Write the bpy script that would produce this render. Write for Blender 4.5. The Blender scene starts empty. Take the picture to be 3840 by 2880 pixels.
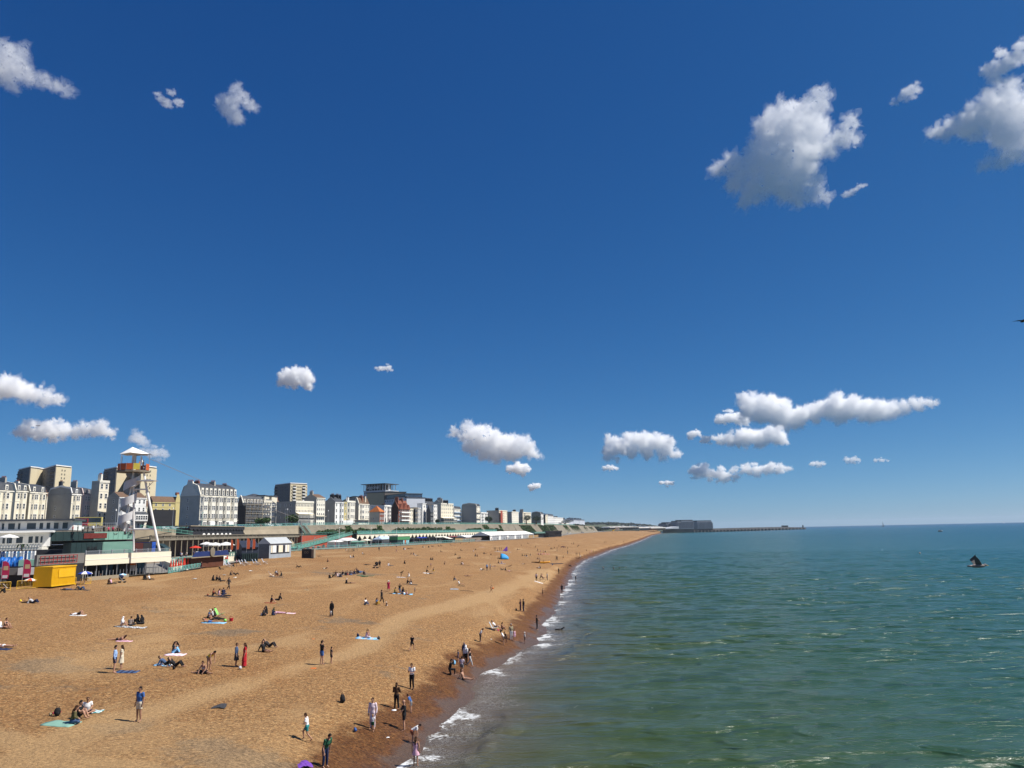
import bpy,bmesh,math,random
import numpy as np
from mathutils import Vector,Matrix,noise as mnoise
random.seed(7)
rng=np.random.default_rng(7)
S=bpy.context.scene
C=S.collection
R=math.radians
# ------------------------------------------------------------------ camera
CAMZ=12.3
W0,H0,F0=3840.0,2880.0,2885.0
PITCH=math.atan(552.5/F0)
ROLL=math.atan(0.0212)
_f=Vector((0,math.cos(PITCH),math.sin(PITCH)))
_r0=Vector((1,0,0))
_u0=Vector((0,-math.sin(PITCH),math.cos(PITCH)))
_r=_r0*math.cos(ROLL)-_u0*math.sin(ROLL)
_u=_r0*math.sin(ROLL)+_u0*math.cos(ROLL)
cam=bpy.data.cameras.new('camera')
cam.sensor_width=36
cam.lens=36*F0/W0
cam.clip_start=0.5
cam.clip_end=60000
camo=bpy.data.objects.new('camera',cam)
C.objects.link(camo)
_m=Matrix((_r,_u,-_f)).transposed().to_4x4()
_m.translation=Vector((0,0,CAMZ))
camo.matrix_world=_m
S.camera=camo
# ------------------------------------------------------------------ light
SUN_EL,SUN_AZ=R(52),R(95) # azimuth clockwise from +Y
wd=bpy.data.worlds.new('World')
S.world=wd
wd.use_nodes=True
nt=wd.node_tree
sky=nt.nodes.new('ShaderNodeTexSky')
sky.sky_type='NISHITA'
sky.sun_disc=False
sky.sun_elevation=SUN_EL
sky.sun_rotation=SUN_AZ
sky.altitude=0
sky.air_density=0.5
sky.dust_density=0.3
sky.ozone_density=1.0
# the phone camera's tone response: one curve per channel over the whole sky
_sep=nt.nodes.new('ShaderNodeSeparateColor');_cmb=nt.nodes.new('ShaderNodeCombineColor')
nt.links.new(sky.outputs[0],_sep.inputs[0])
for _i,(_g,_k)in enumerate(((1.44,0.253),(0.95,0.772),(0.645,1.753))):
 _p=nt.nodes.new('ShaderNodeMath');_p.operation='POWER';_p.inputs[1].default_value=_g
 _q=nt.nodes.new('ShaderNodeMath');_q.operation='MULTIPLY';_q.inputs[1].default_value=_k
 nt.links.new(_sep.outputs[_i],_p.inputs[0]);nt.links.new(_p.outputs[0],_q.inputs[0]);nt.links.new(_q.outputs[0],_cmb.inputs[_i])
nt.links.new(_cmb.outputs[0],nt.nodes['Background'].inputs['Color'])
nt.nodes['Background'].inputs['Strength'].default_value=0.075
sun=bpy.data.lights.new('sun','SUN')
sun.energy=5.0
sun.angle=R(0.5)
sun.color=(1.0,0.95,0.87)
suno=bpy.data.objects.new('sun',sun)
C.objects.link(suno)
SD=Vector((math.sin(SUN_AZ)*math.cos(SUN_EL),math.cos(SUN_AZ)*math.cos(SUN_EL),math.sin(SUN_EL)))
suno.rotation_euler=SD.to_track_quat('Z','Y').to_euler()
suno.location=(60,-20,80)
S.view_settings.view_transform='Standard'
S.view_settings.look='None'
S.view_settings.exposure=0.42
S.view_settings.gamma=1.0
S.view_settings.use_curve_mapping=False
S.render.engine='CYCLES'
cy=S.cycles
cy.use_denoising=True
cy.max_bounces=24
cy.diffuse_bounces=3
cy.glossy_bounces=3
cy.transmission_bounces=3
cy.transparent_max_bounces=12
cy.volume_bounces=24
cy.sample_clamp_indirect=6
# ------------------------------------------------------------------ projection helpers (pixels of the 3840x2880 frame)
def ray(px,py):
 return(_f*F0+_r*(px-W0/2)+_u*(H0/2-py)).normalized()
def at_z(px,py,z):
 d=ray(px,py)
 t=(z-CAMZ)/d.z
 return Vector((0,0,CAMZ))+d*t
def at_d(px,py,D):
 d=ray(px,py)
 return Vector((0,0,CAMZ))+d*(D/d.y)
def pd(px,D,z):
 """point at depth D and height z that lies in pixel column px"""
 k=(px-W0/2)/F0
 # (X,D,z-c).r = k * (X,D,z-c).f
 h=z-CAMZ
 a=_r.x-k*_f.x
 b=k*(D*_f.y+h*_f.z)-(D*_r.y+h*_r.z)
 return Vector((b/a,D,z))
def zat(px,py,D):
 return at_d(px,py,D).z
def proj(p):
 v=Vector(p)-Vector((0,0,CAMZ))
 w=v.dot(_f)
 return W0/2+F0*v.dot(_r)/w,H0/2-F0*v.dot(_u)/w
 # ------------------------------------------------------------------ object helpers
def tag(o,label=None,cat=None,group=None,kind=None):
 if label:o['label']=label
 if cat:o['category']=cat
 if group:o['group']=group
 if kind:o['kind']=kind
 return o
def empty(name,loc,rz=0.0,label=None,cat=None,group=None,sc=1.0):
 o=bpy.data.objects.new(name,None)
 C.objects.link(o)
 o.location=loc
 o.rotation_euler=(0,0,rz)
 o.scale=(sc,sc,sc)
 o.empty_display_size=0.3
 return tag(o,label,cat,group)
def link(name,me,mats=None,parent=None):
 o=bpy.data.objects.new(name,me)
 C.objects.link(o)
 if mats is not None:
  if not isinstance(mats,(list,tuple)):mats=[mats]
  if len(me.materials)==0:
   for m in mats:me.materials.append(m)
  else:
   for i,m in enumerate(mats):
    o.material_slots[i].link='OBJECT'
    o.material_slots[i].material=m
 if parent:o.parent=parent
 return o
class MB:
 """collects faces, builds one mesh"""
 def __init__(s):
  s.v=[];s.f=[];s.mi=[]
 def face(s,pts,mi=0):
  n=len(s.v)
  s.v+=[tuple(p)for p in pts]
  s.f.append(tuple(range(n,n+len(pts))));s.mi.append(mi)
  return s
 def box(s,x0,x1,y0,y1,z0,z1,mi=0,M=None):
  p=[Vector((x,y,z))for z in(z0,z1)for y in(y0,y1)for x in(x0,x1)]
  if M is not None:p=[M@q for q in p]
  n=len(s.v)
  s.v+=[tuple(q)for q in p]
  for q in((0,2,3,1),(4,5,7,6),(0,1,5,4),(2,6,7,3),(0,4,6,2),(1,3,7,5)):
   s.f.append(tuple(n+i for i in q));s.mi.append(mi)
  return s
 def prism(s,poly,z0,z1,mi=0,M=None):
  """poly: list of (x,y) counter-clockwise; z0,z1 numbers"""
  n=len(s.v);k=len(poly)
  P=[Vector((x,y,z0))for x,y in poly]+[Vector((x,y,z1))for x,y in poly]
  if M is not None:P=[M@q for q in P]
  s.v+=[tuple(q)for q in P]
  s.f.append(tuple(n+i for i in reversed(range(k))));s.mi.append(mi)
  s.f.append(tuple(n+k+i for i in range(k)));s.mi.append(mi)
  for i in range(k):
   j=(i+1)%k
   s.f.append((n+i,n+j,n+k+j,n+k+i));s.mi.append(mi)
  return s
 def extr(s,poly,y0,y1,mi=0,M=None):
  """poly in the x,z plane extruded along y"""
  n=len(s.v);k=len(poly)
  P=[Vector((x,y0,z))for x,z in poly]+[Vector((x,y1,z))for x,z in poly]
  if M is not None:P=[M@q for q in P]
  s.v+=[tuple(q)for q in P]
  s.f.append(tuple(n+i for i in range(k)));s.mi.append(mi)
  s.f.append(tuple(n+k+i for i in reversed(range(k))));s.mi.append(mi)
  for i in range(k):
   j=(i+1)%k
   s.f.append((n+j,n+i,n+k+i,n+k+j));s.mi.append(mi)
  return s
 def tube(s,a,b,r0,r1=None,n=6,mi=0,cap=True):
  a=Vector(a);b=Vector(b);r1=r0 if r1 is None else r1
  d=(b-a).normalized()
  t=Vector((0,0,1))if abs(d.z)<0.9 else Vector((1,0,0))
  u=d.cross(t).normalized();w=d.cross(u)
  k=len(s.v)
  for c,r in((a,r0),(b,r1)):
   for i in range(n):
    an=2*math.pi*i/n
    s.v.append(tuple(c+u*(math.cos(an)*r)+w*(math.sin(an)*r)))
  for i in range(n):
   j=(i+1)%n
   s.f.append((k+i,k+j,k+n+j,k+n+i));s.mi.append(mi)
  if cap:
   s.f.append(tuple(k+i for i in reversed(range(n))));s.mi.append(mi)
   s.f.append(tuple(k+n+i for i in range(n)));s.mi.append(mi)
  return s
 def path(s,pts,r,n=6,mi=0):
  for a,b in zip(pts[:-1],pts[1:]):s.tube(a,b,r,r,n,mi)
  return s
 def blob(s,c,rx,ry,rz,nu=8,nv=5,mi=0,M=None,jit=0.0):
  k=len(s.v);P=[]
  for j in range(1,nv):
   th=math.pi*j/nv
   for i in range(nu):
    ph=2*math.pi*i/nu
    q=1+jit*(random.random()-.5)
    P.append(Vector((c[0]+rx*q*math.sin(th)*math.cos(ph),c[1]+ry*q*math.sin(th)*math.sin(ph),c[2]+rz*q*math.cos(th))))
  P.append(Vector((c[0],c[1],c[2]+rz)));P.append(Vector((c[0],c[1],c[2]-rz)))
  if M is not None:P=[M@q for q in P]
  s.v+=[tuple(q)for q in P]
  top=k+(nv-1)*nu;bot=top+1
  for i in range(nu):
   j=(i+1)%nu
   s.f.append((k+i,k+j,top));s.mi.append(mi)
   b=k+(nv-2)*nu
   s.f.append((b+j,b+i,bot));s.mi.append(mi)
   for r in range(nv-2):
    a=k+r*nu
    s.f.append((a+j,a+i,a+nu+i,a+nu+j));s.mi.append(mi)
  return s
 def mesh(s,name,mats=None,smooth=False):
  me=bpy.data.meshes.new(name)
  me.from_pydata(s.v,[],s.f)
  if any(s.mi):me.polygons.foreach_set('material_index',s.mi)
  if smooth:me.polygons.foreach_set('use_smooth',[True]*len(s.f))
  if mats is not None:
   for m in(mats if isinstance(mats,(list,tuple))else[mats]):me.materials.append(m)
  me.update()
  return me
 def build(s,name,mats,parent=None,smooth=False):
  return link(name,s.mesh(name,mats,smooth),None,parent)
  # ------------------------------------------------------------------ materials
_mats={}
_pm={}
def mat(name,rgb,rough=0.7,var=0.12,scale=1.5,spec=0.3,metal=0.0,bump=0.0,bscale=None,var2=None):
 """a Principled material with a little procedural mottling in object/world space"""
 if name in _mats:return _mats[name]
 m=bpy.data.materials.new(name)
 m.use_nodes=True
 t=m.node_tree
 b=t.nodes['Principled BSDF']
 b.inputs['Roughness'].default_value=rough
 b.inputs['Specular IOR Level'].default_value=spec
 b.inputs['Metallic'].default_value=metal
 g=t.nodes.new('ShaderNodeNewGeometry')
 if var>0:
  n=t.nodes.new('ShaderNodeTexNoise')
  n.inputs['Scale'].default_value=scale
  n.inputs['Detail'].default_value=5
  n.inputs['Roughness'].default_value=0.65
  t.links.new(g.outputs['Position'],n.inputs['Vector'])
  r=t.nodes.new('ShaderNodeMapRange')
  r.inputs[1].default_value=0.3;r.inputs[2].default_value=0.7
  r.inputs[3].default_value=1-var;r.inputs[4].default_value=1+var
  t.links.new(n.outputs[0],r.inputs[0])
  mx=t.nodes.new('ShaderNodeMix');mx.data_type='RGBA';mx.blend_type='MULTIPLY'
  mx.inputs[0].default_value=1
  mx.inputs[6].default_value=(*rgb,1)
  t.links.new(r.outputs[0],mx.inputs[7])
  t.links.new(mx.outputs[2],b.inputs['Base Color'])
  if bump>0:
   n2=t.nodes.new('ShaderNodeTexNoise')
   n2.inputs['Scale'].default_value=bscale or scale*4
   n2.inputs['Detail'].default_value=4
   t.links.new(g.outputs['Position'],n2.inputs['Vector'])
   bp=t.nodes.new('ShaderNodeBump')
   bp.inputs['Strength'].default_value=bump
   bp.inputs['Distance'].default_value=0.05
   t.links.new(n2.outputs[0],bp.inputs['Height'])
   t.links.new(bp.outputs[0],b.inputs['Normal'])
 else:
  b.inputs['Base Color'].default_value=(*rgb,1)
 _mats[name]=m
 return m
def N(t,typ,**kw):
 n=t.nodes.new('ShaderNode'+typ)
 for k,v in kw.items():
  if k.startswith('i_'):
   n.inputs[k[2:].replace('_',' ')].default_value=v
  else:setattr(n,k,v)
 return n
def ramp(t,src,stops,interp='LINEAR'):
 r=t.nodes.new('ShaderNodeValToRGB')
 e=r.color_ramp.elements
 r.color_ramp.interpolation=interp
 while len(e)<len(stops):e.new(0.5)
 for i,(p,c)in enumerate(stops):
  e[i].position=p
  e[i].color=(*c,1)if len(c)==3 else c
 t.links.new(src,r.inputs[0])
 return r
def mixc(t,fac,a,b,mode='MIX'):
 m=t.nodes.new('ShaderNodeMix');m.data_type='RGBA';m.blend_type=mode
 for i,x in((0,fac),(6,a),(7,b)):
  if hasattr(x,'is_linked'):t.links.new(x,m.inputs[i])
  elif isinstance(x,tuple):m.inputs[i].default_value=(*x,1)
  else:m.inputs[i].default_value=x
 return m.outputs[2]
def mathn(t,op,a,b=None,c=None,clamp=False):
 m=t.nodes.new('ShaderNodeMath');m.operation=op;m.use_clamp=clamp
 for i,x in enumerate((a,b,c)):
  if x is None:continue
  if hasattr(x,'is_linked'):t.links.new(x,m.inputs[i])
  else:m.inputs[i].default_value=x
 return m.outputs[0]
def maprange(t,v,a,b,c=0.0,d=1.0,smooth=False):
 m=t.nodes.new('ShaderNodeMapRange')
 if smooth:m.interpolation_type='SMOOTHSTEP'
 t.links.new(v,m.inputs[0])
 for i,x in enumerate((a,b,c,d)):m.inputs[i+1].default_value=x
 return m.outputs[0]
 # ------------------------------------------------------------------ coast line in plan
SHPX=[(1475,2880),(1553,2819),(1590,2770),(1640,2718),(1700,2665),(1752,2617),(1775,2565),(1822,2521),(1905,2468),(1985,2425),(2025,2384),(2038,2340),(2060,2306),(2092,2268),(2106,2228),(2128,2190),(2140,2160),(2155,2130),(2187,2103),(2242,2083),(2293,2062),(2351,2046),(2405,2026),(2445,2008),(2482,1999)]
SH=[at_z(x,y,0)for x,y in SHPX]
SH=[Vector((SH[0].x-9,-60,0)),Vector((SH[0].x-3.2,20,0)),Vector((SH[0].x-1.0,34,0))]+SH
BK=[(-75,-60),(-75,60),(-73,110),(-61,137),(-67,190),(-74,234),(-89,310),(-57,380),(-38,456),(4,600),(36,752),(97,1200),(263,2000),(300,2080)]
_sy=np.array([p.y for p in SH]);_sx=np.array([p.x for p in SH])
_by=np.array([b[1]for b in BK],float);_bx=np.array([b[0]for b in BK],float)
def shx(y):return np.interp(y,_sy,_sx)
def bkx(y):return np.interp(y,_by,_bx)
def seg_dist(px,py,xs,ys):
 best=np.full(px.shape,1e9)
 for i in range(len(xs)-1):
  ax,ay,bx,by=xs[i],ys[i],xs[i+1],ys[i+1]
  dx,dy=bx-ax,by-ay
  t=np.clip(((px-ax)*dx+(py-ay)*dy)/(dx*dx+dy*dy),0,1)
  best=np.minimum(best,np.hypot(px-ax-t*dx,py-ay-t*dy))
 return best
def sdist(px,py):
 """+ inland, - offshore"""
 px=np.asarray(px,float);py=np.asarray(py,float)
 d=seg_dist(px,py,_sx,_sy)
 return np.where(px<shx(py),d,-d)
_ps=[-400,-60,-12,0,3,6,12,20,30,44,68,90,400]
_pz=[-9,-5,-2.2,0,1.15,2.05,2.6,3.1,3.9,5.0,6.1,6.3,6.5]
def vnoise(x,y,sx,sy,seed=0):
 """smooth value noise, numpy"""
 x=x/sx+seed*17.13;y=y/sy+seed*7.77
 xi=np.floor(x).astype(np.int64);yi=np.floor(y).astype(np.int64)
 fx=x-xi;fy=y-yi
 fx=fx*fx*(3-2*fx);fy=fy*fy*(3-2*fy)
 def h(a,b):
  n=(a*374761393+b*668265263+seed*1442695)&0xffffffff
  n=((n^(n>>13))*1274126177)&0xffffffff
  return((n^(n>>16))&0xffff)/65535.0*2-1
 return(h(xi,yi)*(1-fx)+h(xi+1,yi)*fx)*(1-fy)+(h(xi,yi+1)*(1-fx)+h(xi+1,yi+1)*fx)*fy
def beach_z(x,y):
 x=np.asarray(x,float);y=np.asarray(y,float)
 s=sdist(x,y)
 z=np.interp(s,_ps,_pz)
 far=np.clip((y-900)/1100,0,1)
 z=z+far*1.6*np.clip(s/60,0,1)
 k=np.clip(s/10,0,1)
 # long low ridges the storms leave, and footworn hollows
 z=z+k*(0.13*vnoise(x,y,7,22,1)+0.07*vnoise(x,y,2.6,5,2)+0.03*vnoise(x,y,0.9,1.3,3))
 # beach cusps bend the water's edge
 z=z+0.16*np.exp(-(s/4.0)**2)*vnoise(x,y,6,4.5,4)+0.05*np.exp(-(s/3.0)**2)*vnoise(x,y,1.5,1.4,5)
 return z
def on_beach(px,py):
 """where the pixel's ray meets the beach (or the sea)"""
 d=ray(px,py);o=Vector((0,0,CAMZ))
 D=np.concatenate([np.linspace(20,400,900),np.linspace(400.5,2400,1400)])
 xs=o.x+d.x/d.y*D;zs=CAMZ+d.z/d.y*D
 bz=np.maximum(beach_z(xs,D),0)
 bz=np.where(xs<bkx(D)-25,6.3,bz)
 i=int(np.argmax(zs<=bz))
 if zs[i]>bz[i]:i=len(D)-1
 i=max(i,1)
 a,b=zs[i-1]-bz[i-1],zs[i]-bz[i]
 t=a/(a-b)if a!=b else 0
 Y=D[i-1]+(D[i]-D[i-1])*t
 return Vector((d.x/d.y*Y,Y,bz[i-1]+(bz[i]-bz[i-1])*t))
def grid_mesh(name,X,Y,Z,attrs=None,smooth=True):
 nr,nc=X.shape
 me=bpy.data.meshes.new(name)
 V=np.stack([X,Y,Z],-1).reshape(-1,3)
 a=np.arange(nr*nc).reshape(nr,nc)
 q=np.stack([a[:-1,:-1],a[:-1,1:],a[1:,1:],a[1:,:-1]],-1).reshape(-1,4)
 me.vertices.add(len(V));me.vertices.foreach_set('co',V.astype(np.float32).ravel())
 me.loops.add(q.size);me.loops.foreach_set('vertex_index',q.astype(np.int32).ravel())
 me.polygons.add(len(q))
 me.polygons.foreach_set('loop_start',np.arange(0,q.size,4,dtype=np.int32))
 me.polygons.foreach_set('use_smooth',np.full(len(q),smooth))
 me.update(calc_edges=True)
 for k,v in(attrs or{}).items():
  at=me.attributes.new(k,'FLOAT','POINT')
  at.data.foreach_set('value',v.astype(np.float32).ravel())
 return me
 # ------------------------------------------------------------------ beach
def shingle_material():
 m=bpy.data.materials.new('shingle');m.use_nodes=True;t=m.node_tree
 b=t.nodes['Principled BSDF']
 g=N(t,'NewGeometry');P=g.outputs['Position']
 at=N(t,'Attribute',attribute_name='shore').outputs['Fac']
 v1=N(t,'TexVoronoi',i_Scale=11.0,i_Randomness=1.0);t.links.new(P,v1.inputs['Vector'])
 v2=N(t,'TexVoronoi',i_Scale=5.0,i_Randomness=1.0);t.links.new(P,v2.inputs['Vector'])
 mp=N(t,'Mapping');mp.inputs['Scale'].default_value=(4.2,6.4,4.2);t.links.new(P,mp.inputs['Vector'])
 n3=N(t,'TexNoise',i_Scale=1.0,i_Detail=7.0,i_Roughness=0.85,i_Distortion=0.6);t.links.new(mp.outputs[0],n3.inputs['Vector'])
 stone=ramp(t,v1.outputs['Color'],[(0.0,(0.106,0.046,0.017)),(0.35,(0.248,0.123,0.044)),(0.65,(0.336,0.186,0.072)),(0.9,(0.425,0.270,0.124)),(1.0,(0.583,0.433,0.243))])
 stone2=ramp(t,v2.outputs['Color'],[(0.0,(0.150,0.067,0.025)),(0.5,(0.292,0.157,0.059)),(1.0,(0.407,0.254,0.113))])
 c=mixc(t,0.4,stone.outputs[0],stone2.outputs[0])
 # broad drifts: paler fine shingle, browner coarse shingle, grey white flints
 mp2=N(t,'Mapping');mp2.inputs['Scale'].default_value=(0.085,0.036,0.1);mp2.inputs['Rotation'].default_value=(0,0,0.35);t.links.new(P,mp2.inputs['Vector'])
 n4=N(t,'TexNoise',i_Scale=1.0,i_Detail=5.0,i_Roughness=0.6,i_Distortion=0.8);t.links.new(mp2.outputs[0],n4.inputs['Vector'])
 fine=maprange(t,n4.outputs[0],0.52,0.68,0,0.8,True)
 trod=N(t,'Attribute',attribute_name='trodden').outputs['Fac']
 fine=mathn(t,'MAXIMUM',fine,maprange(t,mathn(t,'ADD',trod,mathn(t,'MULTIPLY',mathn(t,'SUBTRACT',n4.outputs[0],0.5),1.6)),0.3,0.85,0,1,True))
 n5=N(t,'TexNoise',i_Scale=0.16,i_Detail=6.0,i_Roughness=0.75);t.links.new(P,n5.inputs['Vector'])
 flint=N(t,'Attribute',attribute_name='flint').outputs['Fac']
 grey=maprange(t,mathn(t,'ADD',n5.outputs[0],mathn(t,'MULTIPLY',flint,0.22)),0.57,0.70,0,0.75,True)
 c=mixc(t,grey,c,mixc(t,maprange(t,v2.outputs['Distance'],0.0,0.12,0,1),(0.44,0.39,0.32),(0.17,0.125,0.08)))
 c=mixc(t,mathn(t,'MULTIPLY',fine,0.7),c,(0.40,0.255,0.12))
 coarse=maprange(t,n4.outputs[0],0.30,0.46,1,0,True)
 c=mixc(t,mathn(t,'MULTIPLY',coarse,0.5),c,mixc(t,1.0,c,(0.85,0.72,0.58),'MULTIPLY'))
 spk=mathn(t,'ADD',mathn(t,'MULTIPLY',maprange(t,n3.outputs[0],0.37,0.63,-0.78,0.62),maprange(t,fine,0,1,1.0,0.45)),1.02)
 c=mixc(t,1.0,c,spk,'MULTIPLY')
 # wet shingle close to the water, its edge uneven
 nw=N(t,'TexNoise',i_Scale=0.35,i_Detail=4.0,i_Roughness=0.6);t.links.new(P,nw.inputs['Vector'])
 e=mathn(t,'ADD',at,mathn(t,'MULTIPLY',mathn(t,'SUBTRACT',nw.outputs[0],0.5),5.0))
 wet=maprange(t,e,2.6,4.0,1,0,True)
 c=mixc(t,wet,c,mixc(t,1.0,c,(0.42,0.31,0.22),'MULTIPLY'))
 soak=maprange(t,e,0.3,1.2,1,0,True)
 c=mixc(t,soak,c,mixc(t,0.3,(0.105,0.075,0.055),c))
 t.links.new(c,b.inputs['Base Color'])
 b.inputs['Specular IOR Level'].default_value=0.25
 t.links.new(maprange(t,e,0.5,2.2,0.35,0.85),b.inputs['Roughness'])
 bp=N(t,'Bump',i_Strength=0.9,i_Distance=0.12)
 t.links.new(mathn(t,'ADD',n3.outputs[0],mathn(t,'MULTIPLY',v2.outputs['Distance'],-0.6)),bp.inputs['Height'])
 t.links.new(bp.outputs[0],b.inputs['Normal'])
 return m
def make_beach():
 ys=np.concatenate([np.linspace(-60,24,24),np.geomspace(26,420,520),np.geomspace(422,2120,170)])
 nc=330
 t=np.linspace(0,1,nc)
 X=np.zeros((len(ys),nc));Y=np.repeat(ys[:,None],nc,1)
 for i,y in enumerate(ys):
  a,b=bkx(y)-30,shx(y)+30
  X[i]=b+(a-b)*(0.55*t+0.45*t**2)
 X=X[:,::-1]
 Z=beach_z(X,Y)
 s=sdist(X,Y)
 tp_=[on_beach(*q)for q in((60,2870),(330,2730),(900,2570),(1350,2440),(1480,2330),(1900,2210),(2060,2140))]
 tp2=[on_beach(*q)for q in((-60,2740),(250,2860),(520,2879))]
 tr=np.maximum(np.clip(1.1-seg_dist(X,Y,[p.x for p in tp_],[p.y for p in tp_])/(1.2+Y*.028),0,1),np.clip(1.1-seg_dist(X,Y,[p.x for p in tp2],[p.y for p in tp2])/1.6,0,1))
 fl=np.zeros_like(X)
 for q in((430,2730,1.8),(900,2840,2.6),(1290,2330,4),(830,2370,2.5),(1300,2150,9),(180,2500,3),(800,2800,2)):
  p=on_beach(q[0],q[1]);fl=np.maximum(fl,np.exp(-(((X-p.x)/q[2])**2+((Y-p.y)/(q[2]*.7))**2)))
 me=grid_mesh('beach',X,Y,Z,{'shore':s,'trodden':tr,'flint':fl})
 o=link('beach',me,shingle_material())
 tag(o,kind='structure')
 return o
 # ------------------------------------------------------------------ sea
def sea_height(x,y):
 h=np.zeros_like(x)
 rs=np.random.default_rng(3)
 r=np.hypot(x,y)
 for i in range(46):
  lam=1.6*(11/1.6)**(i/45.0)
  th=R(90)+rs.normal(0.12,0.42)
  k=2*math.pi/lam
  amp=0.0052*lam**0.75*rs.uniform(.5,1.3)
  fade=np.clip(1.5-r/(lam*110),0,1)
  ph=k*(x*math.cos(th)+y*math.sin(th))+rs.uniform(0,6.28)+0.9*vnoise(x,y,30,22,60+i)
  h+=amp*fade*(np.sin(ph)+0.25*np.cos(2*ph))
 return h
def sea_material():
 m=bpy.data.materials.new('sea_water');m.use_nodes=True;t=m.node_tree
 b=t.nodes['Principled BSDF']
 g=N(t,'NewGeometry');P=g.outputs['Position']
 off=N(t,'Attribute',attribute_name='off').outputs['Fac'] # metres from the water's edge
 rr=N(t,'Attribute',attribute_name='range').outputs['Fac']
 n1=N(t,'TexNoise',i_Scale=0.05,i_Detail=5.0,i_Roughness=0.62,i_Distortion=0.5)
 mp=N(t,'Mapping');mp.inputs['Scale'].default_value=(0.55,1.5,1);t.links.new(P,mp.inputs['Vector'])
 t.links.new(mp.outputs[0],n1.inputs['Vector'])
 o2=mathn(t,'ADD',off,mathn(t,'MULTIPLY',mathn(t,'SUBTRACT',n1.outputs[0],0.5),mathn(t,'ADD',6.0,mathn(t,'MULTIPLY',off,0.55))))
 lg=mathn(t,'DIVIDE',mathn(t,'LOGARITHM',mathn(t,'MAXIMUM',mathn(t,'ADD',o2,1.0),1.0),10.0),3.4)
 col=ramp(t,lg,[(0.0,(0.120,0.088,0.060)),(0.16,(0.085,0.066,0.040)),(0.25,(0.062,0.064,0.028)),(0.34,(0.040,0.066,0.024)),(0.46,(0.024,0.066,0.034)),(0.60,(0.013,0.070,0.058)),(0.76,(0.007,0.066,0.088)),(1.0,(0.004,0.046,0.092))])
 c=col.outputs[0]
 # foam: scalloped lace where waves run out
 nf=N(t,'TexNoise',i_Scale=0.28,i_Detail=3.0,i_Roughness=0.55);t.links.new(P,nf.inputs['Vector'])
 nl=N(t,'TexNoise',i_Scale=2.2,i_Detail=7.0,i_Roughness=0.72,i_Distortion=1.4);t.links.new(P,nl.inputs['Vector'])
 swash=mathn(t,'ADD',off,mathn(t,'MULTIPLY',mathn(t,'SUBTRACT',nf.outputs[0],0.5),9.0))
 band=mathn(t,'MULTIPLY',maprange(t,swash,-1.6,0.0,0,1,True),maprange(t,swash,0.3,2.6,1,0,True))
 np_=N(t,'TexNoise',i_Scale=0.085,i_Detail=2.0);t.links.new(P,np_.inputs['Vector'])
 patch=maprange(t,np_.outputs[0],0.40,0.60,0.25,0.95,True)
 farb=maprange(t,rr,90,220,0.0,0.6)
 patch=mathn(t,'MAXIMUM',patch,farb)
 th=mathn(t,'MULTIPLY',band,patch)
 fo=maprange(t,mathn(t,'ADD',mathn(t,'MULTIPLY',th,0.30),nl.outputs[0]),0.64,0.80,0,0.85,True)
 lace=mathn(t,'MULTIPLY',maprange(t,mathn(t,'ABSOLUTE',mathn(t,'SUBTRACT',nl.outputs[0],0.5)),0.0,0.022,1,0,True),maprange(t,swash,1.5,5.5,0.36,0,True))
 lace=mathn(t,'MULTIPLY',lace,maprange(t,off,0.2,1.0,0,1))
 # small whitecaps far out
 nc=N(t,'TexNoise',i_Scale=0.9,i_Detail=3.0,i_Roughness=0.5);t.links.new(mp.outputs[0],nc.inputs['Vector'])
 cap=maprange(t,nc.outputs[0],0.765,0.80,0,0.7)
 fo=mathn(t,'MAXIMUM',mathn(t,'MAXIMUM',fo,lace),cap,None,True)
 c=mixc(t,fo,c,(0.72,0.74,0.74))
 t.links.new(c,b.inputs['Base Color'])
 b.inputs['IOR'].default_value=1.33
 b.inputs['Specular IOR Level'].default_value=0.34
 t.links.new(mathn(t,'ADD',maprange(t,rr,60,900,0.20,0.24),mathn(t,'MULTIPLY',fo,0.5)),b.inputs['Roughness'])
 # ripples: three sizes
 def rip(sx,sy,rot,det):
  q=N(t,'Mapping');q.inputs['Scale'].default_value=(sx,sy,1);q.inputs['Rotation'].default_value=(0,0,rot)
  t.links.new(P,q.inputs['Vector'])
  w=N(t,'TexNoise',i_Scale=1.0,i_Detail=det,i_Roughness=0.6,i_Distortion=0.4)
  t.links.new(q.outputs[0],w.inputs['Vector'])
  return w.outputs[0]
 a1=rip(0.55,2.6,0.06,5.0);a2=rip(0.13,0.62,-0.08,5.0);a3=rip(0.030,0.13,0.08,4.0);a4=rip(0.006,0.032,0.05,4.0)
 hgt=mathn(t,'ADD',mathn(t,'MULTIPLY',a1,0.24),mathn(t,'MULTIPLY',a2,0.60))
 hgt=mathn(t,'ADD',hgt,mathn(t,'MULTIPLY',a3,1.5))
 hgt=mathn(t,'ADD',hgt,mathn(t,'MULTIPLY',a4,5.0))
 bp=N(t,'Bump',i_Strength=1.0,i_Distance=0.72)
 t.links.new(hgt,bp.inputs['Height'])
 t.links.new(bp.outputs[0],b.inputs['Normal'])
 return m
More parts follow.
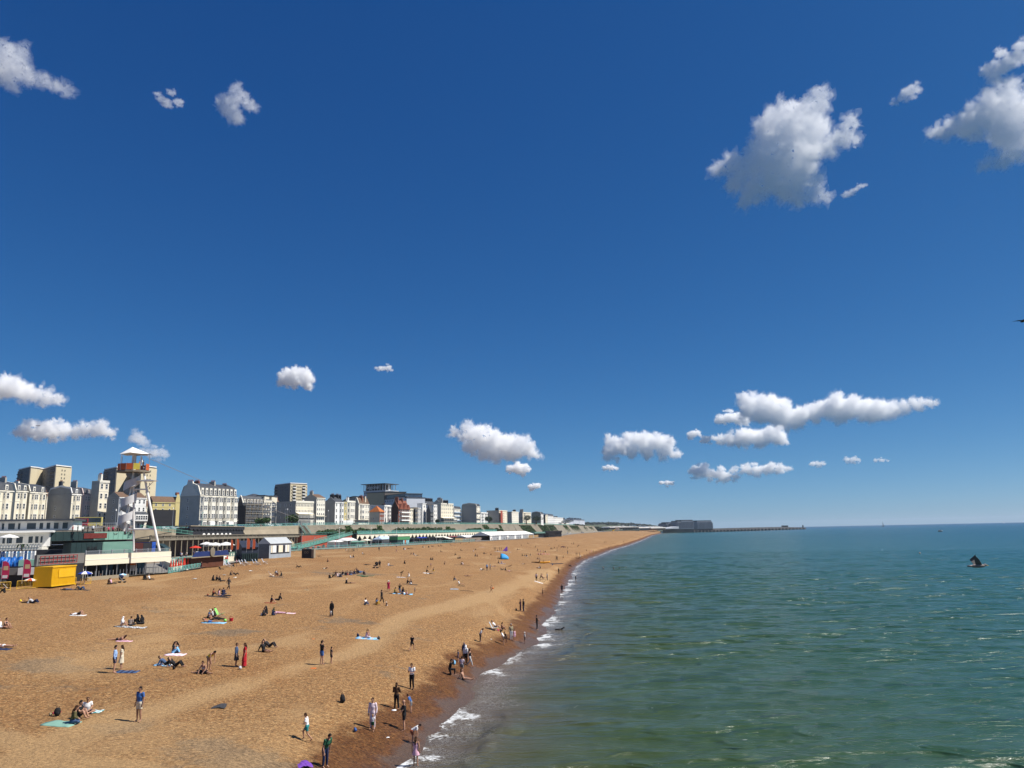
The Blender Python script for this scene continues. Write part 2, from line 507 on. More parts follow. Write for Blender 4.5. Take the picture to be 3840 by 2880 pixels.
def make_sea():
 r=np.concatenate([np.linspace(12,34,20),np.geomspace(34.5,400,520),np.geomspace(403,15000,110)])
 a=np.concatenate([np.linspace(R(-100),R(-14),60),np.linspace(R(-13.8),R(38),560),np.linspace(R(38.5),R(100),50)])
 A,Rr=np.meshgrid(a,r)
 X=Rr*np.sin(A);Y=Rr*np.cos(A)
 s=-sdist(X,Y)
 calm=np.clip((s+1)/14,0.12,1)
 Z=sea_height(X,Y)*calm
 # one low breaker rolling in along the shore
 Z=Z+0.22*np.exp(-((s-5.5-1.8*vnoise(X,Y,9,9,31))/1.1)**2)*np.clip(vnoise(X,Y,12,9,32)+0.4,0,1)*(Rr<500)
 Z=Z-Rr**2/(2*6.371e6)
 me=grid_mesh('sea',X,Y,Z,{'off':s,'range':Rr})
 o=link('sea',me,sea_material())
 tag(o,kind='structure')
make_beach()
make_sea()
# ------------------------------------------------------------------ clouds: closed lumpy bodies of even white vapour
def cloud_material(name,density):
 m=bpy.data.materials.new(name);m.use_nodes=True;t=m.node_tree
 t.nodes.remove(t.nodes['Principled BSDF'])
 v=N(t,'VolumePrincipled')
 v.inputs['Color'].default_value=(1,1,1,1)
 v.inputs['Density'].default_value=density
 v.inputs['Anisotropy'].default_value=0.0
 t.links.new(v.outputs[0],t.nodes['Material Output'].inputs['Volume'])
 return m
def make_cloud(pix,D,label,wisp=0.0,seed=0,dens=1.0,lump=1.0):
 """pix: list of (px, py, radius px) puffs; D distance along the view axis"""
 rs=random.Random(seed)
 bm=bmesh.new()
 k=D/F0
 cen=at_d(sum(p[0]for p in pix)/len(pix),sum(p[1]for p in pix)/len(pix),D)
 for(px,py,r)in pix:
  c=at_d(px,py,D)
  R0=r*k*(1.12 if r>20 else 1.5)
  for j in range(1+int(9*lump)):
   f=1.0 if j==0 else rs.uniform(0.22,0.6)
   dirv=Vector((rs.gauss(0,1),rs.gauss(0,1),rs.gauss(0,0.8)))
   dirv.normalize()
   q=c-cen+(dirv*R0*rs.uniform(0.7,1.12)if j else Vector())
   mt=Matrix.Translation(q)@Matrix.Diagonal((R0*f,R0*f*0.8,R0*f*(0.85 if r>20 else .6),1))
   bmesh.ops.create_icosphere(bm,subdivisions=2,radius=1,matrix=mt)
 me=bpy.data.meshes.new('tmp');bm.to_mesh(me);bm.free()
 o=bpy.data.objects.new('tmp',me);C.objects.link(o)
 ext=max(p[2]for p in pix)*k
 md=o.modifiers.new('r','REMESH');md.mode='VOXEL';md.voxel_size=ext/16
 dg=bpy.context.evaluated_depsgraph_get()
 me2=bpy.data.meshes.new_from_object(o.evaluated_get(dg))
 bpy.data.objects.remove(o)
 n=len(me2.vertices)
 co=np.empty(n*3,np.float32);me2.vertices.foreach_get('co',co)
 no=np.empty(n*3,np.float32);me2.vertices.foreach_get('normal',no)
 co=co.reshape(-1,3);no=no.reshape(-1,3)
 for i in range(n):
  p=Vector(co[i])/ext
  q=p+Vector((seed*3.1,0,0))
  d=0.30*mnoise.fractal(q*1.9,0.7,2.1,5)+0.16*mnoise.fractal(q*6.0,0.6,2.1,3)
  co[i]+=no[i]*ext*d
 me2.vertices.foreach_set('co',co.ravel())
 me2.polygons.foreach_set('use_smooth',[True]*len(me2.polygons))
 me2.update()
 me2.name='cloud'
 me2.materials.clear()
 me2.materials.append(cloud_material('cloud_vapour',dens*(1.15 if D<4000 else 2.0)*(0.55 if dens<.65 else 1)/ext))
 co_=link('cloud',me2)
 co_.location=cen
 # thin torn veil round the body
 v=co+no*0
 for i in range(0,n):
  q=Vector(co[i])/ext+Vector((seed*1.7,5,0))
  v[i]+=no[i]*ext*(0.13+0.34*mnoise.fractal(q*3.2,0.8,2.2,4))
 me3=me2.copy();me3.vertices.foreach_set('co',v.ravel());me3.update();me3.name='veil'
 me3.materials.clear();me3.materials.append(cloud_material('cloud_veil',dens*0.42/ext))
 link('veil',me3,None,co_)
 tag(co_,label,'cloud','white clouds in the blue sky')
 return co_
CL=[]
def cl(D,label,pix,**k):CL.append((D,label,pix,k))
# big cloud, upper right: zoom (2600,100) scale .5606
def z3(*a):return[(2600+x*.5606,100+y*.5606,r*.5606)for x,y,r in a]
cl(3000,'big ragged white cloud high in the sky with a pointed tip on top',z3((870,430,38),(840,500,60),(720,580,110),(600,620,120),(560,720,130),(700,720,130),(820,680,100),(520,820,120),(650,850,140),(780,800,110),(430,900,110),(560,960,130),(680,980,120),(320,930,90),(230,930,70),(160,960,45),(300,1030,70),(400,1080,90),(500,1060,90),(640,1100,80),(700,1140,60),(800,1120,60),(380,1150,40),(880,1140,30),(1000,740,70),(1060,650,50),(950,760,60)),seed=1)
cl(3000,'large white cloud cut by the right edge of the sky, thin tail curling below',z3((2120,400,60),(2080,500,100),(2160,600,120),(2000,560,110),(1900,620,110),(1800,660,80),(1700,690,60),(1620,715,35),(2100,720,110),(2180,760,90),(2140,850,60),(2060,900,45),(1960,920,35)),seed=2)
cl(3000,'broken white cloud touching the top of the right edge cloud',z3((2190,130,35),(2170,200,50),(2100,250,55),(2050,290,45),(1980,290,45),(2020,340,40),(2060,180,30)),seed=3,dens=.7)
cl(3000,'small faint wisp shaped like a fish between the two high clouds',z3((1470,420,35),(1430,440,32),(1390,480,22),(1340,510,18)),seed=4,dens=.45)
cl(3000,'thin torn wisp below and right of the big ragged cloud',z3((1030,1125,22),(1070,1100,20),(1110,1070,16),(1150,1060,12)),seed=5,dens=.4)
def z4(*a):return[(x*.4702,100+y*.4702,r*.4702)for x,y,r in a]
cl(3000,'grey white cloud at the top left corner of the sky with a trailing tail',z4((-60,250,130),(40,200,80),(100,220,85),(150,280,80),(60,340,110),(180,370,80),(90,430,60),(240,400,55),(350,430,50),(420,470,48),(490,490,42),(560,510,28)),seed=6,dens=.6)
cl(3000,'small two-pronged wisp in the upper left sky',z4((1370,530,24),(1420,600,28),(1290,580,28),(1330,620,30),(1260,540,18)),seed=7,dens=.35)
cl(3000,'torn pale cloud with feathered edges in the upper left sky',z4((1880,500,50),(1930,570,60),(1990,630,48),(1860,600,62),(1800,640,55),(1860,700,65),(1900,740,50),(1770,590,35),(2040,655,22)),seed=8,dens=.45)
def z5(*a):return[(x*.6962,1300+y*.6962,r*.6962)for x,y,r in a]
cl(5200,'flat based white cloud cut by the left edge above the tower blocks',z5((-50,230,70),(20,215,58),(80,220,52),(140,245,50),(200,262,42),(260,272,35),(300,282,25)),seed=9)
cl(5200,'long low cloud above the left tower blocks',z5((130,450,40),(190,440,46),(260,450,50),(330,450,44),(400,460,34),(460,450,36),(530,448,40),(590,465,24)),seed=10,dens=.7)
cl(5200,'faint cloud behind the white canopy of the slide tower',z5((740,495,28),(770,515,22),(820,575,26),(870,572,24),(790,565,20)),seed=11,dens=.3)
cl(5200,'small trapezoid cloud above the cream tower block',z5((1550,150,34),(1600,150,38),(1640,150,34),(1650,185,26),(1590,185,26),(1530,188,24)),seed=12)
cl(5200,'tiny flat cloud right of the trapezoid cloud',z5((2060,118,14),(2090,116,14),(2030,116,8)),seed=13,dens=.5)
def z6(*a):return[(1600+x*.6781,1500+y*.6781,r*.6781)for x,y,r in a]
cl(6500,'cumulus with a raised left head above the middle of the beach',z6((165,178,20),(225,155,30),(245,190,45),(300,160,32),(345,185,34),(300,230,60),(380,240,60),(440,250,60),(500,240,50),(550,270,45),(480,290,40),(400,295,40),(320,285,40),(250,260,40),(590,298,22)),seed=14)
cl(7600,'small oval cloud just below the cumulus with the raised head',z6((480,378,22),(510,372,24),(540,385,20),(460,384,14)),seed=15)
cl(7500,'tiny oval cloud low over the white seafront terraces',z6((580,480,14),(605,476,16)),seed=16)
cl(6500,'rounded cumulus with a flat base above the far end of the beach',z6((1010,235,30),(1020,275,40),(1080,250,45),(1140,220,42),(1190,225,48),(1240,235,50),(1300,240,48),(1130,280,35),(1220,285,35),(1310,285,35),(1370,298,24),(1000,318,16),(1040,322,14)),seed=17)
cl(7500,'tiny flat cloud below the flat based cumulus',z6((990,377,11),(1020,376,13),(1045,377,9)),seed=18,dens=.7)
cl(7500,'very small flat cloud above the marina flats',z6((1300,458,10),(1330,458,12),(1355,460,9)),seed=19,dens=.7)
cl(7400,'pair of tiny puffs left of the long cloud',z6((1470,190,20),(1495,182,14),(1545,222,18),(1525,228,12)),seed=20,dens=.7)
cl(7500,'ragged white cloud low over the breakwater trailing to the right',z6((1490,395,28),(1525,392,32),(1570,408,24),(1620,412,26),(1660,420,20),(1710,425,16),(1700,390,14),(1770,385,22),(1830,385,24),(1890,378,24),(1950,376,22),(2000,378,14)),seed=21,dens=.8)
def z7(*a):return[(2600+x*.5606,1440+y*.5606,r*.5606)for x,y,r in a]
cl(6500,'long cloud with a tall left head and a tapering right end over the sea',z7((370,130,62),(440,130,66),(510,130,62),(590,160,68),(470,200,70),(580,230,70),(690,240,60),(360,190,45),(720,200,60),(800,190,60),(880,170,65),(960,150,70),(1060,155,72),(1160,165,70),(1250,170,66),(1330,175,52),(1400,160,45),(1480,135,38),(1550,120,30),(1600,132,16),(1000,210,45),(1150,215,40)),seed=22)
cl(7400,'low wedge of cloud tucked left of the long cloud',z7((180,245,26),(240,228,34),(300,225,36),(340,245,26)),seed=23)
cl(5000,'flat bottomed cloud directly under the long cloud',z7((190,378,30),(250,370,40),(330,350,50),(400,350,52),(480,350,52),(560,350,50),(590,370,38),(350,395,24),(460,392,28)),seed=24)
cl(8000,'faint flat cloud, left one of three low over the sea',z7((800,533,14),(840,535,15),(870,536,11)),seed=25,dens=.5)
cl(8000,'faint flat cloud, middle one of three low over the sea',z7((1030,505,14),(1070,505,17),(1100,508,11)),seed=26,dens=.5)
cl(8000,'faint flat cloud, right one of three low over the sea',z7((1220,510,10),(1260,510,12),(1300,514,7)),seed=27,dens=.4)
for D,label,pix,k in CL:make_cloud(pix,D,label,**k)
# ------------------------------------------------------------------ land behind the beach
RAILPX=[(440,1984,285),(560,1979,325),(600,1977,340),(745,1973,365),(870,1969.5,390),(1040,1965.5,425),(1200,1962,470),(1440,1961,560),(1700,1961,690),(1850,1961.5,830),(1966,1962,1000),(2060,1964,1160),(2156,1967.5,1400),(2230,1972,1650)]
RAIL=[at_d(x,y,d)for x,y,d in RAILPX] # top of the promenade railing
_ry=np.array([p.y for p in RAIL]);_rx=np.array([p.x for p in RAIL]);_rz=np.array([p.z-1.15 for p in RAIL])
def railx(y):return float(np.interp(y,_ry,_rx))
def street_z(y):return float(np.interp(y,_ry,_rz))
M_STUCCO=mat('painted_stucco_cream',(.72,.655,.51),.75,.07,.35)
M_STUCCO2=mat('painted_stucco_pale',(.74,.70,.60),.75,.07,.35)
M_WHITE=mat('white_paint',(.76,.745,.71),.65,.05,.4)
M_SIDE=mat('shaded_side_render',(.47,.44,.375),.85,.12,.3)  # darker than the fronts: shade of the side walls is painted in
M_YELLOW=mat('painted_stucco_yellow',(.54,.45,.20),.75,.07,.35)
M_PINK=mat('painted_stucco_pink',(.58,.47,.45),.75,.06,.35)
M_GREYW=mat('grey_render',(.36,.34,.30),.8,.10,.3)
M_BRICK=mat('red_brick',(.21,.065,.04),.85,.22,1.2)
M_TILE=mat('orange_roof_tile',(.42,.13,.035),.8,.2,1.5)
M_BROWNROOF=mat('brown_roof_tile',(.14,.085,.055),.85,.25,1.0)
M_SLATE=mat('slate',(.055,.060,.070),.55,.22,1.0)
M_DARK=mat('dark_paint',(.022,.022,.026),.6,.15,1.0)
M_TERRACOTTA=mat('terracotta',(.22,.07,.04),.85,.2,2.0)
M_CONC=mat('old_concrete',(.27,.225,.16),.9,.20,.16,bump=.4,bscale=.8)
M_CONCD=mat('weathered_concrete',(.19,.165,.125),.9,.24,.22,bump=.4,bscale=.8)
M_PAVE=mat('paving',(.21,.195,.17),.9,.12,.4)
M_ASPH=mat('asphalt',(.055,.055,.057),.9,.12,.3)
M_TURQ=mat('turquoise_paint',(.16,.42,.38),.6,.14,.8)
M_SEAG=mat('sea_green_paint',(.12,.30,.24),.6,.14,.8)
M_DKGRN=mat('dark_green_paint',(.018,.040,.042),.6,.15,.8)
M_STEEL=mat('galvanised_steel',(.42,.43,.44),.4,.08,2.0,.5,.6)
M_LEAF=mat('hedge_leaves',(.035,.075,.018),.8,.5,.9)
M_LEAF2=mat('ivy_leaves',(.055,.10,.022),.8,.45,.7)
M_LEAFD=mat('dark_tree_leaves',(.018,.035,.014),.85,.5,.5)
M_TRUNK=mat('bark',(.07,.05,.035),.9,.2,2.0)
def glass_mat(name,rgb=(.035,.042,.05)):
 if name in _mats:return _mats[name]
 m=mat(name,rgb,.12,.5,.35,.6)
 return m
M_GLASS=glass_mat('window_glass')
M_GLASSB=glass_mat('blue_glass',(.03,.06,.11))
def ribbon(a,b,name,m,kind=None,**kw):
 """quad strip between two polylines"""
 mb=MB();n=len(a)
 mb.v=[tuple(p)for p in a]+[tuple(p)for p in b]
 for i in range(n-1):mb.f.append((i,i+1,n+i+1,n+i));mb.mi.append(0)
 o=mb.build(name,m);tag(o,kind=kind,**kw);return o
ysr=list(np.concatenate([np.linspace(40,300,27),np.geomspace(310,2080,50)]))
def pz(y):return 6.42+1.6*min(max((y-900)/1100,0),1)
ribbon([Vector((bkx(y)-.4,y,pz(y)))for y in ysr],[Vector((min(bkx(y)-30,(railx(y)if y>285 else-170)-60),y,pz(y)+.02))for y in ysr],'promenade',M_PAVE,'structure')
ysu=[285,300,325,340,365,390,425,470,520,560,620,690,760,830,1000,1160,1400,1650,1900]
def sz(y):return street_z(y)
ribbon([Vector((railx(y),y,sz(y)))for y in ysu],[Vector((railx(y)-700,y+120,sz(y)+6))for y in ysu],'seafront_street',M_ASPH,'structure')
ribbon([Vector((-420,150,17.0)),Vector((-420,700,19.0))],[Vector((-140,150,16.2)),Vector((-170,284.9,16.2))],'old_steine_road',M_ASPH,'structure')
# foot and kerb of the upper promenade
ribbon([Vector((railx(y)-.35,y,sz(y)+.12))for y in ysu],[Vector((railx(y)-5,y,sz(y)+.12))for y in ysu],'upper_pavement',M_PAVE,'structure')
# cliff wall in its bays, battered, each bay one wall
def cliff(y0,y1,foot,label,m,name='retaining_wall'):
 ys=[y0]+[y for y in ysu if y0<y<y1]+[y1]
 mb=MB();n=len(ys)
 A=[Vector((railx(y)+.25,y,sz(y)+.14))for y in ys]
 B=[Vector((railx(y)+.8,y,sz(y)-1.6))for y in ys]
 Cc=[Vector((railx(y)+foot,y,pz(y)-.3))for y in ys]
 Dd=[Vector((railx(y)-.5,y,sz(y)+.14))for y in ys]
 Ee=[Vector((railx(y)-.5,y,pz(y)-.3))for y in ys]
 mb.v=[tuple(p)for L in(Ee,Dd,A,B,Cc)for p in L]
 for k in range(4):
  for i in range(n-1):mb.f.append((k*n+i,k*n+i+1,(k+1)*n+i+1,(k+1)*n+i));mb.mi.append(0)
 mb.f.append(tuple(k*n for k in range(5)));mb.mi.append(0)
 mb.f.append(tuple(k*n+n-1 for k in reversed(range(5))));mb.mi.append(0)
 return tag(mb.build(name,m),label,'retaining wall','bays of the sea front retaining wall','thing')
WALLS=[(286,372,3.5,'pale smooth retaining wall behind the colonnade, nearest the tower',M_CONC),(372.4,396,2.2,'short bay of wall above the scalloped valance of the dark terrace bar',M_CONCD),(396.4,447,9,'sloping cracked concrete wall bay left of the green cliff steps',M_CONC),(449.5,548,6,'long stained wall bay with pale graffiti right of the green cliff steps',M_CONCD),(548.4,640,6,'grey wall bay above the first hedge and white canopy',M_CONCD),(640.4,770,6,'grey wall bay below the big cream hotel with veranda',M_CONCD),(770.4,930,7,'grey wall bay below the large grey corner block',M_CONCD),(930.4,1160,8,'wall bay half covered with thick ivy above the marquee',M_CONCD),(1160.4,1640,9,'farthest wall bay with ivy strips before the dark trees',M_CONCD)]
for y0,y1,ft,lab,m in WALLS:cliff(y0,y1,ft,lab,m)
# railings -----------------------------------------------------------
def panel_mesh(L,h,m,lattice=True,r=.035):
 key=('panel',round(L,1),h,m.name,lattice)
 if key in _pm:return _pm[key]
 mb=MB()
 mb.box(-.07,.07,-.07,.07,0,h+.12)
 for z in(h,h*.12):mb.box(.07,L-.07,-r,r,z-r,z+r)
 k=max(2,int(L/(h*1.1)))
 for i in range(k):
  a=.07+(L-.14)*i/k;b=.07+(L-.14)*(i+1)/k
  if lattice:
   mb.tube((a,0,h*.12),(b,0,h),r*.9,None,4,cap=False);mb.tube((a,.03,h),(b,.03,h*.12),r*.9,None,4,cap=False)
  else:
   for q in range(3):
    x=a+(b-a)*q/3;mb.box(x-.02,x+.02,-.02,.02,h*.12,h)
 me=mb.mesh('railing_panel',m);_pm[key]=me;return me
def railing(pts,h,m,label,L=4.0,lattice=True,r=.035,group='turquoise railings'):
 root=empty('railing',pts[0],0,label,'railing',group)
 for a,b in zip(pts[:-1],pts[1:]):
  a=Vector(a);b=Vector(b);d=b-a;n=max(1,round(d.length/L));l=d.length/n
  for i in range(n):
   p=a+d*(i/n)
   o=link('railing_panel',panel_mesh(l,h,m,lattice,r),None,root)
   o.location=p-Vector(pts[0])
   o.rotation_euler=(0,-math.asin(d.z/d.length),math.atan2(d.y,d.x))
 return root
YY=[325,340,365,390,425,447.5]
railing([Vector((railx(y)-.1,y,sz(y)+.12))for y in YY],1.25,M_TURQ,'turquoise cast iron railing with crossed lattice from the tower to the cliff steps',5,r=.06)
YY=[450.5,470,520,560,620,690]
railing([Vector((railx(y)-.1,y,sz(y)+.12))for y in YY],1.2,M_TURQ,'turquoise railing along the cliff top, middle stretch above the hedges',7,r=.06)
YY=[690.5,760,830,1000,1160,1400]
railing([Vector((railx(y)-.1,y,sz(y)+.12))for y in YY],1.2,M_SEAG,'green railing along the cliff top, farthest stretch above the marquee',14,r=.09)
# ------------------------------------------------------------------ houses
def wnd(m_frame,m_glass,bar=True,arch=False):
 key=('win',m_frame.name,m_glass.name,bar,arch)
 if key in _pm:return _pm[key]
 mb=MB();f=.09;d=-.13
 if arch:
  pts=[(-.5,0),(.5,0),(.5,.72)]+[(.5*math.cos(a),.72+.28*math.sin(a))for a in(R(35),R(70),R(110),R(145))]+[(-.5,.72)]
 else:pts=[(-.5,0),(.5,0),(.5,1),(-.5,1)]
 n=len(pts);cx,cz=0,.5
 inn=[(x*.78,cz+(z-cz)*.86)for x,z in pts]
 for(P,y)in((pts,d),(inn,d),(inn,-.02),(pts,0.02)):
  for x,z in P:mb.v.append((x,y,z))
 for a,b in((0,1),(1,2),(3,0)):
  for i in range(n):
   j=(i+1)%n;mb.f.append((a*n+i,a*n+j,b*n+j,b*n+i));mb.mi.append(0)
 mb.f.append(tuple(2*n+i for i in range(n)));mb.mi.append(1)
 if bar:mb.box(-.40,.40,-.08,-.03,.47,.53,0)
 me=mb.mesh('window',[m_frame,m_glass]);_pm[key]=me;return me
def put_windows(root,M,x0,x1,n,zs,w,h,mf=None,mg=None,arch=False,name='window',bar=True):
 mf=mf or M_WHITE;mg=mg or M_GLASS
 me=wnd(mf,mg,bar,arch)
 for z in zs:
  for i in range(n):
   x=x0+(x1-x0)*(i+.5)/n
   o=link(name,me,None,root)
   o.matrix_local=M@Matrix.Translation((x,0,z))@Matrix.Diagonal((w,1,h,1))
def solve_len(P0,d,px,lo=.3,hi=400):
 f=lambda t:proj(P0+d*t)[0]-px
 a,b=f(lo),f(hi)
 if a*b>0:return hi if abs(b)<abs(a)else lo
 for _ in range(50):
  m=(lo+hi)/2
  if f(m)*a>0:lo=m
  else:hi=m
 return lo
GH='buildings along the sea front'
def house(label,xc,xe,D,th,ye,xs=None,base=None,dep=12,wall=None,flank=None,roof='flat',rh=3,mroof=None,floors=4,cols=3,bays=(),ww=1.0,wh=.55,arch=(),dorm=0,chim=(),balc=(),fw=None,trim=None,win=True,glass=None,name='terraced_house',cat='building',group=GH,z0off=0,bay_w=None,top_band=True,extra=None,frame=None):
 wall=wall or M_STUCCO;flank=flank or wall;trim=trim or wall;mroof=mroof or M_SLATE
 th=R(th)
 u=Vector((math.sin(th),math.cos(th),0));v=Vector((-math.cos(th),math.sin(th),0))
 zb=(street_z(D)if base is None else base)+z0off
 P0=pd(xc,D,zb)
 ztop=zat(xc,ye,D)
 mid=P0+Vector((0,0,(ztop-zb)/2))
 L=solve_len(mid,u,xe)
 if xs is not None:dep=min(60,max(4,solve_len(mid,v,xs)))
 H=ztop-zb
 root=empty(name,P0,math.atan2(u.y,u.x),label,cat,group)
 mb=MB();mb.box(0,L,0,dep,-2,H);o=mb.build('wall',wall,root)
 fh=H/floors
 zs=[fh*k+fh*.24 for k in range(floors)]
 # trim
 if top_band:
  MB().box(-.25,L+.12,-.35,-.003,H-.55,H-.1).build('cornice',trim,root)
  MB().box(-.05,L+.05,-.12,-.004,fh*(floors-1)-.1,fh*(floors-1)+.12).build('string_course',trim,root)
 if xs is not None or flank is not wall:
  MB().box(-.07,-.005,.0,dep,-1.5,H-.05).build('side_wall',flank if flank is not wall else M_SIDE,root)  # default panel colour carries the painted shade of the flank
 wsz=min(ww,L/max(cols,1)*.52)
 fr=frame or M_WHITE
 used=[]
 F=Matrix.Identity(4)
 for(bx,bw,bp,k0,k1)in bays: # canted bays: centre 0..1, width, projection, first and last floor
  c=bx*L;hw=bw/2;used.append((c-hw,c+hw));z0,z1=fh*k0,(H-.6 if k1>=floors else fh*k1)
  poly=[(c-hw,0),(c-hw*.55,-bp),(c+hw*.55,-bp),(c+hw,0)]
  MB().prism(poly,z0,z1).build('bay',wall,root)
  MB().prism([(c-hw-.15,-.0),(c-hw*.55-.1,-bp-.2),(c+hw*.55+.1,-bp-.2),(c+hw+.15,-.0)],z1,z1+.25).build('bay_cornice',trim,root)
  bz=[z for z in zs if z0<=z<z1-1]
  nc=2 if hw*1.1>2.0 else 1
  put_windows(root,Matrix.Translation((0,-bp,0)),c-hw*.52,c+hw*.52,nc,bz,min(ww,hw*.85/nc),fh*wh,fr,glass)
  for sgn in(-1,1):
   a=Vector((c+sgn*hw,0,0));b=Vector((c+sgn*hw*.55,-bp,0))
   if sgn>0:a,b=b,a
   d=(b-a);an=math.atan2(d.y,d.x)
   put_windows(root,Matrix.Translation(a)@Matrix.Rotation(an,4,'Z'),0,d.length,1,bz,d.length*.38,fh*wh,fr,glass)
 if win and cols:
  me=wnd(fr,glass or M_GLASS);mea=wnd(fr,glass or M_GLASS,True,True)
  for k,z in enumerate(zs):
   for i in range(cols):
    x=L*(i+.5)/cols
    if any(a-.3<x<b+.3 for a,b in used):continue
    o=link('window',mea if k in arch else me,None,root)
    hh=fh*(wh+(.12 if k==1 else 0))
    o.matrix_local=Matrix.Translation((x,0,z-(.12*fh if k==1 else 0)))@Matrix.Diagonal((wsz,1,hh,1))
 if fw: # flank windows: (columns, floors, x from, x to)
  n,fl,a,b=fw
  me=wnd(fr,glass or M_GLASS)
  for k in fl:
   for i in range(n):
    y=dep*(a+(b-a)*(i+.5)/n)
    o=link('window',me,None,root)
    o.matrix_local=Matrix.Translation((-.07,y,zs[k]))@Matrix.Rotation(-math.pi/2,4,'Z')@Matrix.Diagonal((1.0,1,fh*.5,1))
    # roof
 if roof=='flat':
  MB().box(-.1,L+.1,-.25,.1,H,H+.7).build('parapet',trim,root)
  MB().box(-.12,.12,.103,dep,H,H+.5).build('parapet',flank,root)
 elif roof=='gable':
  MB().extr([(0,0),(0,0)],0,0)if 0 else None
  M=Matrix.Rotation(math.pi/2,4,'Z')
  mb=MB();a=.35
  mb.v=[(-.05,-a,H),(L+.05,-a,H),(L+.05,dep+a,H),(-.05,dep+a,H),(-.05,dep*.5,H+rh),(L+.05,dep*.5,H+rh)]
  mb.f=[(0,1,5,4),(2,3,4,5),(0,4,3),(1,2,5),(0,3,2,1)];mb.mi=[0,0,1,1,0]
  mb.build('roof',[mroof,flank],root)
 elif roof=='hip':
  mb=MB();a=.5;q=min(L*.45,dep*.5)
  mb.v=[(-a,-a,H),(L+a,-a,H),(L+a,dep+a,H),(-a,dep+a,H),(q,dep*.5,H+rh),(L-q,dep*.5,H+rh)]
  mb.f=[(0,1,5,4),(2,3,4,5),(3,0,4),(1,2,5),(0,3,2,1)];mb.mi=[0]*5
  mb.build('roof',mroof,root)
 elif roof=='mansard':
  s=rh*.28;mb=MB()
  MB().extr([(0,0)],0,0)if 0 else None
  pr=[(0,H+.1),(s,H+rh*.72),(dep*.5,H+rh),(dep-s,H+rh*.72),(dep,H+.1)]
  mb.v=[(.15,y,z)for y,z in pr]+[(L-.15,y,z)for y,z in pr]
  n=5
  for i in range(n-1):mb.f.append((i,n+i,n+i+1,i+1));mb.mi.append(0)
  mb.f.append(tuple(range(n)));mb.f.append(tuple(n+i for i in reversed(range(n))));mb.mi+=[1,1]
  mb.f.append((0,n-1,2*n-1,n));mb.mi.append(0)
  mb.build('roof',[mroof,flank],root)
  # coping along the party wall
  c=MB();k=.3
  c.v=[(-.2,y-.15,z+.3)for y,z in pr]+[(.35,y-.15,z+.3)for y,z in pr]+[(-.2,y,z-.5)for y,z in pr]+[(.35,y,z-.5)for y,z in pr]
  for i in range(n-1):
   for a_,b_ in((0,5),(5,15),(15,10),(10,0)):c.f.append((a_+i,b_+i,b_+i+1,a_+i+1));c.mi.append(0)
  c.build('coping',trim,root)
 if dorm:
  for i in range(dorm):
   x=L*(i+.5)/dorm
   d=MB();dh=rh*.55 if roof=='mansard' else 1.6
   d.box(x-.75,x+.75,.12,1.9,H+.25,H+.25+dh).build('dormer',trim,root)
   o=link('window',wnd(M_WHITE,M_GLASS),None,root)
   o.matrix_local=Matrix.Translation((x,.12,H+.45))@Matrix.Diagonal((.95,1,dh*.75,1))
 for(cx,cyy,cw,chh,mm)in chim: # fraction along, fraction deep, width, height above eaves, material
  x=cx*L;y=cyy*dep
  st=MB().box(x-.45,x+.45,y-cw/2,y+cw/2,H-.2,H+chh).build('chimney',mm,root)
  pot=MB()
  for j in range(max(2,int(cw/.62))):
   yy=y-cw/2+.3+j*.58
   if yy>y+cw/2-.2:break
   p_=MB().tube((x,yy,H+chh),(x,yy,H+chh+.75),.17,.14,6).build('chimney_pot',M_TERRACOTTA,st)
 for(k,mm,proj_)in balc: # floor, material, projection
  z=fh*k
  b=MB().box(.1,L-.1,-proj_,-.005,z-.18,z).build('balcony',trim,root)
  rl=MB();rl.box(.1,L-.1,-proj_,-proj_+.05,z+.85,z+.93)
  nb=max(4,int(L/.5))
  for j in range(nb+1):x=.12+(L-.24)*j/nb;rl.box(x-.03,x+.03,-proj_,-proj_+.05,z,z+.85)
  tag(rl.build('balcony_railing',mm,root),kind='stuff')if 0 else rl.build('balcony_railing',mm,root)
 if extra:extra(root,L,H,dep,fh)
 return root,L,H,dep,fh
 # ------------------------------------------------------------------ the row of sea front buildings, near to far
def drainpipes(*fr):
 def f(root,L,H,dep,fh):
  for q in fr:MB().box(L*q-.08,L*q+.08,-.2,-.01,0,H-.3).build('drainpipe',M_DARK,root)
 return f
 # cream terrace of three houses, cut by the left edge
for i,(xa,xb,D,ye,lab,ch)in enumerate([(-75,44,352,1836,'cream terraced house with slate mansard cut by the left edge of the picture',[(.95,.45,3.4,6.5,M_GREYW)]),(44.5,98,384,1840,'cream terraced house with slate mansard, middle one of three at far left',[(.97,.5,2.6,5.2,M_STUCCO2)]),(98.5,169,392,1845,'cream terraced house with slate mansard, right one of three, beside the grey gable',[])]):
 house(lab,xa,xb,D,12 if i else 16,ye,wall=M_STUCCO,roof='mansard',rh=4.6,floors=4,cols=2 if i==1 else 3,bays=[(.3,4.2,1.0,0,4),(.75,3.6,1.0,0,4)]if i!=1 else[(.62,3.6,1.0,0,4)],dorm=2,ww=1.3,chim=ch,trim=M_STUCCO2,dep=14,extra=drainpipes(.98))
house('narrow cream house with a big blank grey gable wall facing the pier',258,300,402,14,1852,xs=174,wall=M_STUCCO,roof='mansard',rh=4.2,floors=4,cols=1,bays=[(.5,4.6,1.1,0,4)],dorm=1,ww=1.5,mroof=M_SLATE,flank=M_GREYW,trim=M_WHITE,fw=(1,(1,2),.55,.75),chim=[(.6,.75,2.0,7.0,M_SLATE),(.9,.3,3.5,6.8,M_GREYW)],balc=[(1,M_DARK,1.2)])
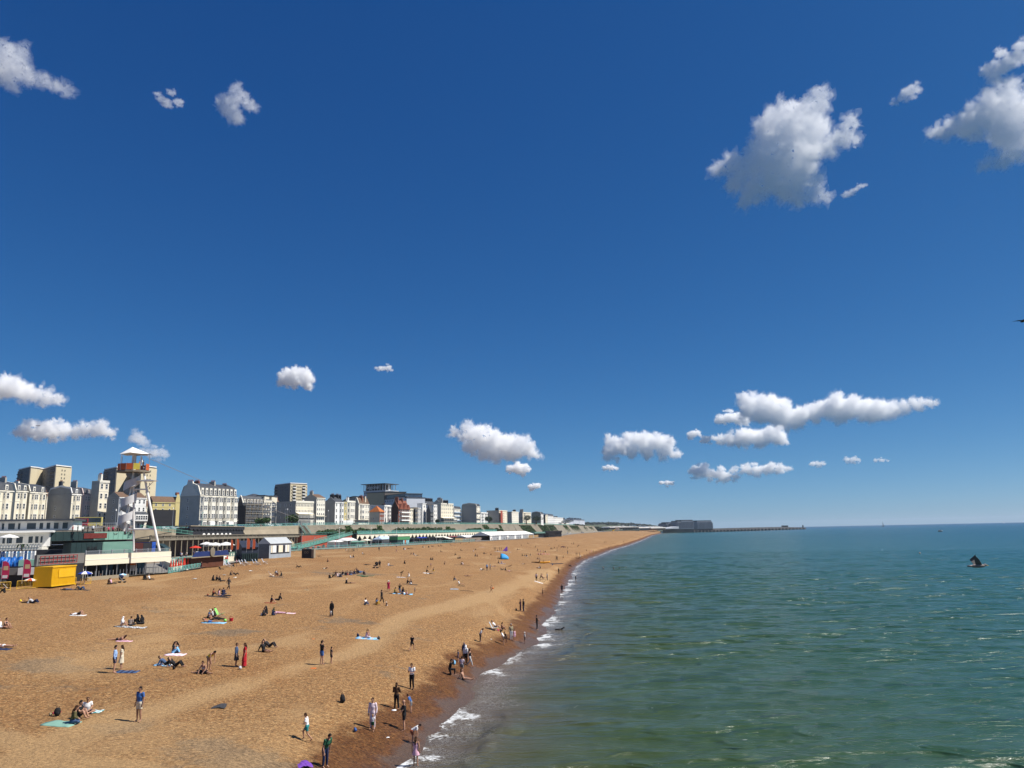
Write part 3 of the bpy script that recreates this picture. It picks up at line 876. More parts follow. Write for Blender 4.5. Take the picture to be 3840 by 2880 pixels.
house('narrow pale pink house with a small dormer between two cream houses',300.6,343,416,14,1853,wall=M_PINK,roof='mansard',rh=4,floors=4,cols=1,dorm=1,ww=2.2,bays=[(.5,4.0,.8,0,4)],balc=[(1,M_DARK,1.2)],dep=13)
house('tall slim cream house with five storeys rising above the pink one',360,403,414,24,1806,xs=338,wall=M_STUCCO,roof='flat',floors=5,cols=2,ww=1.6,trim=M_STUCCO2,mroof=M_BROWNROOF,arch=(),chim=[(.5,.6,2.6,4.2,M_STUCCO2)],balc=[(1,M_DARK,.8)])
def conserv(root,L,H,dep,fh):
 MB().box(L*.52,L*.99,-2.4,-.01,fh*1.05,fh*1.95).build('glazed_balcony',M_WHITE,root)
 put_windows(root,Matrix.Translation((0,-2.4,0)),L*.53,L*.98,5,[fh*1.2],L*.08,fh*.55)
 mb=MB();mb.v=[(L*.5,-2.7,fh*1.95),(L,-2.7,fh*1.95),(L,0,fh*2.25),(L*.5,0,fh*2.25)];mb.f=[(0,1,2,3)];mb.mi=[0];mb.build('lead_roof',M_SLATE,root)
 MB().box(L*.5,L,-2.5,-.01,fh*.86,fh*1.03).build('fascia',M_DARK,root)
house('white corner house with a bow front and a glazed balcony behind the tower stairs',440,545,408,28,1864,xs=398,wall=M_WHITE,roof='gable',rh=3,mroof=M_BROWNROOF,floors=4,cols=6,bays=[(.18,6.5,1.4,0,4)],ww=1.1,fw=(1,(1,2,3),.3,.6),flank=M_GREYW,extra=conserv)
def netting(root,L,H,dep,fh):
# dark debris netting on scaffold over the lower floors
 MB().box(-.6,L*.80,-1.6,-1.5,0,H*.70).build('scaffold_netting',M_DARK,root)
 for k in range(5):MB().box(-.6,L*.8,-1.7,-.4,H*.14*(k+1),H*.14*(k+1)+.08).build('scaffold_boards',M_DARK,root)
 MB().extr([(L*.80,0),(L*.995,0),(L*.995,H+1),(L*.95,H+4.5),(L*.87,H+4.5),(L*.82,H+1)],-.3,-.02).build('gable',M_YELLOW,root)
 MB().box(L*.85,L*.95,0,1.2,H+4,H+5.6).build('chimney',M_TERRACOTTA,root)
house('yellow fronted house wrapped in dark scaffold netting left of the long cream hotel',566,672,424,30,1882,xs=556,wall=M_YELLOW,roof='gable',rh=3.2,mroof=M_BROWNROOF,floors=5,cols=4,ww=1.2,extra=netting,flank=M_DARK)
def hotel(root,L,H,dep,fh):
 for q in(.22,.42,.62,.79):MB().box(L*q-.08,L*q+.08,-.25,-.01,0,H-.3).build('drainpipe',M_DARK,root)
 for q in(.2,.7):
  MB().extr([(L*q,0),(L*q+3.2,0),(L*q+3.2,3),(L*q+2.4,3.5),(L*q+.8,3.5),(L*q,3)],-2.4,-.02).build('porch',M_WHITE,root)
 MB().box(-.05,.2,-.5,dep,H*.62,H*.63).build('string_course',M_STUCCO2,root)
 # curved gable that rises over the flank
 pts=[(0,H),(dep*.12,H+.8),(dep*.22,H+2.4),(dep*.36,H+4.3),(dep*.40,H+7.2),(dep*.66,H+7.2),(dep*.68,H+4.6),(dep*.9,H+2.2),(dep,H)]
 mb=MB();mb.extr(pts,-.25,.35,M=Matrix.Rotation(math.pi/2,4,'Z')@Matrix.Scale(1,4))
 g=mb.build('gable',M_STUCCO2,root);g.location=(0.05,0,0)
 for j in range(5):MB().tube((.0,dep*(.42+.055*j),H+7.2),(.0,dep*(.42+.055*j),H+8.1),.2,.17,6).build('chimney_pot',M_TERRACOTTA,g)
house('long cream seaside hotel with bow windows, slate roof and tall chimneys',745,887,385,24,1858,xs=673,wall=M_STUCCO2,roof='mansard',rh=6.5,floors=4,cols=10,ww=1.1,bays=[(.1,4.6,1.3,0,4),(.31,4.6,1.3,0,4),(.51,4.6,1.3,0,4),(.71,4.6,1.3,0,4),(.91,4.4,1.6,0,4)],dorm=9,arch=(3,),fw=(1,(0,1,2,3),.5,.7),trim=M_STUCCO2,chim=[(.28,.75,3.2,7.8,M_TERRACOTTA),(.52,.42,3.6,7.6,M_GREYW),(.72,.75,2.4,6.0,M_TERRACOTTA),(.86,.45,3.4,6.6,M_SLATE)],balc=[(1,M_DARK,1.5)],extra=hotel,name='hotel',cat='hotel')
def scaff(cov=1.0,nets=True,top=1.0,step=None,boards=None):
 def f(root,L,H,dep,fh):
  bd=boards or mat('scaffold_plank',(.40,.34,.26),.8,.2,1)
  st=step or fh
  sc=MB();n=max(3,int(L*cov/2.6))
  for i in range(n+1):
   x=L*cov*i/n
   for y in(-2.6,-1.3):sc.tube((x,y,0),(x,y,H*top+1),.10,None,4,cap=False)
  for k in range(int(H*top/st)+1):
   sc.box(0,L*cov,-2.68,-2.60,k*st+st*.95+1.0,k*st+st*.95+1.09)
   MB().box(-.3,L*cov+.3,-2.7,-1.2,k*st+st*.9,k*st+st*.9+.16).build('scaffold_boards',bd,root)
  for i in range(n):
   sc.tube((L*cov*i/n,-2.62,0),(L*cov*(i+1)/n,-2.62,H*top),.07,None,4,cap=False)
  sc.build('scaffold_poles',M_STEEL,root)
  if nets:MB().box(-.8,-.7,-2.6,dep*.9,0,H*.92).build('scaffold_netting',M_DARK,root)
 return f
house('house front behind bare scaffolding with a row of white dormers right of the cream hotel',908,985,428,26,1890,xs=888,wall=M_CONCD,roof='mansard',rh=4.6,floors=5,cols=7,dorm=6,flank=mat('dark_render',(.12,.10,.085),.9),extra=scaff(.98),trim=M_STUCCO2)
house('cream attic storeyed house at the right end of the scaffolding',985.5,1018,444,26,1881,wall=M_STUCCO2,roof='flat',floors=5,cols=3,dep=12,extra=scaff(.9,False,.8))
house('low white house with scaffold, white banner and bright netting left of the arched hotel',1018.5,1035,470,26,1890,wall=M_WHITE,roof='gable',rh=3,floors=4,cols=2,dep=10,extra=scaff(1,False,.9))
def arch_hotel(root,L,H,dep,fh):
 MB().box(0,L*.86,-2.6,-.02,fh*.93,fh*1.0).build('balcony',M_WHITE,root)
 ver=MB()
 for i in range(13):x=L*.86*i/12;ver.box(x-.09,x+.09,-2.6,-2.45,0,fh*1.9)
 ver.build('veranda_posts',M_WHITE,root)
 mb=MB();mb.v=[(0,-2.9,fh*1.92),(L*.86,-2.9,fh*1.92),(L*.86,0,fh*2.25),(0,0,fh*2.25)];mb.f=[(0,1,2,3)];mb.mi=[0];mb.build('veranda_roof',M_STUCCO,root)
 MB().box(0,L*.86,-2.64,-2.55,fh,fh*1.28).build('balcony_railing',M_DARK,root)
 for i in range(2):
  MB().prism([(0+1.6*math.cos(a),0+1.6*math.sin(a))for a in[math.pi*k/8 for k in range(9)]],-.3,.02,M=Matrix.Translation((0,dep*(.18+.45*i),.0))@Matrix.Rotation(math.pi/2,4,'Z')@Matrix.Rotation(math.pi/2,4,'X')).build('arched_doorway',M_DARK,root)
house('flat roofed cream hotel with long rows of small arched windows and a black veranda',1107,1175,462,26,1882,xs=1036,wall=M_STUCCO,roof='flat',floors=4,cols=12,ww=.95,wh=.5,arch=(2,3),fw=(3,(1,2,3),.12,.95),flank=M_GREYW,trim=M_STUCCO2,extra=arch_hotel,name='hotel',cat='hotel')
house('tall cream house of five and a half storeys right of the arched hotel',1185,1218,488,26,1866,xs=1140,wall=M_STUCCO2,roof='gable',rh=2.5,mroof=M_BROWNROOF,floors=6,cols=4,ww=.95,wh=.5,balc=[(2,M_DARK,1.5)],flank=M_GREYW,chim=[(.1,.5,2.5,4,M_GREYW)])
house('white house with a wide blank grey side wall and many chimneys',1255,1289,505,24,1882,xs=1219,wall=M_WHITE,roof='gable',rh=3.4,floors=4,cols=3,bays=[(.7,3.6,1.2,0,4)],ww=1.3,flank=M_GREYW,chim=[(.2,.5,3,5,M_DARK),(.7,.5,3,5,M_DARK),(.95,.4,2,4.6,M_DARK)])
def lowwhite(root,L,H,dep,fh):MB().box(-9,L*.9,-6,-.02,0,fh*.85).build('ground_floor_extension',M_WHITE,root)
house('slim yellowish house set back between two white ones',1289.5,1299,545,24,1886,wall=M_YELLOW,roof='flat',floors=4,cols=1,dep=9,extra=lowwhite)
house('cream bow fronted house with round headed windows',1299.5,1331,552,24,1881,wall=M_STUCCO2,roof='flat',floors=4,cols=4,ww=.95,arch=(1,2,3),bays=[(.42,7.5,1.5,0,4)],dep=13,chim=[(.6,.3,2,3.2,M_WHITE)],balc=[(1,M_DARK,1.2)])
house('white house with deep cornices and a black balcony left of the orange roof',1344,1384,568,22,1889,xs=1331.5,wall=M_STUCCO2,roof='mansard',rh=4.5,floors=4,cols=5,ww=1.1,bays=[(.3,5,1.2,1,4)],mroof=M_BROWNROOF,flank=M_GREYW,balc=[(1,M_DARK,1.6)],chim=[(.4,.5,3,6,M_TERRACOTTA),(.7,.5,3,5.6,M_STUCCO)])
house('dark red brick house with a bright orange hipped roof',1423,1440,560,26,1919,xs=1385,wall=M_BRICK,roof='hip',rh=4.4,mroof=M_TILE,floors=3,cols=2,flank=M_BRICK,fw=(1,(1,),.4,.7),ww=1.4)
house('slim white house with blue ground floor right of the orange roof',1440.5,1466,600,22,1897,wall=M_WHITE,roof='flat',floors=5,cols=3,bays=[(.65,3.8,1.3,0,5)],dep=12,ww=1)
def gables(root,L,H,dep,fh):
 for q,w in((.18,.16),(.55,.18),(.85,.13)):
  x=L*q;hw=L*w
  MB().extr([(x-hw,H-.2),(x+hw,H-.2),(x,H+hw*1.5)],-1.2,3).build('gable',M_BRICK,root)
 for k in(1,2,3):MB().box(L*.12,L*.95,-1.8,-.02,fh*k-.2,fh*k+.75).build('balcony',M_WHITE,root)
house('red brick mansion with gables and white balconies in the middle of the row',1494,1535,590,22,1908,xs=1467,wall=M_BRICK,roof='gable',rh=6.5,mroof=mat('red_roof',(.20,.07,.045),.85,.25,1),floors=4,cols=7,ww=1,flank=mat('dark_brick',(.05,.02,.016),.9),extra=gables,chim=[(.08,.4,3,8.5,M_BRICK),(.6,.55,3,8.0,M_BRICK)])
house('slim cream house right of the brick mansion',1535.5,1549,668,22,1910,wall=M_STUCCO,roof='flat',floors=4,cols=2,dep=12)
house('dark scaffolded house front left of the white turreted house',1549.5,1567,690,22,1905,wall=M_CONCD,roof='flat',floors=4,cols=3,dep=12,extra=scaff(1,True,.95))
def turret(root,L,H,dep,fh):
 MB().box(L*.36,L*.80,-1.5,4,-1,H+4.4).build('turret',M_WHITE,root)
 MB().box(L*.33,L*.83,-1.9,4.2,H+4.42,H+4.9).build('turret_cornice',M_WHITE,root)
 put_windows(root,Matrix.Translation((0,-1.5,0)),L*.38,L*.78,1,[fh*k+1 for k in range(5)],2.0,fh*.5)
house('bright white house with a square turret',1567.5,1598,700,22,1907,wall=M_WHITE,roof='flat',floors=4,cols=6,ww=.9,dep=14,extra=turret)
house('low dark tarred house with steep roof right of the white turret',1614,1625,705,24,1922,xs=1599,wall=M_DARK,flank=M_SLATE,roof='gable',rh=7,floors=3,cols=2)
house('slim white house with pairs of windows left of the big cream hotel',1626,1644,745,22,1895,wall=M_WHITE,roof='flat',floors=5,cols=3,ww=1.2,dep=15)
def veranda(root,L,H,dep,fh):
 mb=MB();mb.v=[(-1,-3.6,fh*1.85),(L+1,-3.6,fh*1.85),(L+1,0,fh*2.15),(-1,0,fh*2.15)];mb.f=[(0,1,2,3)];mb.mi=[0];mb.build('veranda_roof',M_STUCCO,root)
 MB().box(-1,L+1,-3.6,-.02,fh*.95,fh*1.02).build('balcony',M_STUCCO2,root);MB().box(-1,L+1,-3.6,-3.5,fh*1.02,fh*1.3).build('balcony_railing',M_DARK,root)
 MB().box(0,L,-.3,-.02,fh*1.05,fh*1.8).build('shaded_glazing',M_GLASS,root)
 for i in range(8):MB().box(L*i/7-.12,L*i/7+.12,-3.5,-3.3,0,fh*1.86).build('veranda_post',M_STUCCO2,root)
house('large cream hotel with five regular window rows and a long veranda',1654,1700,722,24,1889,xs=1640,wall=M_STUCCO,roof='flat',floors=6,cols=6,ww=1.3,trim=M_STUCCO2,extra=veranda,name='hotel',cat='hotel',chim=[(.1,.3,3,4.5,M_GREYW),(.5,.4,5,3.2,M_DARK)])
def blueb(root,L,H,dep,fh):
 for k in(1,2,3):MB().box(0,L,-1.4,-.02,fh*k-.1,fh*k+.5).build('balcony',mat('blue_paint',(.20,.32,.48),.6),root)
house('modest house with pale blue balconies between the cream hotel and the grey block',1703,1729,790,20,1908,wall=M_STUCCO2,roof='mansard',rh=3.4,floors=4,cols=5,extra=blueb,dep=15,ww=1)
house('big grey corner block with dark mansard roof',1788,1801,800,22,1899,xs=1731,wall=M_STUCCO2,roof='mansard',rh=3.6,floors=6,cols=2,fw=(6,(0,1,2,3,4,5),.02,.98),flank=M_GREYW,name='hotel',cat='hotel',balc=[(2,M_DARK,1.4),(4,M_DARK,1.4)])
house('white three storey house with two bays beyond the grey corner block',1803,1829,880,18,1923,wall=M_WHITE,roof='flat',floors=4,cols=4,dep=14,bays=[(.25,5,1.4,0,4),(.75,5,1.4,0,4)])
def redsc(root,L,H,dep,fh):
 for k in range(6):MB().box(-.5,L*.45,-2,-.3,fh*.8*k+2,fh*.8*k+2.3).build('scaffold_boards',mat('red_netting',(.30,.06,.04),.85),root)
 MB().box(-.3,L*.22,-2.1,-2,0,H).build('scaffold_netting',mat('red_netting',(.30,.06,.04),.85),root)
house('grey block with rust red scaffold netting on its corner',1872,1902,900,18,1915,xs=1825,wall=M_STUCCO,roof='flat',floors=6,cols=5,fw=(4,(1,2,3,4,5),.1,.95),flank=M_GREYW,extra=redsc,chim=[(.05,.2,4,3,M_DARK)])
house('cream and white pair with a windowed grey side beyond the red netting',1920,1945,980,18,1920,xs=1898,wall=M_STUCCO2,roof='flat',floors=6,cols=6,fw=(3,(1,2,3,4),.2,.95),flank=M_GREYW,chim=[(.7,.4,4,3,M_DARK)])
house('cream crescent block with curved front',1961,1992,1040,18,1922,xs=1946,wall=M_STUCCO,roof='flat',floors=6,cols=8,bays=[(.22,9,2.4,0,6)],fw=(2,(1,2,3,4),.3,.95),flank=M_GREYW,chim=[(.05,.4,5,4,M_GREYW)])
house('greenish side wall and white front beyond the cream crescent',2029,2038,1100,20,1928,xs=1993,wall=M_WHITE,roof='mansard',rh=4,floors=6,cols=3,fw=(5,(1,2,3,4),.05,.95),flank=mat('olive_render',(.24,.25,.2),.85),name='hotel',cat='hotel')
house('dark house with a cream pilastered front farther along',2046,2054,1240,17,1932,xs=2038.5,wall=M_STUCCO,roof='flat',floors=5,cols=3,flank=M_DARK)
house('white terrace with four storeys near the end of the row',2054.5,2076,1290,16,1934,wall=M_WHITE,roof='mansard',rh=4,floors=5,cols=10,ww=1.2,dep=18)
def porchw(root,L,H,dep,fh):MB().box(L*.15,L*.95,-12,-6,-3,3.6).build('pavilion_front',M_STUCCO2,root)
house('long white palace fronted terrace at the end of the row',2077,2112,1420,14,1941,wall=M_WHITE,roof='flat',floors=4,cols=22,ww=1.4,dep=20,base=21.5,extra=porchw,chim=[(.1,.4,5,3,M_DARK),(.4,.4,5,3,M_DARK),(.7,.4,5,3,M_DARK)])
M_FARW=mat('haze_tinted_stucco',(.50,.53,.60),.8,.05,.1)  # blue grey tint puts distance haze into the white stucco colour
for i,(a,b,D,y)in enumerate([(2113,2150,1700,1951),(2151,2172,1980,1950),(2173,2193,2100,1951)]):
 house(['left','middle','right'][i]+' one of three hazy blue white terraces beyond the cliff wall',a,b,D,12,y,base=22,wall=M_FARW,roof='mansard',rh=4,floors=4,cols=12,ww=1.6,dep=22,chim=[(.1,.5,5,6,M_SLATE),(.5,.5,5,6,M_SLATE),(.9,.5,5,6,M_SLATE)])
 # ------------------------------------------------------------------ tower blocks and the town behind
M_PANEL=mat('cream_cladding',(.58,.50,.34),.8,.05,.2)
M_PANELS=mat('grey_cladding',(.16,.155,.15),.8,.08,.2)
def tower(label,D,parts,ytop,group='tower blocks behind the sea front',base=18):
 """parts: (x0, x1, dD0, dD1, material, balcony columns) face by face, in pixel columns with their depths"""
 root=empty('tower_block',pd(parts[0][0],D,base),0,label,'tower block',group)
 P0=root.location.copy()
 fp=[pd(parts[0][0],D+parts[0][2],base)-P0]+[pd(p[1],D+p[3],base)-P0 for p in parts]
 zc=min(zat((p[0]+p[1])/2,ytop,D+(p[2]+p[3])/2)for p in parts)-base-1.3
 core=[(p.x,p.y)for p in fp]+[(fp[-1].x-9,fp[-1].y+16),(fp[0].x-4,fp[0].y+22)]
 MB().prism(core,0,zc).build('core',M_PANEL,root)
 MB().prism(core,zc+.76,zc+1.5).build('flat_roof',M_WHITE,root)
 MB().prism([(x*.985,y*.985+.4)for x,y in core],zc+.01,zc+.75).build('louvre_band',M_DARK,root)
 for(xa,xb,da,db,m,wc,ww_,back)in parts:
  a=pd(xa,D+da,base)-P0;b=pd(xb,D+db,base)-P0
  z1=zc+1.3
  d=(b-a);L=d.length;an=math.atan2(d.y,d.x)
  M=Matrix.Translation(a)@Matrix.Rotation(an,4,'Z')
  MB().box(0,L,-.35,-.01,0,z1-1.5,M=M).build('wall',m,root)
  M=M@Matrix.Translation((0,-.35,0))
  nf=int((z1-4)/2.85)
  for k in range(nf):
   z=z1-4.2-k*2.85
   if z<3:break
   for(q,kind)in wc:
    if kind=='w':
     put_windows(root,M,L*q-ww_*.5,L*q+ww_*.5,1,[z],ww_*.8,1.35,m)
    else:
     MB().box(L*q[0],L*q[1],-.05,.35,z-.2,z+1.9,M=M).build('balcony_recess',M_DARK,root)
     MB().box(L*q[0],L*q[1],-.9,-.06,z-.3,z+.55,M=M).build('balcony_front',M_PANELS if kind=='g' else M_WHITE,root)
 return root
tower('pair of linked tower blocks at far left behind the cream terrace',560,[(45,91,30,8,M_PANELS,[((.05,.42),'g'),(.62,'w'),(.85,'w')],2.0,14),(91,116,8,14,M_PANEL,[],2,14),(116,142,30,26,M_PANELS,[((.05,.95),'g')],2,10),(142,187,22,0,M_PANELS,[((.6,.97),'g'),(.15,'w'),(.4,'w')],2.0,12),(187,247,0,16,M_PANEL,[(.38,'w'),(.56,'w')],1.6,16)],1747)
tower('pair of linked tower blocks behind the white canopied tower',520,[(372,420,26,8,M_PANELS,[((.05,.42),'g'),(.62,'w'),(.85,'w')],2.0,14),(420,441,8,13,M_PANEL,[],2,14),(441,478,28,24,M_PANELS,[((.05,.95),'g')],2,10),(478,513,20,0,M_PANELS,[((.5,.97),'g'),(.15,'w'),(.4,'w')],2.0,12),(513,572,0,16,M_PANEL,[(.38,'w'),(.58,'w')],1.6,16)],1748)
tower('single cream tower block with rows of small windows behind the arched hotel',700,[(1025,1083,22,0,M_PANELS,[((.02,.2),'g'),(.42,'w'),(.55,'w'),(.72,'w'),(.85,'w')],1.6,20),(1083,1147,0,14,M_PANEL,[(.08,'w'),((.14,.32),'p'),(.4,'w'),(.48,'w'),(.56,'w'),(.63,'w'),((.7,.88),'p'),(.93,'w')],1.2,20)],1812)
GB='buildings on the hill behind the sea front'
def slab(label,xa,xb,D,yt,yb,m,da=0,db=0,floors=3,cols=6,back=14,name='building',band=None,roofm=None,g=M_GLASS,cat='building',arc=0,ww=1.6):
 a=pd(xa,D+da,0);b=pd(xb,D+db,0)
 zb=zat((xa+xb)/2,yb,D);zt=zat((xa+xb)/2,yt,D)
 a.z=b.z=zb
 d=b-a;L=d.length;root=empty(name,a,math.atan2(d.y,d.x),label,cat,GB)
 H=zt-zb
 if arc:
  n=12;pts=[(0,0),(L,0)]+[(L*(1-i/n),H*(1-arc)+H*arc*math.sin(math.pi*(i/n)*.9+.15))for i in range(n+1)]
  MB().extr(pts,0,back).build('wall',m,root)
  MB().extr([(x,z+.02)for x,z in pts[2:]]+[(x,z+.9)for x,z in reversed(pts[2:])],-1,back+1).build('roof',roofm or M_SLATE,root)
 else:
  MB().box(0,L,0,back,0,H).build('wall',m,root)
  MB().box(-.4,L+.4,-.4,back+.4,H+.003,H+.7).build('roof',roofm or M_SLATE,root)
  if floors:put_windows(root,Matrix.Identity(4),0,L,cols,[H*(k+.3)/floors for k in range(floors)],min(L/cols*.62,ww*1.6),H/floors*.45,m,g,bar=False)
 return root,L,H,back
slab('low slate roofed houses with cream gables on the hill right of the long hotel',885,965,620,1862,1905,M_PANELS,30,0,2,8)
slab('cream gable fronted house, left of two beneath the hill roofs',956,984,600,1860,1905,M_STUCCO,floors=3,cols=2)
slab('cream gable fronted house, right of two beneath the hill roofs',985,1012,612,1862,1905,M_STUCCO,floors=3,cols=2)
house('low pitched slate roof crowning the hill behind the scaffolded front',945,1000,640,26,1863,xs=900,base=22,wall=M_PANELS,roof='hip',rh=3,floors=2,cols=3,group=GB)
house('cluster of red chimneyed cottages left of the single cream tower',1020,1045,640,26,1882,xs=1008,base=22,wall=M_STUCCO2,roof='gable',rh=2.5,mroof=M_BROWNROOF,floors=2,cols=3,group=GB,chim=[(.3,.5,3,4.5,M_BRICK),(.8,.5,3,4.3,M_BRICK)])
slab('curved dark roofed hall behind the white houses',1283,1372,820,1862,1915,M_GREYW,20,0,0,5,30,arc=.35)
M_HOSP=mat('hospital_cladding',(.50,.52,.56),.6,.05,.3)
ht,HL,HH,HB=slab('tall hospital tower with an open frame and pale lettering at its top',1361,1443,860,1841,1920,M_HOSP,12,0,6,14,26,g=M_GLASSB,roofm=M_HOSP)
fr=MB();top=zat(1400,1813,860)-zat(1400,1841,860)
for i in range(9):
 x=HL*i/8;fr.box(x-.25,x+.25,0,.5,HH+.7,HH+top-.6);fr.box(x-.25,x+.25,20,20.5,HH+.7,HH+top-.6)
fr.build('crown_frame',M_STEEL,ht)
MB().box(-2.5,HL+1,-2.5,HB,HH+top-.6,HH+top).build('crown_roof',M_SLATE,ht)
MB().box(1,HL*.86,2,18,HH+.71,HH+top-1.2).build('plant_room',M_DARK,ht)
sx=HL*.10
tx=bpy.data.curves.new('lettering','FONT');tx.body='Regional';tx.size=top*.62;tx.extrude=.15;tx.align_x='LEFT';tx.space_character=1.05
to=bpy.data.objects.new('lettering',tx);C.objects.link(to)
dg=bpy.context.evaluated_depsgraph_get();tm=bpy.data.meshes.new_from_object(to.evaluated_get(dg));bpy.data.objects.remove(to)
tm.materials.clear()
lt=link('lettering',tm,None,ht);tm.materials.append(M_WHITE);lt.matrix_local=Matrix.Translation((sx,-.8,HH+top*.34))@Matrix.Rotation(math.pi/2,4,'X')
slab('white stair tower on the right of the hospital tower',1445,1462,870,1816,1900,M_WHITE,0,4,0,1,10,roofm=M_DARK)
slab('brown clad hospital wing in front of the tower',1409,1440,800,1846,1920,mat('brown_cladding',(.13,.11,.095),.7,.1),20,0,5,4,24)
slab('tan sided end of the brown hospital wing',1440.5,1478,801,1847,1912,mat('tan_cladding',(.46,.38,.24),.7),0,24,0,4,20)
slab('glass topped hospital block stepping down to the right',1444,1518,770,1853,1868,M_GLASSB,30,0,1,16,20,g=M_GLASSB)
slab('pale lower floors of the glass topped hospital block',1441,1524,768,1868,1915,M_HOSP,30,0,3,10,22,g=M_GLASSB)
slab('white framed corner of the hospital block',1524.5,1540,769,1864,1905,M_WHITE,0,8,3,2,14,g=M_GLASSB)
slab('second glazed box of the hospital stepping down',1524,1548,800,1855,1880,M_GLASSB,0,6,1,5,14,g=M_GLASSB)
slab('third glazed box of the hospital stepping down',1541,1556,810,1860,1905,M_HOSP,0,6,3,3,14,g=M_GLASSB)
slab('fourth pale box of the hospital with framed window',1556.5,1571,800,1866,1905,M_WHITE,0,6,2,1,14,g=M_GLASSB,ww=4)
slab('last small glazed box of the hospital',1571.5,1581,820,1871,1905,M_HOSP,0,6,2,2,14,g=M_GLASSB)
house('dark slate roofs with rows of chimneys behind the white turret',1600,1640,800,24,1890,xs=1560,base=24,wall=M_PANELS,roof='gable',rh=4,floors=2,cols=4,group=GB,chim=[(q/6+.05,.5,4,6,M_DARK)for q in range(6)])
house('grey rendered back block above the big cream hotel',1650,1680,790,24,1885,xs=1625,base=24,wall=M_GREYW,roof='gable',rh=3,floors=2,cols=4,group=GB,chim=[(.3,.5,4,5,M_GREYW)])
house('row of brown roofed houses filling the gap behind the tall slim cream house',330,440,455,20,1882,base=18,wall=M_GREYW,roof='gable',rh=4,mroof=M_BROWNROOF,floors=3,cols=6,group=GB,dep=14)
house('terracotta roofed houses behind the white glazed balcony house',540,640,470,22,1900,base=18,wall=M_STUCCO,roof='gable',rh=4,mroof=M_BROWNROOF,floors=3,cols=6,group=GB,dep=14)
house('cream house with orange stained roof filling the gap left of the grey gable',160,235,440,14,1862,base=18,wall=M_STUCCO,roof='gable',rh=3,mroof=M_BROWNROOF,floors=3,cols=4,group=GB,dep=14,chim=[(.4,.5,3,4,M_TERRACOTTA)])
house('grey backed houses between the tall cream house and the blank side wall',1190,1260,600,24,1892,base=22,wall=M_GREYW,roof='gable',rh=4,floors=3,cols=6,group=GB,dep=16)
house('dark houses filling the gap behind the orange hipped roof',1380,1500,690,24,1912,base=22,wall=M_PANELS,roof='gable',rh=5,floors=3,cols=8,group=GB,dep=16,chim=[(.2,.5,4,6,M_DARK),(.7,.5,4,6,M_DARK)])
# ------------------------------------------------------------------ people
# joints, forward = +Y, right = +X, metres for a 1.72 m adult
def mirror(d):
 o={}
 for k,v in d.items():
  if k.endswith('*'):
   o[k[:-1]+'R']=v;o[k[:-1]+'L']=(-v[0],v[1],v[2])
  else:o[k]=v
 return o
def P_(base,**kw):
 o=dict(base)
 for k,v in kw.items():
  if k[-1]=='_':
   o[k[:-1]+'R']=v;o[k[:-1]+'L']=(-v[0],v[1],v[2])
  else:o[k]=v
 return o
_st=mirror({'pel':(0,0,.94),'chest':(0,.01,1.22),'neck':(0,-.01,1.43),'head':(0,.02,1.595),'sh*':(.175,-.01,1.385),'el*':(.235,-.03,1.11),'wr*':(.245,.04,.87),'hd*':(.24,.07,.79),'hip*':(.085,0,.90),'kn*':(.10,.02,.49),'an*':(.11,-.02,.085),'toe*':(.13,.12,.03)})
def lean(base,ang,piv='pel',keys=('chest','neck','head','shR','shL','elR','elL','wrR','wrL','hdR','hdL')):
 o=dict(base);p=Vector(base[piv]);M=Matrix.Rotation(-ang,3,'X')
 for k in keys:o[k]=tuple(p+M@(Vector(base[k])-p))
 return o
def turn_legs(base,pelz,legs):
 d=Vector((0,0,pelz-base['pel'][2]));o={}
 for k,v in base.items():
  o[k]=tuple(Vector(v)+d)
 o.update({k:v for k,v in P_({},**legs).items()})
 return o
POSES={}
POSES['stand']=_st
POSES['folded']=P_(_st,elR=(.25,.08,1.12),elL=(-.25,.08,1.12),wrR=(.05,.22,1.13),wrL=(-.05,.24,1.15),hdR=(-.04,.24,1.15),hdL=(.04,.26,1.17),knR=(.1,.05,.5),anR=(.14,.03,.085),toeR=(.18,.16,.03))
POSES['phone']=P_(_st,elR=(.24,.06,1.12),wrR=(.10,.26,1.20),hdR=(.06,.31,1.25),elL=(-.24,.05,1.12),wrL=(-.08,.24,1.10),hdL=(-.02,.28,1.12),head=(0,.05,1.585))
POSES['reach']=P_(_st,elR=(.22,.22,1.22),wrR=(.18,.45,1.16),hdR=(.17,.54,1.15),elL=(-.22,.1,1.15),wrL=(-.2,.3,1.05),hdL=(-.19,.38,1.03))
POSES['walk']=P_(_st,knR=(.09,.17,.52),anR=(.09,.28,.10),toeR=(.09,.42,.06),knL=(-.09,-.04,.49),anL=(-.09,-.33,.16),toeL=(-.09,-.22,.04),elR=(.24,-.14,1.13),wrR=(.25,-.12,.90),hdR=(.25,-.10,.82),elL=(-.24,.06,1.12),wrL=(-.22,.24,.96),hdL=(-.21,.30,.90))
POSES['run']=P_(lean(POSES['walk'],R(10)),knR=(.09,.28,.60),anR=(.09,.20,.22),toeR=(.09,.33,.16),elR=(.24,.02,1.12),wrR=(.22,.25,1.10),hdR=(.21,.33,1.12),wrL=(-.22,.3,1.1),hdL=(-.2,.38,1.12))
_b=lean(_st,R(58))
POSES['bend']=P_(_b,elR=(.20,.36,.86),wrR=(.16,.40,.62),hdR=(.15,.42,.54),elL=(-.20,.36,.86),wrL=(-.16,.42,.64),hdL=(-.15,.44,.56),knR=(.12,.08,.50),knL=(-.12,.02,.49),pel=(0,-.08,.92))
_h=lean(_st,R(28))
POSES['stoop']=P_(_h,elR=(.22,.12,.98),wrR=(.22,.20,.76),hdR=(.22,.22,.68),elL=(-.23,.08,1.0),wrL=(-.25,.02,.78),hdL=(-.25,.0,.70))
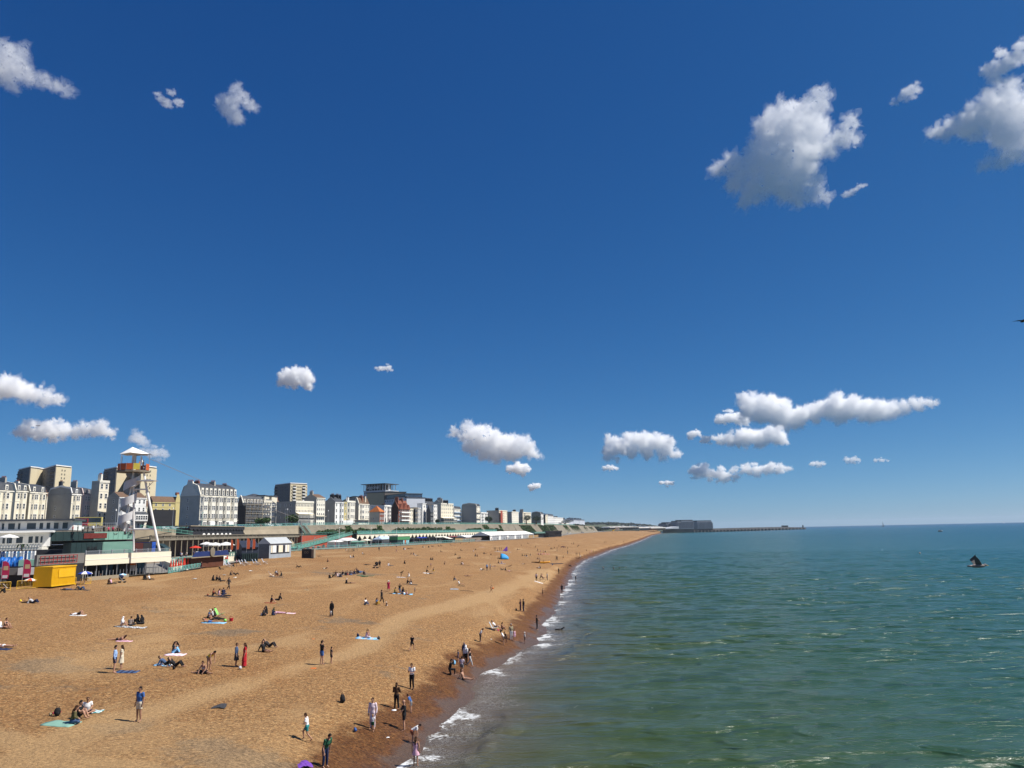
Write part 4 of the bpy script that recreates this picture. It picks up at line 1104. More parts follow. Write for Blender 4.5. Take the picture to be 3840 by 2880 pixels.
# on the ground
_si=turn_legs(_st,.14,dict(hip_=(.09,0,.12),kn_=(.14,.30,.42),an_=(.12,.48,.07),toe_=(.14,.61,.04)))
_si=lean(_si,R(8))
POSES['sitknees']=P_(_si,el_=(.22,.16,.40),wr_=(.12,.36,.38),hd_=(.05,.42,.36))
_sl=lean(turn_legs(_st,.14,dict(hip_=(.09,.02,.12),kn_=(.12,.42,.15),an_=(.12,.82,.07),toe_=(.15,.88,.17))),R(-14))
POSES['sitlegs']=P_(_sl,el_=(.25,-.22,.36),wr_=(.24,-.36,.12),hd_=(.25,-.40,.05))
_sc=lean(turn_legs(_st,.13,dict(hip_=(.09,.02,.12),kn_=(.36,.26,.14),an_=(.06,.34,.08),toe_=(-.06,.36,.06))),R(14))
POSES['sitcross']=P_(_sc,el_=(.24,.10,.36),wr_=(.14,.28,.24),hd_=(.08,.33,.22))
def lying(base,z=.13,face=1):
 o={}
 for k,v in base.items():
  o[k]=(v[0]*(1 if face>0 else-1),-(v[2]-.94),z+face*v[1])
 return o
POSES['lieback']=P_(lying(_st),el_=(.27,-.12,.08),wr_=(.30,.10,.07),hd_=(.30,.18,.06),hip_=(.085,.04,.12),kn_=(.11,.46,.12),an_=(.13,.86,.08),toe_=(.16,.88,.19),head=(0,-.66,.14),neck=(0,-.49,.12))
POSES['lieknees']=P_(POSES['lieback'],kn_=(.12,.32,.44),an_=(.12,.52,.07),toe_=(.13,.65,.04))
POSES['lieprone']=P_(lying(_st,.12,-1),chest=(0,-.28,.16),neck=(0,-.46,.27),head=(0,-.60,.36),sh_=(.17,-.44,.22),el_=(.20,-.52,.06),wr_=(.12,-.70,.06),hd_=(.06,-.76,.06),hip_=(.085,.04,.12),kn_=(.11,.46,.09),an_=(.12,.84,.08),toe_=(.12,.92,.05))
POSES['recline']=P_(lean(turn_legs(_st,.13,dict(hip_=(.09,.02,.12),kn_=(.12,.34,.40),an_=(.12,.58,.07),toe_=(.13,.72,.05))),R(-48)),el_=(.26,-.50,.07),wr_=(.25,-.32,.06),hd_=(.24,-.24,.05))
POSES['kneel']=P_(lean(turn_legs(_st,.52,dict(hip_=(.09,0,.49),kn_=(.12,.12,.07),an_=(.12,-.30,.08),toe_=(.12,-.42,.04))),R(12)),knR=(.12,.42,.50),anR=(.13,.40,.09),toeR=(.14,.54,.04),el_=(.20,.30,.92),wr_=(.08,.36,1.10),hd_=(.05,.37,1.17))
POSES['chair']=P_(lean(turn_legs(_st,.36,dict(hip_=(.09,0,.34),kn_=(.12,.42,.42),an_=(.12,.62,.08),toe_=(.13,.75,.05))),R(-32)),el_=(.26,-.02,.52),wr_=(.22,.20,.46),hd_=(.2,.28,.45))
POSES['split']=P_(lean(turn_legs(_st,.13,dict(hip_=(.10,0,.12),kn_=(.46,.12,.10),an_=(.84,.2,.07),toe_=(.92,.24,.14))),R(16)),el_=(.26,.16,.38),wr_=(.20,.34,.15),hd_=(.18,.4,.08))
POSES['swim']={k:(v[0],v[1],v[2]-1.12)for k,v in _st.items()}
POSES['wade']={k:(v[0],v[1],v[2]-.75)for k,v in POSES['reach'].items()}
BONES=[('torso','pel','chest'),('torso','chest','neck'),('neck','neck','head'),('headb','head','head')]
for s_ in 'RL':
 BONES+=[('yoke','chest','sh'+s_),('uarm','sh'+s_,'el'+s_),('farm','el'+s_,'wr'+s_),('hand','wr'+s_,'hd'+s_),('hipb','pel','hip'+s_),('thigh','hip'+s_,'kn'+s_),('calf','kn'+s_,'an'+s_),('foot','an'+s_,'toe'+s_)]
def etube(mb,a,b,ax,ay,bx,by,xd,n=12,m=5):
 a=Vector(a);b=Vector(b);d=(b-a).normalized()
 x=Vector(xd);x=(x-d*x.dot(d)).normalized();y=d.cross(x)
 k=len(mb.v)
 for j in range(m+1):
  t=j/m;c=a.lerp(b,t);rx=ax+(bx-ax)*t;ry=ay+(by-ay)*t
  for i in range(n):
   an=2*math.pi*i/n
   mb.v.append(tuple(c+x*(rx*math.cos(an))+y*(ry*math.sin(an))))
 for j in range(m):
  for i in range(n):
   q=(i+1)%n;r=k+j*n
   mb.f.append((r+i,r+q,r+n+q,r+n+i));mb.mi.append(0)
 mb.f.append(tuple(k+i for i in reversed(range(n))));mb.mi.append(0)
 mb.f.append(tuple(k+m*n+i for i in range(n)));mb.mi.append(0)
_body={}
def head_axes(J):
 up=(Vector(J['head'])-Vector(J['neck'])).normalized()
 rt=(Vector(J['shR'])-Vector(J['shL'])).normalized()
 fw=up.cross(rt)
 return rt,fw,rt.cross(fw)*1.0
def body(pose,lod):
 key=(pose,lod)
 if key in _body:return _body[key]
 J=POSES[pose];mb=MB()
 V={k:Vector(v)for k,v in J.items()}
 xd=V['shR']-V['shL']
 etube(mb,V['pel']-(V['chest']-V['pel']).normalized()*.06,V['pel'].lerp(V['chest'],.45),.155,.115,.128,.098,V['hipR']-V['hipL']+xd)
 etube(mb,V['pel'].lerp(V['chest'],.4),V['chest'],.128,.098,.165,.115,xd)
 etube(mb,V['chest'],V['neck'].lerp(V['chest'],.12),.165,.115,.115,.075,xd)
 mb.tube(V['chest'].lerp(V['neck'],.6),V['head'],.058,.052,10)
 rt,fw,up=head_axes(J)
 M=Matrix((rt,fw,up)).transposed().to_4x4();M.translation=V['head']
 mb.blob((0,.0,.03),.076,.092,.092,12,8,M=M)
 mb.blob((0,.028,-.045),.056,.062,.062,10,6,M=M)
 mb.blob((0,.100,-.015),.016,.022,.026,6,5,M=M)
 for s in(-1,1):mb.blob((s*.079,-.005,-.005),.014,.022,.032,6,5,M=M)
 for s in 'RL':
  mb.tube(V['chest'].lerp(V['sh'+s],.5),V['sh'+s],.075,.062,10)
  mb.blob(V['sh'+s],.062,.062,.062,10,7)
  mb.tube(V['sh'+s],V['el'+s],.054,.040,10);mb.blob(V['el'+s],.041,.041,.041,8,6)
  mb.tube(V['el'+s],V['wr'+s],.041,.027,10);mb.blob(V['wr'+s],.028,.028,.028,8,6)
  etube(mb,V['wr'+s],V['hd'+s],.030,.022,.040,.018,xd,8,2)
  mb.tube(V['pel'].lerp(V['hip'+s],.6),V['hip'+s],.10,.095,10)
  mb.blob(V['hip'+s],.096,.096,.096,10,7)
  mb.tube(V['hip'+s],V['kn'+s],.092,.058,10);mb.blob(V['kn'+s],.060,.060,.060,8,6)
  c=V['kn'+s].lerp(V['an'+s],.3)
  mb.tube(V['kn'+s],c,.056,.058,10);mb.tube(c,V['an'+s],.058,.036,10);mb.blob(V['an'+s],.040,.040,.040,8,6)
  mb.tube(V['an'+s]-(V['toe'+s]-V['an'+s])*.25,V['toe'+s],.042,.034,8);mb.blob(V['toe'+s],.042,.042,.03,8,6)
 me=mb.mesh('tmp');o=bpy.data.objects.new('tmp',me);C.objects.link(o)
 md=o.modifiers.new('r','REMESH');md.mode='VOXEL';md.voxel_size=.021 if lod==0 else .046
 sm=o.modifiers.new('s','SMOOTH');sm.factor=.5;sm.iterations=3 if lod==0 else 1
 dg=bpy.context.evaluated_depsgraph_get()
 m2=bpy.data.meshes.new_from_object(o.evaluated_get(dg));bpy.data.objects.remove(o)
 nv=len(m2.vertices);co=np.empty(nv*3,np.float32);m2.vertices.foreach_get('co',co);co=co.reshape(-1,3)
 no=np.empty(nv*3,np.float32);m2.vertices.foreach_get('normal',no);no=no.reshape(-1,3)
 F=[tuple(p.vertices)for p in m2.polygons]
 bpy.data.meshes.remove(m2)
 fc=np.array([co[list(f)].mean(0)for f in F])
 # nearest bone of every face, and how far along it
 best=np.full(len(F),1e9);bi=np.zeros(len(F),int);bt=np.zeros(len(F))
 for i,(nm,a,b)in enumerate(BONES):
  A=np.array(J[a]);B=np.array(J[b]);d=B-A;L=max((d*d).sum(),1e-9)
  t=np.clip(((fc-A)@d)/L,0,1)
  dist=np.linalg.norm(fc-A-t[:,None]*d,axis=1)
  rad={'torso':.12,'neck':.045,'headb':.09,'yoke':.07,'uarm':.05,'farm':.035,'hand':.03,'hipb':.11,'thigh':.08,'calf':.055,'foot':.04}[nm]
  q=dist-rad
  up_=q<best
  best[up_]=q[up_];bi[up_]=i;bt[up_]=t[up_]
 nmz=np.array([BONES[i][0]for i in bi])
 second=np.array([BONES[i][1]=='chest' and BONES[i][0]=='torso' for i in bi])
 _body[key]=(co,no,F,nmz,bt,second,fc)
 return _body[key]
def region(pose,lod,what):
 co,no,F,nm,t,sec,fc=body(pose,lod)
 low=(nm=='torso')&~sec
 hi=sec&(nm=='torso')
 if what=='tee':return(low&(t>.12))|(hi&(t<.85))|(nm=='yoke')|((nm=='uarm')&(t<.6))
 if what=='long':return(low&(t>.10))|(hi&(t<.92))|(nm=='yoke')|(nm=='uarm')|((nm=='farm')&(t<.92))
 if what=='tank':return(low&(t>.12))|(hi&(t<.65))|((nm=='yoke')&(t<.7))
 if what=='bikini':return(hi&(t<.25))|(low&(t>.82))
 if what=='shorts':return(nm=='hipb')|(low&(t<.2))|((nm=='thigh')&(t<.62))
 if what=='trousers':return(nm=='hipb')|(low&(t<.2))|(nm=='thigh')|((nm=='calf')&(t<.93))
 if what=='briefs':return((nm=='hipb'))|(low&(t<.10))|((nm=='thigh')&(t<.10))
 if what=='dress':return region(pose,lod,'tee')|(nm=='hipb')|low|((nm=='thigh')&(t<.9))
 if what=='robe':return region(pose,lod,'long')|(nm=='hipb')|low|(nm=='thigh')|((nm=='calf')&(t<.95))
 if what=='shoes':return(nm=='foot')
 return nm=='zzz'
def part_mesh(pose,what):
 key=(pose,what)
 if key in _pm:return _pm[key]
 co,no,F,nm,t,sec,fc=body(pose,0)
 if what=='body':
  me=bpy.data.meshes.new('body')
  mb=MB();mb.v=[tuple(c)for c in co];mb.f=list(F);mb.mi=[0]*len(F)
  J=POSES[pose]
  for s in 'RL': # four fingers and a thumb on each hand
   w=Vector(J['wr'+s]);h=Vector(J['hd'+s]);d=(h-w).normalized()
   x=Vector(J['shR'])-Vector(J['shL']);x=(x-d*x.dot(d)).normalized();n=d.cross(x)
   for i,L in enumerate((.060,.075,.070,.055)):
    b0=h+x*((i-1.5)*.019);b1=b0+d*L*.55;b2=b1+(d*.8+n*.5).normalized()*L*.45
    mb.tube(b0-d*.02,b1,.0095,.0085,5);mb.tube(b1,b2,.0085,.0065,5)
   q=-1 if s=='R' else 1
   b0=w.lerp(h,.35)+x*(q*.030);b1=b0+(d*.7+x*q*.6).normalized()*.04
   mb.tube(b0,b1,.012,.010,5);mb.tube(b1,b1+d*.03,.010,.008,5)
  me=mb.mesh('body',None,True)
 elif what in('skirtlong','skirtknee','skirtmini'):
  J=POSES[pose];mb=MB();n=18
  h0=J['pel'][2]+.06;h1={'skirtlong':.10,'skirtknee':.46,'skirtmini':.66}[what]
  y1=(J['knR'][1]+J['knL'][1])*.5
  spread=abs(J['anR'][1]-J['anL'][1])
  rings=[(h0,.135,.115,0),(J['pel'][2]-.08,.175,.135,0),((h0+h1)/2,.20,.15+spread*.15,y1*.5),(h1,.235,.18+spread*.3,y1)]
  for(z,rx,ry,yo)in rings:
   for i in range(n):
    a=2*math.pi*i/n;f=1+.06*math.sin(a*5)*(1 if z<.8 else 0)
    mb.v.append((rx*f*math.cos(a),J['pel'][1]+yo+ry*f*math.sin(a),z))
  for j in range(3):
   for i in range(n):
    k=(i+1)%n
    mb.f.append((j*n+k,j*n+i,j*n+n+i,j*n+n+k));mb.mi.append(0)
  me=mb.mesh('skirt',None,True)
 elif what.startswith('hair')or what in('cap','sunhat','scarf'):
  J=POSES[pose];rt,fw,up=head_axes(J)
  M=Matrix((rt,fw,up)).transposed().to_4x4();M.translation=Vector(J['head']);mb=MB()
  mb.blob((0,-.018,.045),.086,.094,.092,12,8,M=M)
  mb.blob((0,-.045,-.01),.080,.062,.085,12,7,M=M)
  if what=='hairlong':
   back=(Vector(J['neck'])-fw*.07);tip=back-(Vector(J['neck'])-Vector(J['chest'])).normalized()*.20-fw*.05
   mb.tube(Vector(J['head'])-fw*.04,back,.075,.07,10);mb.tube(back,tip,.075,.035,10)
  if what=='hairbun':mb.blob((0,-.10,.07),.036,.036,.036,8,6,M=M)
  if what=='cap':
   mb.prism([(math.cos(a)*.06,.05+math.sin(a)*.10)for a in[math.pi*i/7 for i in range(8)]],.055,.07,M=M)
  if what=='sunhat':
   mb.prism([(math.cos(a)*.17,math.sin(a)*.17)for a in[2*math.pi*i/16 for i in range(16)]],.05,.062,M=M)
   mb.prism([(math.cos(a)*.095,math.sin(a)*.095)for a in[2*math.pi*i/16 for i in range(16)]],.06,.15,M=M)
  if what=='scarf':
   nk=Vector(J['neck']);ch=Vector(J['chest'])
   mb.tube(Vector(J['head'])-fw*.02,nk-fw*.01,.092,.11,12);mb.tube(nk-fw*.01,ch.lerp(nk,.35),.11,.17,12)
  me=mb.mesh('hair',None,True)
 else:
  sel=region(pose,0,what)
  off={'tee':.016,'long':.017,'tank':.011,'bikini':.007,'shorts':.018,'trousers':.013,'briefs':.008,'dress':.022,'robe':.03,'shoes':.010}[what]
  idx={};vs=[];fs=[]
  for f,s in zip(F,sel):
   if not s:continue
   q=[]
   for v in f:
    if v not in idx:idx[v]=len(vs);vs.append(tuple(co[v]+no[v]*off))
    q.append(idx[v])
   fs.append(tuple(q))
  me=bpy.data.meshes.new('garment');me.from_pydata(vs,[],fs)
  me.polygons.foreach_set('use_smooth',[True]*len(fs));me.update()
 _pm[key]=me
 return me
def low_mesh(pose,top,bottom,hair):
 key=('low',pose,top,bottom,hair)
 if key in _pm:return _pm[key]
 co,no,F,nm,t,sec,fc=body(pose,1)
 mi=np.zeros(len(F),int)
 if top in('tee','long','tank','bikini'):mi[region(pose,1,top)]=1
 if bottom in('shorts','trousers','briefs'):mi[region(pose,1,bottom)]=2
 if top in('dress','robe'):mi[region(pose,1,top)]=1
 J=POSES[pose];rt,fw,up=head_axes(J)
 rel=fc-np.array(J['head'])
 hd=(np.linalg.norm(rel,axis=1)<.15)&((rel@np.array(up)>.035)|(rel@np.array(fw)<-.01))
 if hair in('hairlong','scarf'):hd|=((nm=='neck')|((nm=='torso')&sec&(t>.3)))&((fc-np.array(J['neck']))@np.array(fw)<0)
 mi[hd]=3
 me=bpy.data.meshes.new('person');me.from_pydata([tuple(c)for c in co],[],F)
 me.polygons.foreach_set('material_index',mi.astype(np.int32));me.polygons.foreach_set('use_smooth',[True]*len(F))
 for i in range(4):me.materials.append(None)
 me.update();_pm[key]=me
 return me
COL=dict(black=(.018,.018,.020),dark=(.035,.032,.034),charcoal=(.05,.05,.055),grey=(.18,.18,.19),lightgrey=(.45,.45,.46),white=(.78,.78,.78),cream=(.62,.55,.42),navy=(.02,.03,.075),blue=(.045,.12,.33),paleblue=(.28,.42,.68),denim=(.06,.10,.19),sky=(.22,.50,.75),red=(.42,.02,.03),crimson=(.55,.03,.10),orange=(.62,.16,.04),rust=(.25,.07,.035),pink=(.68,.40,.50),palepink=(.72,.58,.62),green=(.03,.11,.06),teal=(.03,.22,.22),lime=(.25,.65,.12),yellow=(.75,.58,.05),mustard=(.55,.33,.04),purple=(.16,.06,.35),brown=(.10,.055,.03),taupe=(.24,.19,.16),plum=(.07,.025,.04),olive=(.10,.09,.04),khaki=(.30,.25,.16),hairblack=(.012,.010,.010),hairbrown=(.045,.022,.012),hairblonde=(.36,.22,.10),hairgrey=(.30,.28,.27))
SKIN=[(.40,.22,.145),(.33,.175,.11),(.24,.12,.075),(.12,.06,.04)]
def cm(c):return mat('cloth_'+c,COL[c],.85,.16,9.0,.15)
def sk(i):return mat('skin_%d'%i,SKIN[i],.6,.08,12.0,.3)
def dress_up(root,pose,top,tc,bottom,bc,hair,hc,skin,shoes=None):
 link('body',part_mesh(pose,'body'),sk(skin),root)
 if top in('robe','dress'):
  link('robe' if top=='robe' else 'dress',part_mesh(pose,top),cm(tc),root)
  if POSES[pose]['pel'][2]>.8:link('skirt',part_mesh(pose,'skirtlong' if top=='robe' else 'skirtknee'),cm(tc),root)
 elif top!='none':link('shirt' if top in('tee','long','tank')else 'bikini_top',part_mesh(pose,top),cm(tc),root)
 if bottom.startswith('skirt'):
  link('skirt',part_mesh(pose,bottom),cm(bc),root)
 elif bottom!='none':link(bottom if bottom!='briefs' else 'swimming_trunks',part_mesh(pose,bottom),cm(bc),root)
 if hair!='none':link({'cap':'cap','sunhat':'sun_hat','scarf':'headscarf'}.get(hair,'hair'),part_mesh(pose,hair),cm(hc),root)
 if shoes:link('shoes',part_mesh(pose,'shoes'),cm(shoes),root)
PCOUNT=[0];PLABELS={}
def person(p,pose,face,top,tc,bottom,bc,hair='hair',hc='hairbrown',h=1.72,skin=0,shoes=None,label=None,group=None):
 """face: compass in plan, 0 = looking along +X, 90 = away from the pier"""
 sc=h/1.72
 rz=R(face-90)
 D=p.y
 far=D>128
 if pose in('swim','wade'):p=Vector((p.x,p.y,-p.y**2/1.3e7))
 if far:
  o=link('person',low_mesh(pose,top,bottom,hair),[sk(skin),cm(tc),cm(bc),cm(hc)])
  o.location=p;o.rotation_euler=(0,0,rz);o.scale=(sc*random.uniform(.97,1.03),)*3
 else:
  o=empty('person',p,rz,sc=sc)
  dress_up(o,pose,top,tc,bottom,bc,hair,hc,skin,shoes)
 tag(o,label,'person',group or 'people on the shingle beach')
 PCOUNT[0]+=1
 return o
HC={'k':'hairblack','b':'hairbrown','y':'hairblonde','g':'hairgrey'}
BT={'s':'shorts','t':'trousers','b':'briefs','n':'none','K':'skirtknee','M':'skirtmini','L':'skirtlong'}
PLACED=[]
def crowd(ox,oy,s,text):
 """x y pose face top:colour bottom:colour hair[:colour] opts | label"""
 for ln in text.strip().splitlines():
  ln=ln.strip()
  if not ln or ln[0]=='#':continue
  body_,_,lab=ln.partition('|')
  w=body_.split()
  x,y,pose,face=float(w[0]),float(w[1]),w[2],float(w[3])
  tp,tcol=w[4].split(':');bt,bcol=w[5].split(':')
  hh=w[6].split(':');hair=hh[0];hcol=HC.get(hh[1],hh[1])if len(hh)>1 else 'hairbrown'
  kw={}
  for q in w[7:]:
   k,v=q.split('=')
   kw[k]=float(v)if k=='h' else int(v)if k=='skin' else v
  pt=on_beach(ox+x*s,oy+y*s)
  lab=lab.strip()
  person(pt,pose,face,tp,tcol,BT.get(bt,bt),bcol,hair,hcol,label=lab,**kw)
  PLACED.append((pt,lab))
  # ------------------------------------------------------------------ slanting helpers for the lower sea front
def bx(a,b,thick,z0,z1,name,m,parent=None,back=True):
 """upright slab whose face runs from plan point a to b; thickness goes inland"""
 a=Vector((a[0],a[1],0));b=Vector((b[0],b[1],0));d=b-a
 M=Matrix.Translation(a)@Matrix.Rotation(math.atan2(d.y,d.x),4,'Z')
 mb=MB().box(0,d.length,0,thick,z0,z1,M=M)
 if parent is not None:
  inv=Matrix.Translation(-parent.location)
  mb.v=[tuple(inv@Vector(v))for v in mb.v]
 o=mb.build(name,m,parent)
 return o
def frameM(a,b):
 a=Vector((a[0],a[1],0));b=Vector((b[0],b[1],0));d=b-a
 return Matrix.Translation(a)@Matrix.Rotation(math.atan2(d.y,d.x),4,'Z'),d.length
def P2(px,D):p=pd(px,D,8);return(p.x,p.y)
GL=6.42
M_CREAMP=mat('cream_parapet',(.70,.66,.52),.7,.04,.3)
M_MINT=mat('mint_paint',(.20,.36,.29),.6,.06,.5)
M_GREY=mat('grey_paint',(.17,.165,.155),.7,.08,.5)
M_YEL=mat('yellow_container_paint',(.68,.39,.008),.5,.06,.8)
M_REDF=mat('red_steel',(.30,.03,.03),.5,.1,1)
M_ORNG=mat('orange_panel',(.50,.10,.025),.6,.15,.6)
# --- terrace bar with long cream parapet
a,b=P2(317,122),P2(640,139)
root=empty('terrace_bar',(a[0],a[1],GL),0,'single storey beach bar with a long cream parapet and roof terrace','beach bar','beach front buildings')
zt0,zb0=10.1,8.45
bx(a,b,.35,zb0,zt0,'parapet',M_CREAMP,root);bx((a[0]+.04,a[1]),(b[0]+.04,b[1]),.04,zb0+.82,zb0+.88,'parapet_line',M_WHITE,root)
M,L=frameM(a,b)
inv=Matrix.Translation(-root.location)
MB().box(.1,L,.36,16,zb0,zb0+.3,M=inv@M).build('terrace_deck',M_PAVE,root)
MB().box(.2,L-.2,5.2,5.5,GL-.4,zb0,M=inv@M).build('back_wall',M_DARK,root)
MB().box(-.05,.2,.36,12,GL-.4,zb0,M=inv@M).build('side_wall',M_CREAMP,root)
for i in range(9):
 MB().tube(M@Vector((L*(i+.35)/9,.5,GL))-root.location,M@Vector((L*(i+.35)/9,.5,zb0))-root.location,.07,None,6).build('post',M_STEEL,root)
for k,(q0,q1)in enumerate(((.42,.56),(.60,.68),(.86,.97))):
 MB().box(L*q0,L*q1,4.9,5.15,GL+.2,zb0-.3,M=inv@M).build('shop_window',M_GLASSB,root)
bx(tuple((M@Vector((-.2,-.9,0)))[:2]),tuple((M@Vector((L*.44,-.9,0)))[:2]),.25,GL-.9,GL+.35,'plinth',M_CONC,root)
for i in range(26):
 MB().box(L*(i+.3)/26,L*(i+.3)/26+.06,-.5,-.44,GL+.2,GL+1.15,M=inv@M).build('glass_post',M_STEEL,root)
railing([(M@Vector((.1,.1,zt0))),(M@Vector((L*.98,.1,zt0)))],.55,M_STEEL,'low grey steel rail on top of the cream parapet',2.4,False,.03,'steel rails')
# sloping grey parapet left of the cream one, with red frame and yellow container
def cont(label,xa,D0,xb,D1,m,z1,rib=True,depth=2.4):
 a,b=P2(xa,D0),P2(xb,D1);M,L=frameM(a,b)
 r=empty('shipping_container',(a[0],a[1],GL-.12),M.to_euler().z,label,'container','yellow beach containers')
 MB().box(0,L,0,depth,0,z1).build('body',m,r)
 n=int(L/.28)
 for i in range(n):x=L*(i+.5)/n;MB().box(x-.06,x+.06,-.05,-.005,.25,z1-.25).build('rib',m,r)
 for z in(0,z1-.14):MB().box(-.04,L+.04,-.09,-.055,z,z+.14).build('rail',m,r)
 MB().box(L*.25,L*.92,-.10,-.06,z1*.42,z1*.84).build('shutter',m,r)
 return r
cont('bright yellow shipping container kiosk with a closed serving shutter',195,106,284,112,M_YEL,2.62)
a,b=P2(134,111),P2(313,122)
r=empty('grey_parapet',(a[0],a[1],GL),0,'grey brown parapet with a red steel grid fixed on it above the yellow container','parapet','beach front buildings')
bx(a,b,.4,8.9,10.4,'wall',M_GREY,r);bx(a,b,4,GL-.5,8.88,'recess',M_DARK,r)
M,L=frameM(a,b);inv=Matrix.Translation(-r.location)
for i in range(10):
 x=.4+(L*.76)*i/9;MB().box(x-.04,x+.04,-.3,-.22,9.1,10.2,M=inv@M).build('grid_bar',M_REDF,r)
for z in(9.1,9.65,10.2):MB().box(.36,.44+L*.76,-.3,-.215,z-.04,z+.04,M=inv@M).build('grid_bar',M_REDF,r)
# --- green cabins on the terrace
def cabin(label,xa,D0,xb,D1,z0,z1,depth,m,slats=0,panels=0,name='terrace_cabin',top=None):
 a,b=P2(xa,D0),P2(xb,D1);M,L=frameM(a,b)
 r=empty(name,(a[0],a[1],z0),M.to_euler().z,label,'cabin','terrace buildings behind the beach')
 MB().box(0,L,0,depth,0,z1-z0).build('wall',m,r)
 if top:MB().box(-.3,L+.3,-.3,depth,z1-z0+.003,z1-z0+.2).build('roof',top,r)
 for i in range(slats):
  z=(z1-z0)*(i+.4)/slats;MB().box(.1,L-.1,-.06,-.005,z,z+(z1-z0)/slats*.7).build('slat',m,r)
 for i in range(panels+1 if panels else 0):
  x=L*i/panels;MB().box(x-.05,x+.03,-.05,-.005,0,z1-z0).build('panel_joint',m,r)
 return r
cabin('mint green shuttered cabins with horizontal slats on the roof terrace',380,150,498,156,8.7,11.9,5,M_MINT,14)
BARR=cabin('dark green bar with big dark lettering on the roof terrace left of the mint cabins',262,146,379,149.6,8.7,11.9,6,M_DKGRN,0,6)
r=cabin('mint green panelled fascia of the upper terrace left of the tower',345,152,490,158,12.35,13.9,7,M_MINT,0,8)
r=cabin('dark green fascia with a dark red painted sign above the terrace bar',170,146,344.6,152,12.3,14.0,7,M_DKGRN,0,6)
MB().box(6.2,10.4,-.12,-.08,.35,1.35).build('sign_board',mat('dark_red_sign',(.16,.025,.02),.7,.2,2),r)
cabin('black gap storey between the terrace cabins and the upper fascia',172,150,492,160,11.92,12.29,4,M_DARK)
cabin('dark red cabin right of the mint cabins',499,158,533,160,8.7,11.6,4,mat('maroon_paint',(.07,.015,.012),.7),0,0)
cabin('black cabin between the maroon and the blue one',533.5,160,566,162,8.7,11.6,4,M_DARK)
cabin('narrow cobalt blue cabin behind the cream parapet',566.5,162,580,163,8.7,11.7,4,mat('cobalt_paint',(.02,.08,.38),.6))
r=empty('beach_hut',pd(592,165,8.7),.1,'small green beach hut with mint posts at the foot of the slanting strut','hut','terrace buildings behind the beach')
MB().box(-1.2,1.4,0,2.4,0,1.5).build('wall',M_SEAG,r);MB().extr([(-1.6,1.5),(1.8,1.5),(.1,2.6)],-.3,2.6).build('roof',M_DKGRN,r)
for x in(-1.5,1.6):MB().box(x-.25,x+.25,-.6,-.2,0,1.7).build('post',M_MINT,r)
# --- white terraced building at far left
def wing(label,xa,D0,xb,D1,z0,z1,m,wins=(),slab=None,name='terrace_wing',depth=8,wz=.25,wh=.6,glass=None):
 a,b=P2(xa,D0),P2(xb,D1);M,L=frameM(a,b)
 r=empty(name,(a[0],a[1],z0),M.to_euler().z,label,'building','white stepped building at far left')
 H=z1-z0
 MB().box(0,L,0,depth,0,H).build('wall',m,r)
 for(q0,q1)in wins:
  o=link('window',wnd(M_WHITE,glass or M_GLASS,False),None,r);o.matrix_local=Matrix.Translation((L*(q0+q1)/2,0,H*wz))@Matrix.Diagonal((L*(q1-q0),1,H*wh,1))
 if slab:MB().box(-.4,L+.6,-1.6,depth,H+.003,H+.35).build('slab',slab,r)
 return r,M,L
wing('lower storey of the white stepped building with broad dark windows',-40,139,175,143,11.4,13.9,M_WHITE,[(.17,.23),(.24,.36),(.40,.55),(.62,.72),(.74,.82),(.84,.89)],M_WHITE,wz=.15,wh=.62)
wing('upper storey of the white stepped building under a thin dark flat roof',-40,146,260,150,14.3,16.1,M_WHITE,[(.1,.14),(.17,.28),(.30,.34),(.40,.55),(.57,.63),(.66,.72),(.75,.83),(.86,.95)],M_SLATE,wz=.12,wh=.74)
r,M,L=wing('cream balustraded storey of the white stepped building',-40,134,150,137,10.6,11.35,M_STUCCO2)
for i in range(int(L/.42)):MB().tube((.2+i*.42,-.1,.78),(.2+i*.42,-.1,1.30),.10,.07,6).build('baluster',M_STUCCO2,r)
MB().box(0,L,-.25,.05,1.302,1.45).build('coping',M_STUCCO2,r)
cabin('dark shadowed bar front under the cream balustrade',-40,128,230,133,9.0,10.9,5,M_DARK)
cabin('dark green fascia below the glass balcony at far left',-40,118,122,120,8.9,9.5,5,M_DKGRN)
railing([Vector((*P2(-40,117.8),9.5)),Vector((*P2(122,119.8),9.5))],1.05,M_STEEL,'glass fronted balcony rail at far left with deck chairs behind',1.8,False,.03,'steel rails')
cabin('mint green fascia with a small white figure above the handwritten sign',66,112,131,113,8.75,9.75,3,M_MINT)
cabin('white fascia sign with dark handwriting behind the feather flags',66,110,136,110.5,7.75,8.72,3,M_WHITE)
cabin('plain grey fascia board at far left under the blue tarpaulin',-40,110,65.5,110.6,7.75,8.7,3,M_GREY)
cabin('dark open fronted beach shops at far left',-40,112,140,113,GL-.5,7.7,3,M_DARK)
def textobj(s,size,m,parent,loc,rotz=0,name='lettering',bold=False):
 c=bpy.data.curves.new('t','FONT');c.body=s;c.size=size;c.extrude=.015;c.align_x='CENTER';c.resolution_u=3
 o=bpy.data.objects.new('t',c);C.objects.link(o)
 me=bpy.data.meshes.new_from_object(o.evaluated_get(bpy.context.evaluated_depsgraph_get()));bpy.data.objects.remove(o)
 me.materials.clear();me.materials.append(m)
 q=link(name,me,None,parent);q.matrix_local=Matrix.Translation(loc)@Matrix.Rotation(rotz,4,'Z')@Matrix.Rotation(math.pi/2,4,'X')
 return q
textobj('BAR',1.0,M_DARK,BARR,(3.6,-.09,1.75));textobj('KITCHEN',.9,M_DARK,BARR,(4.3,-.09,.75))
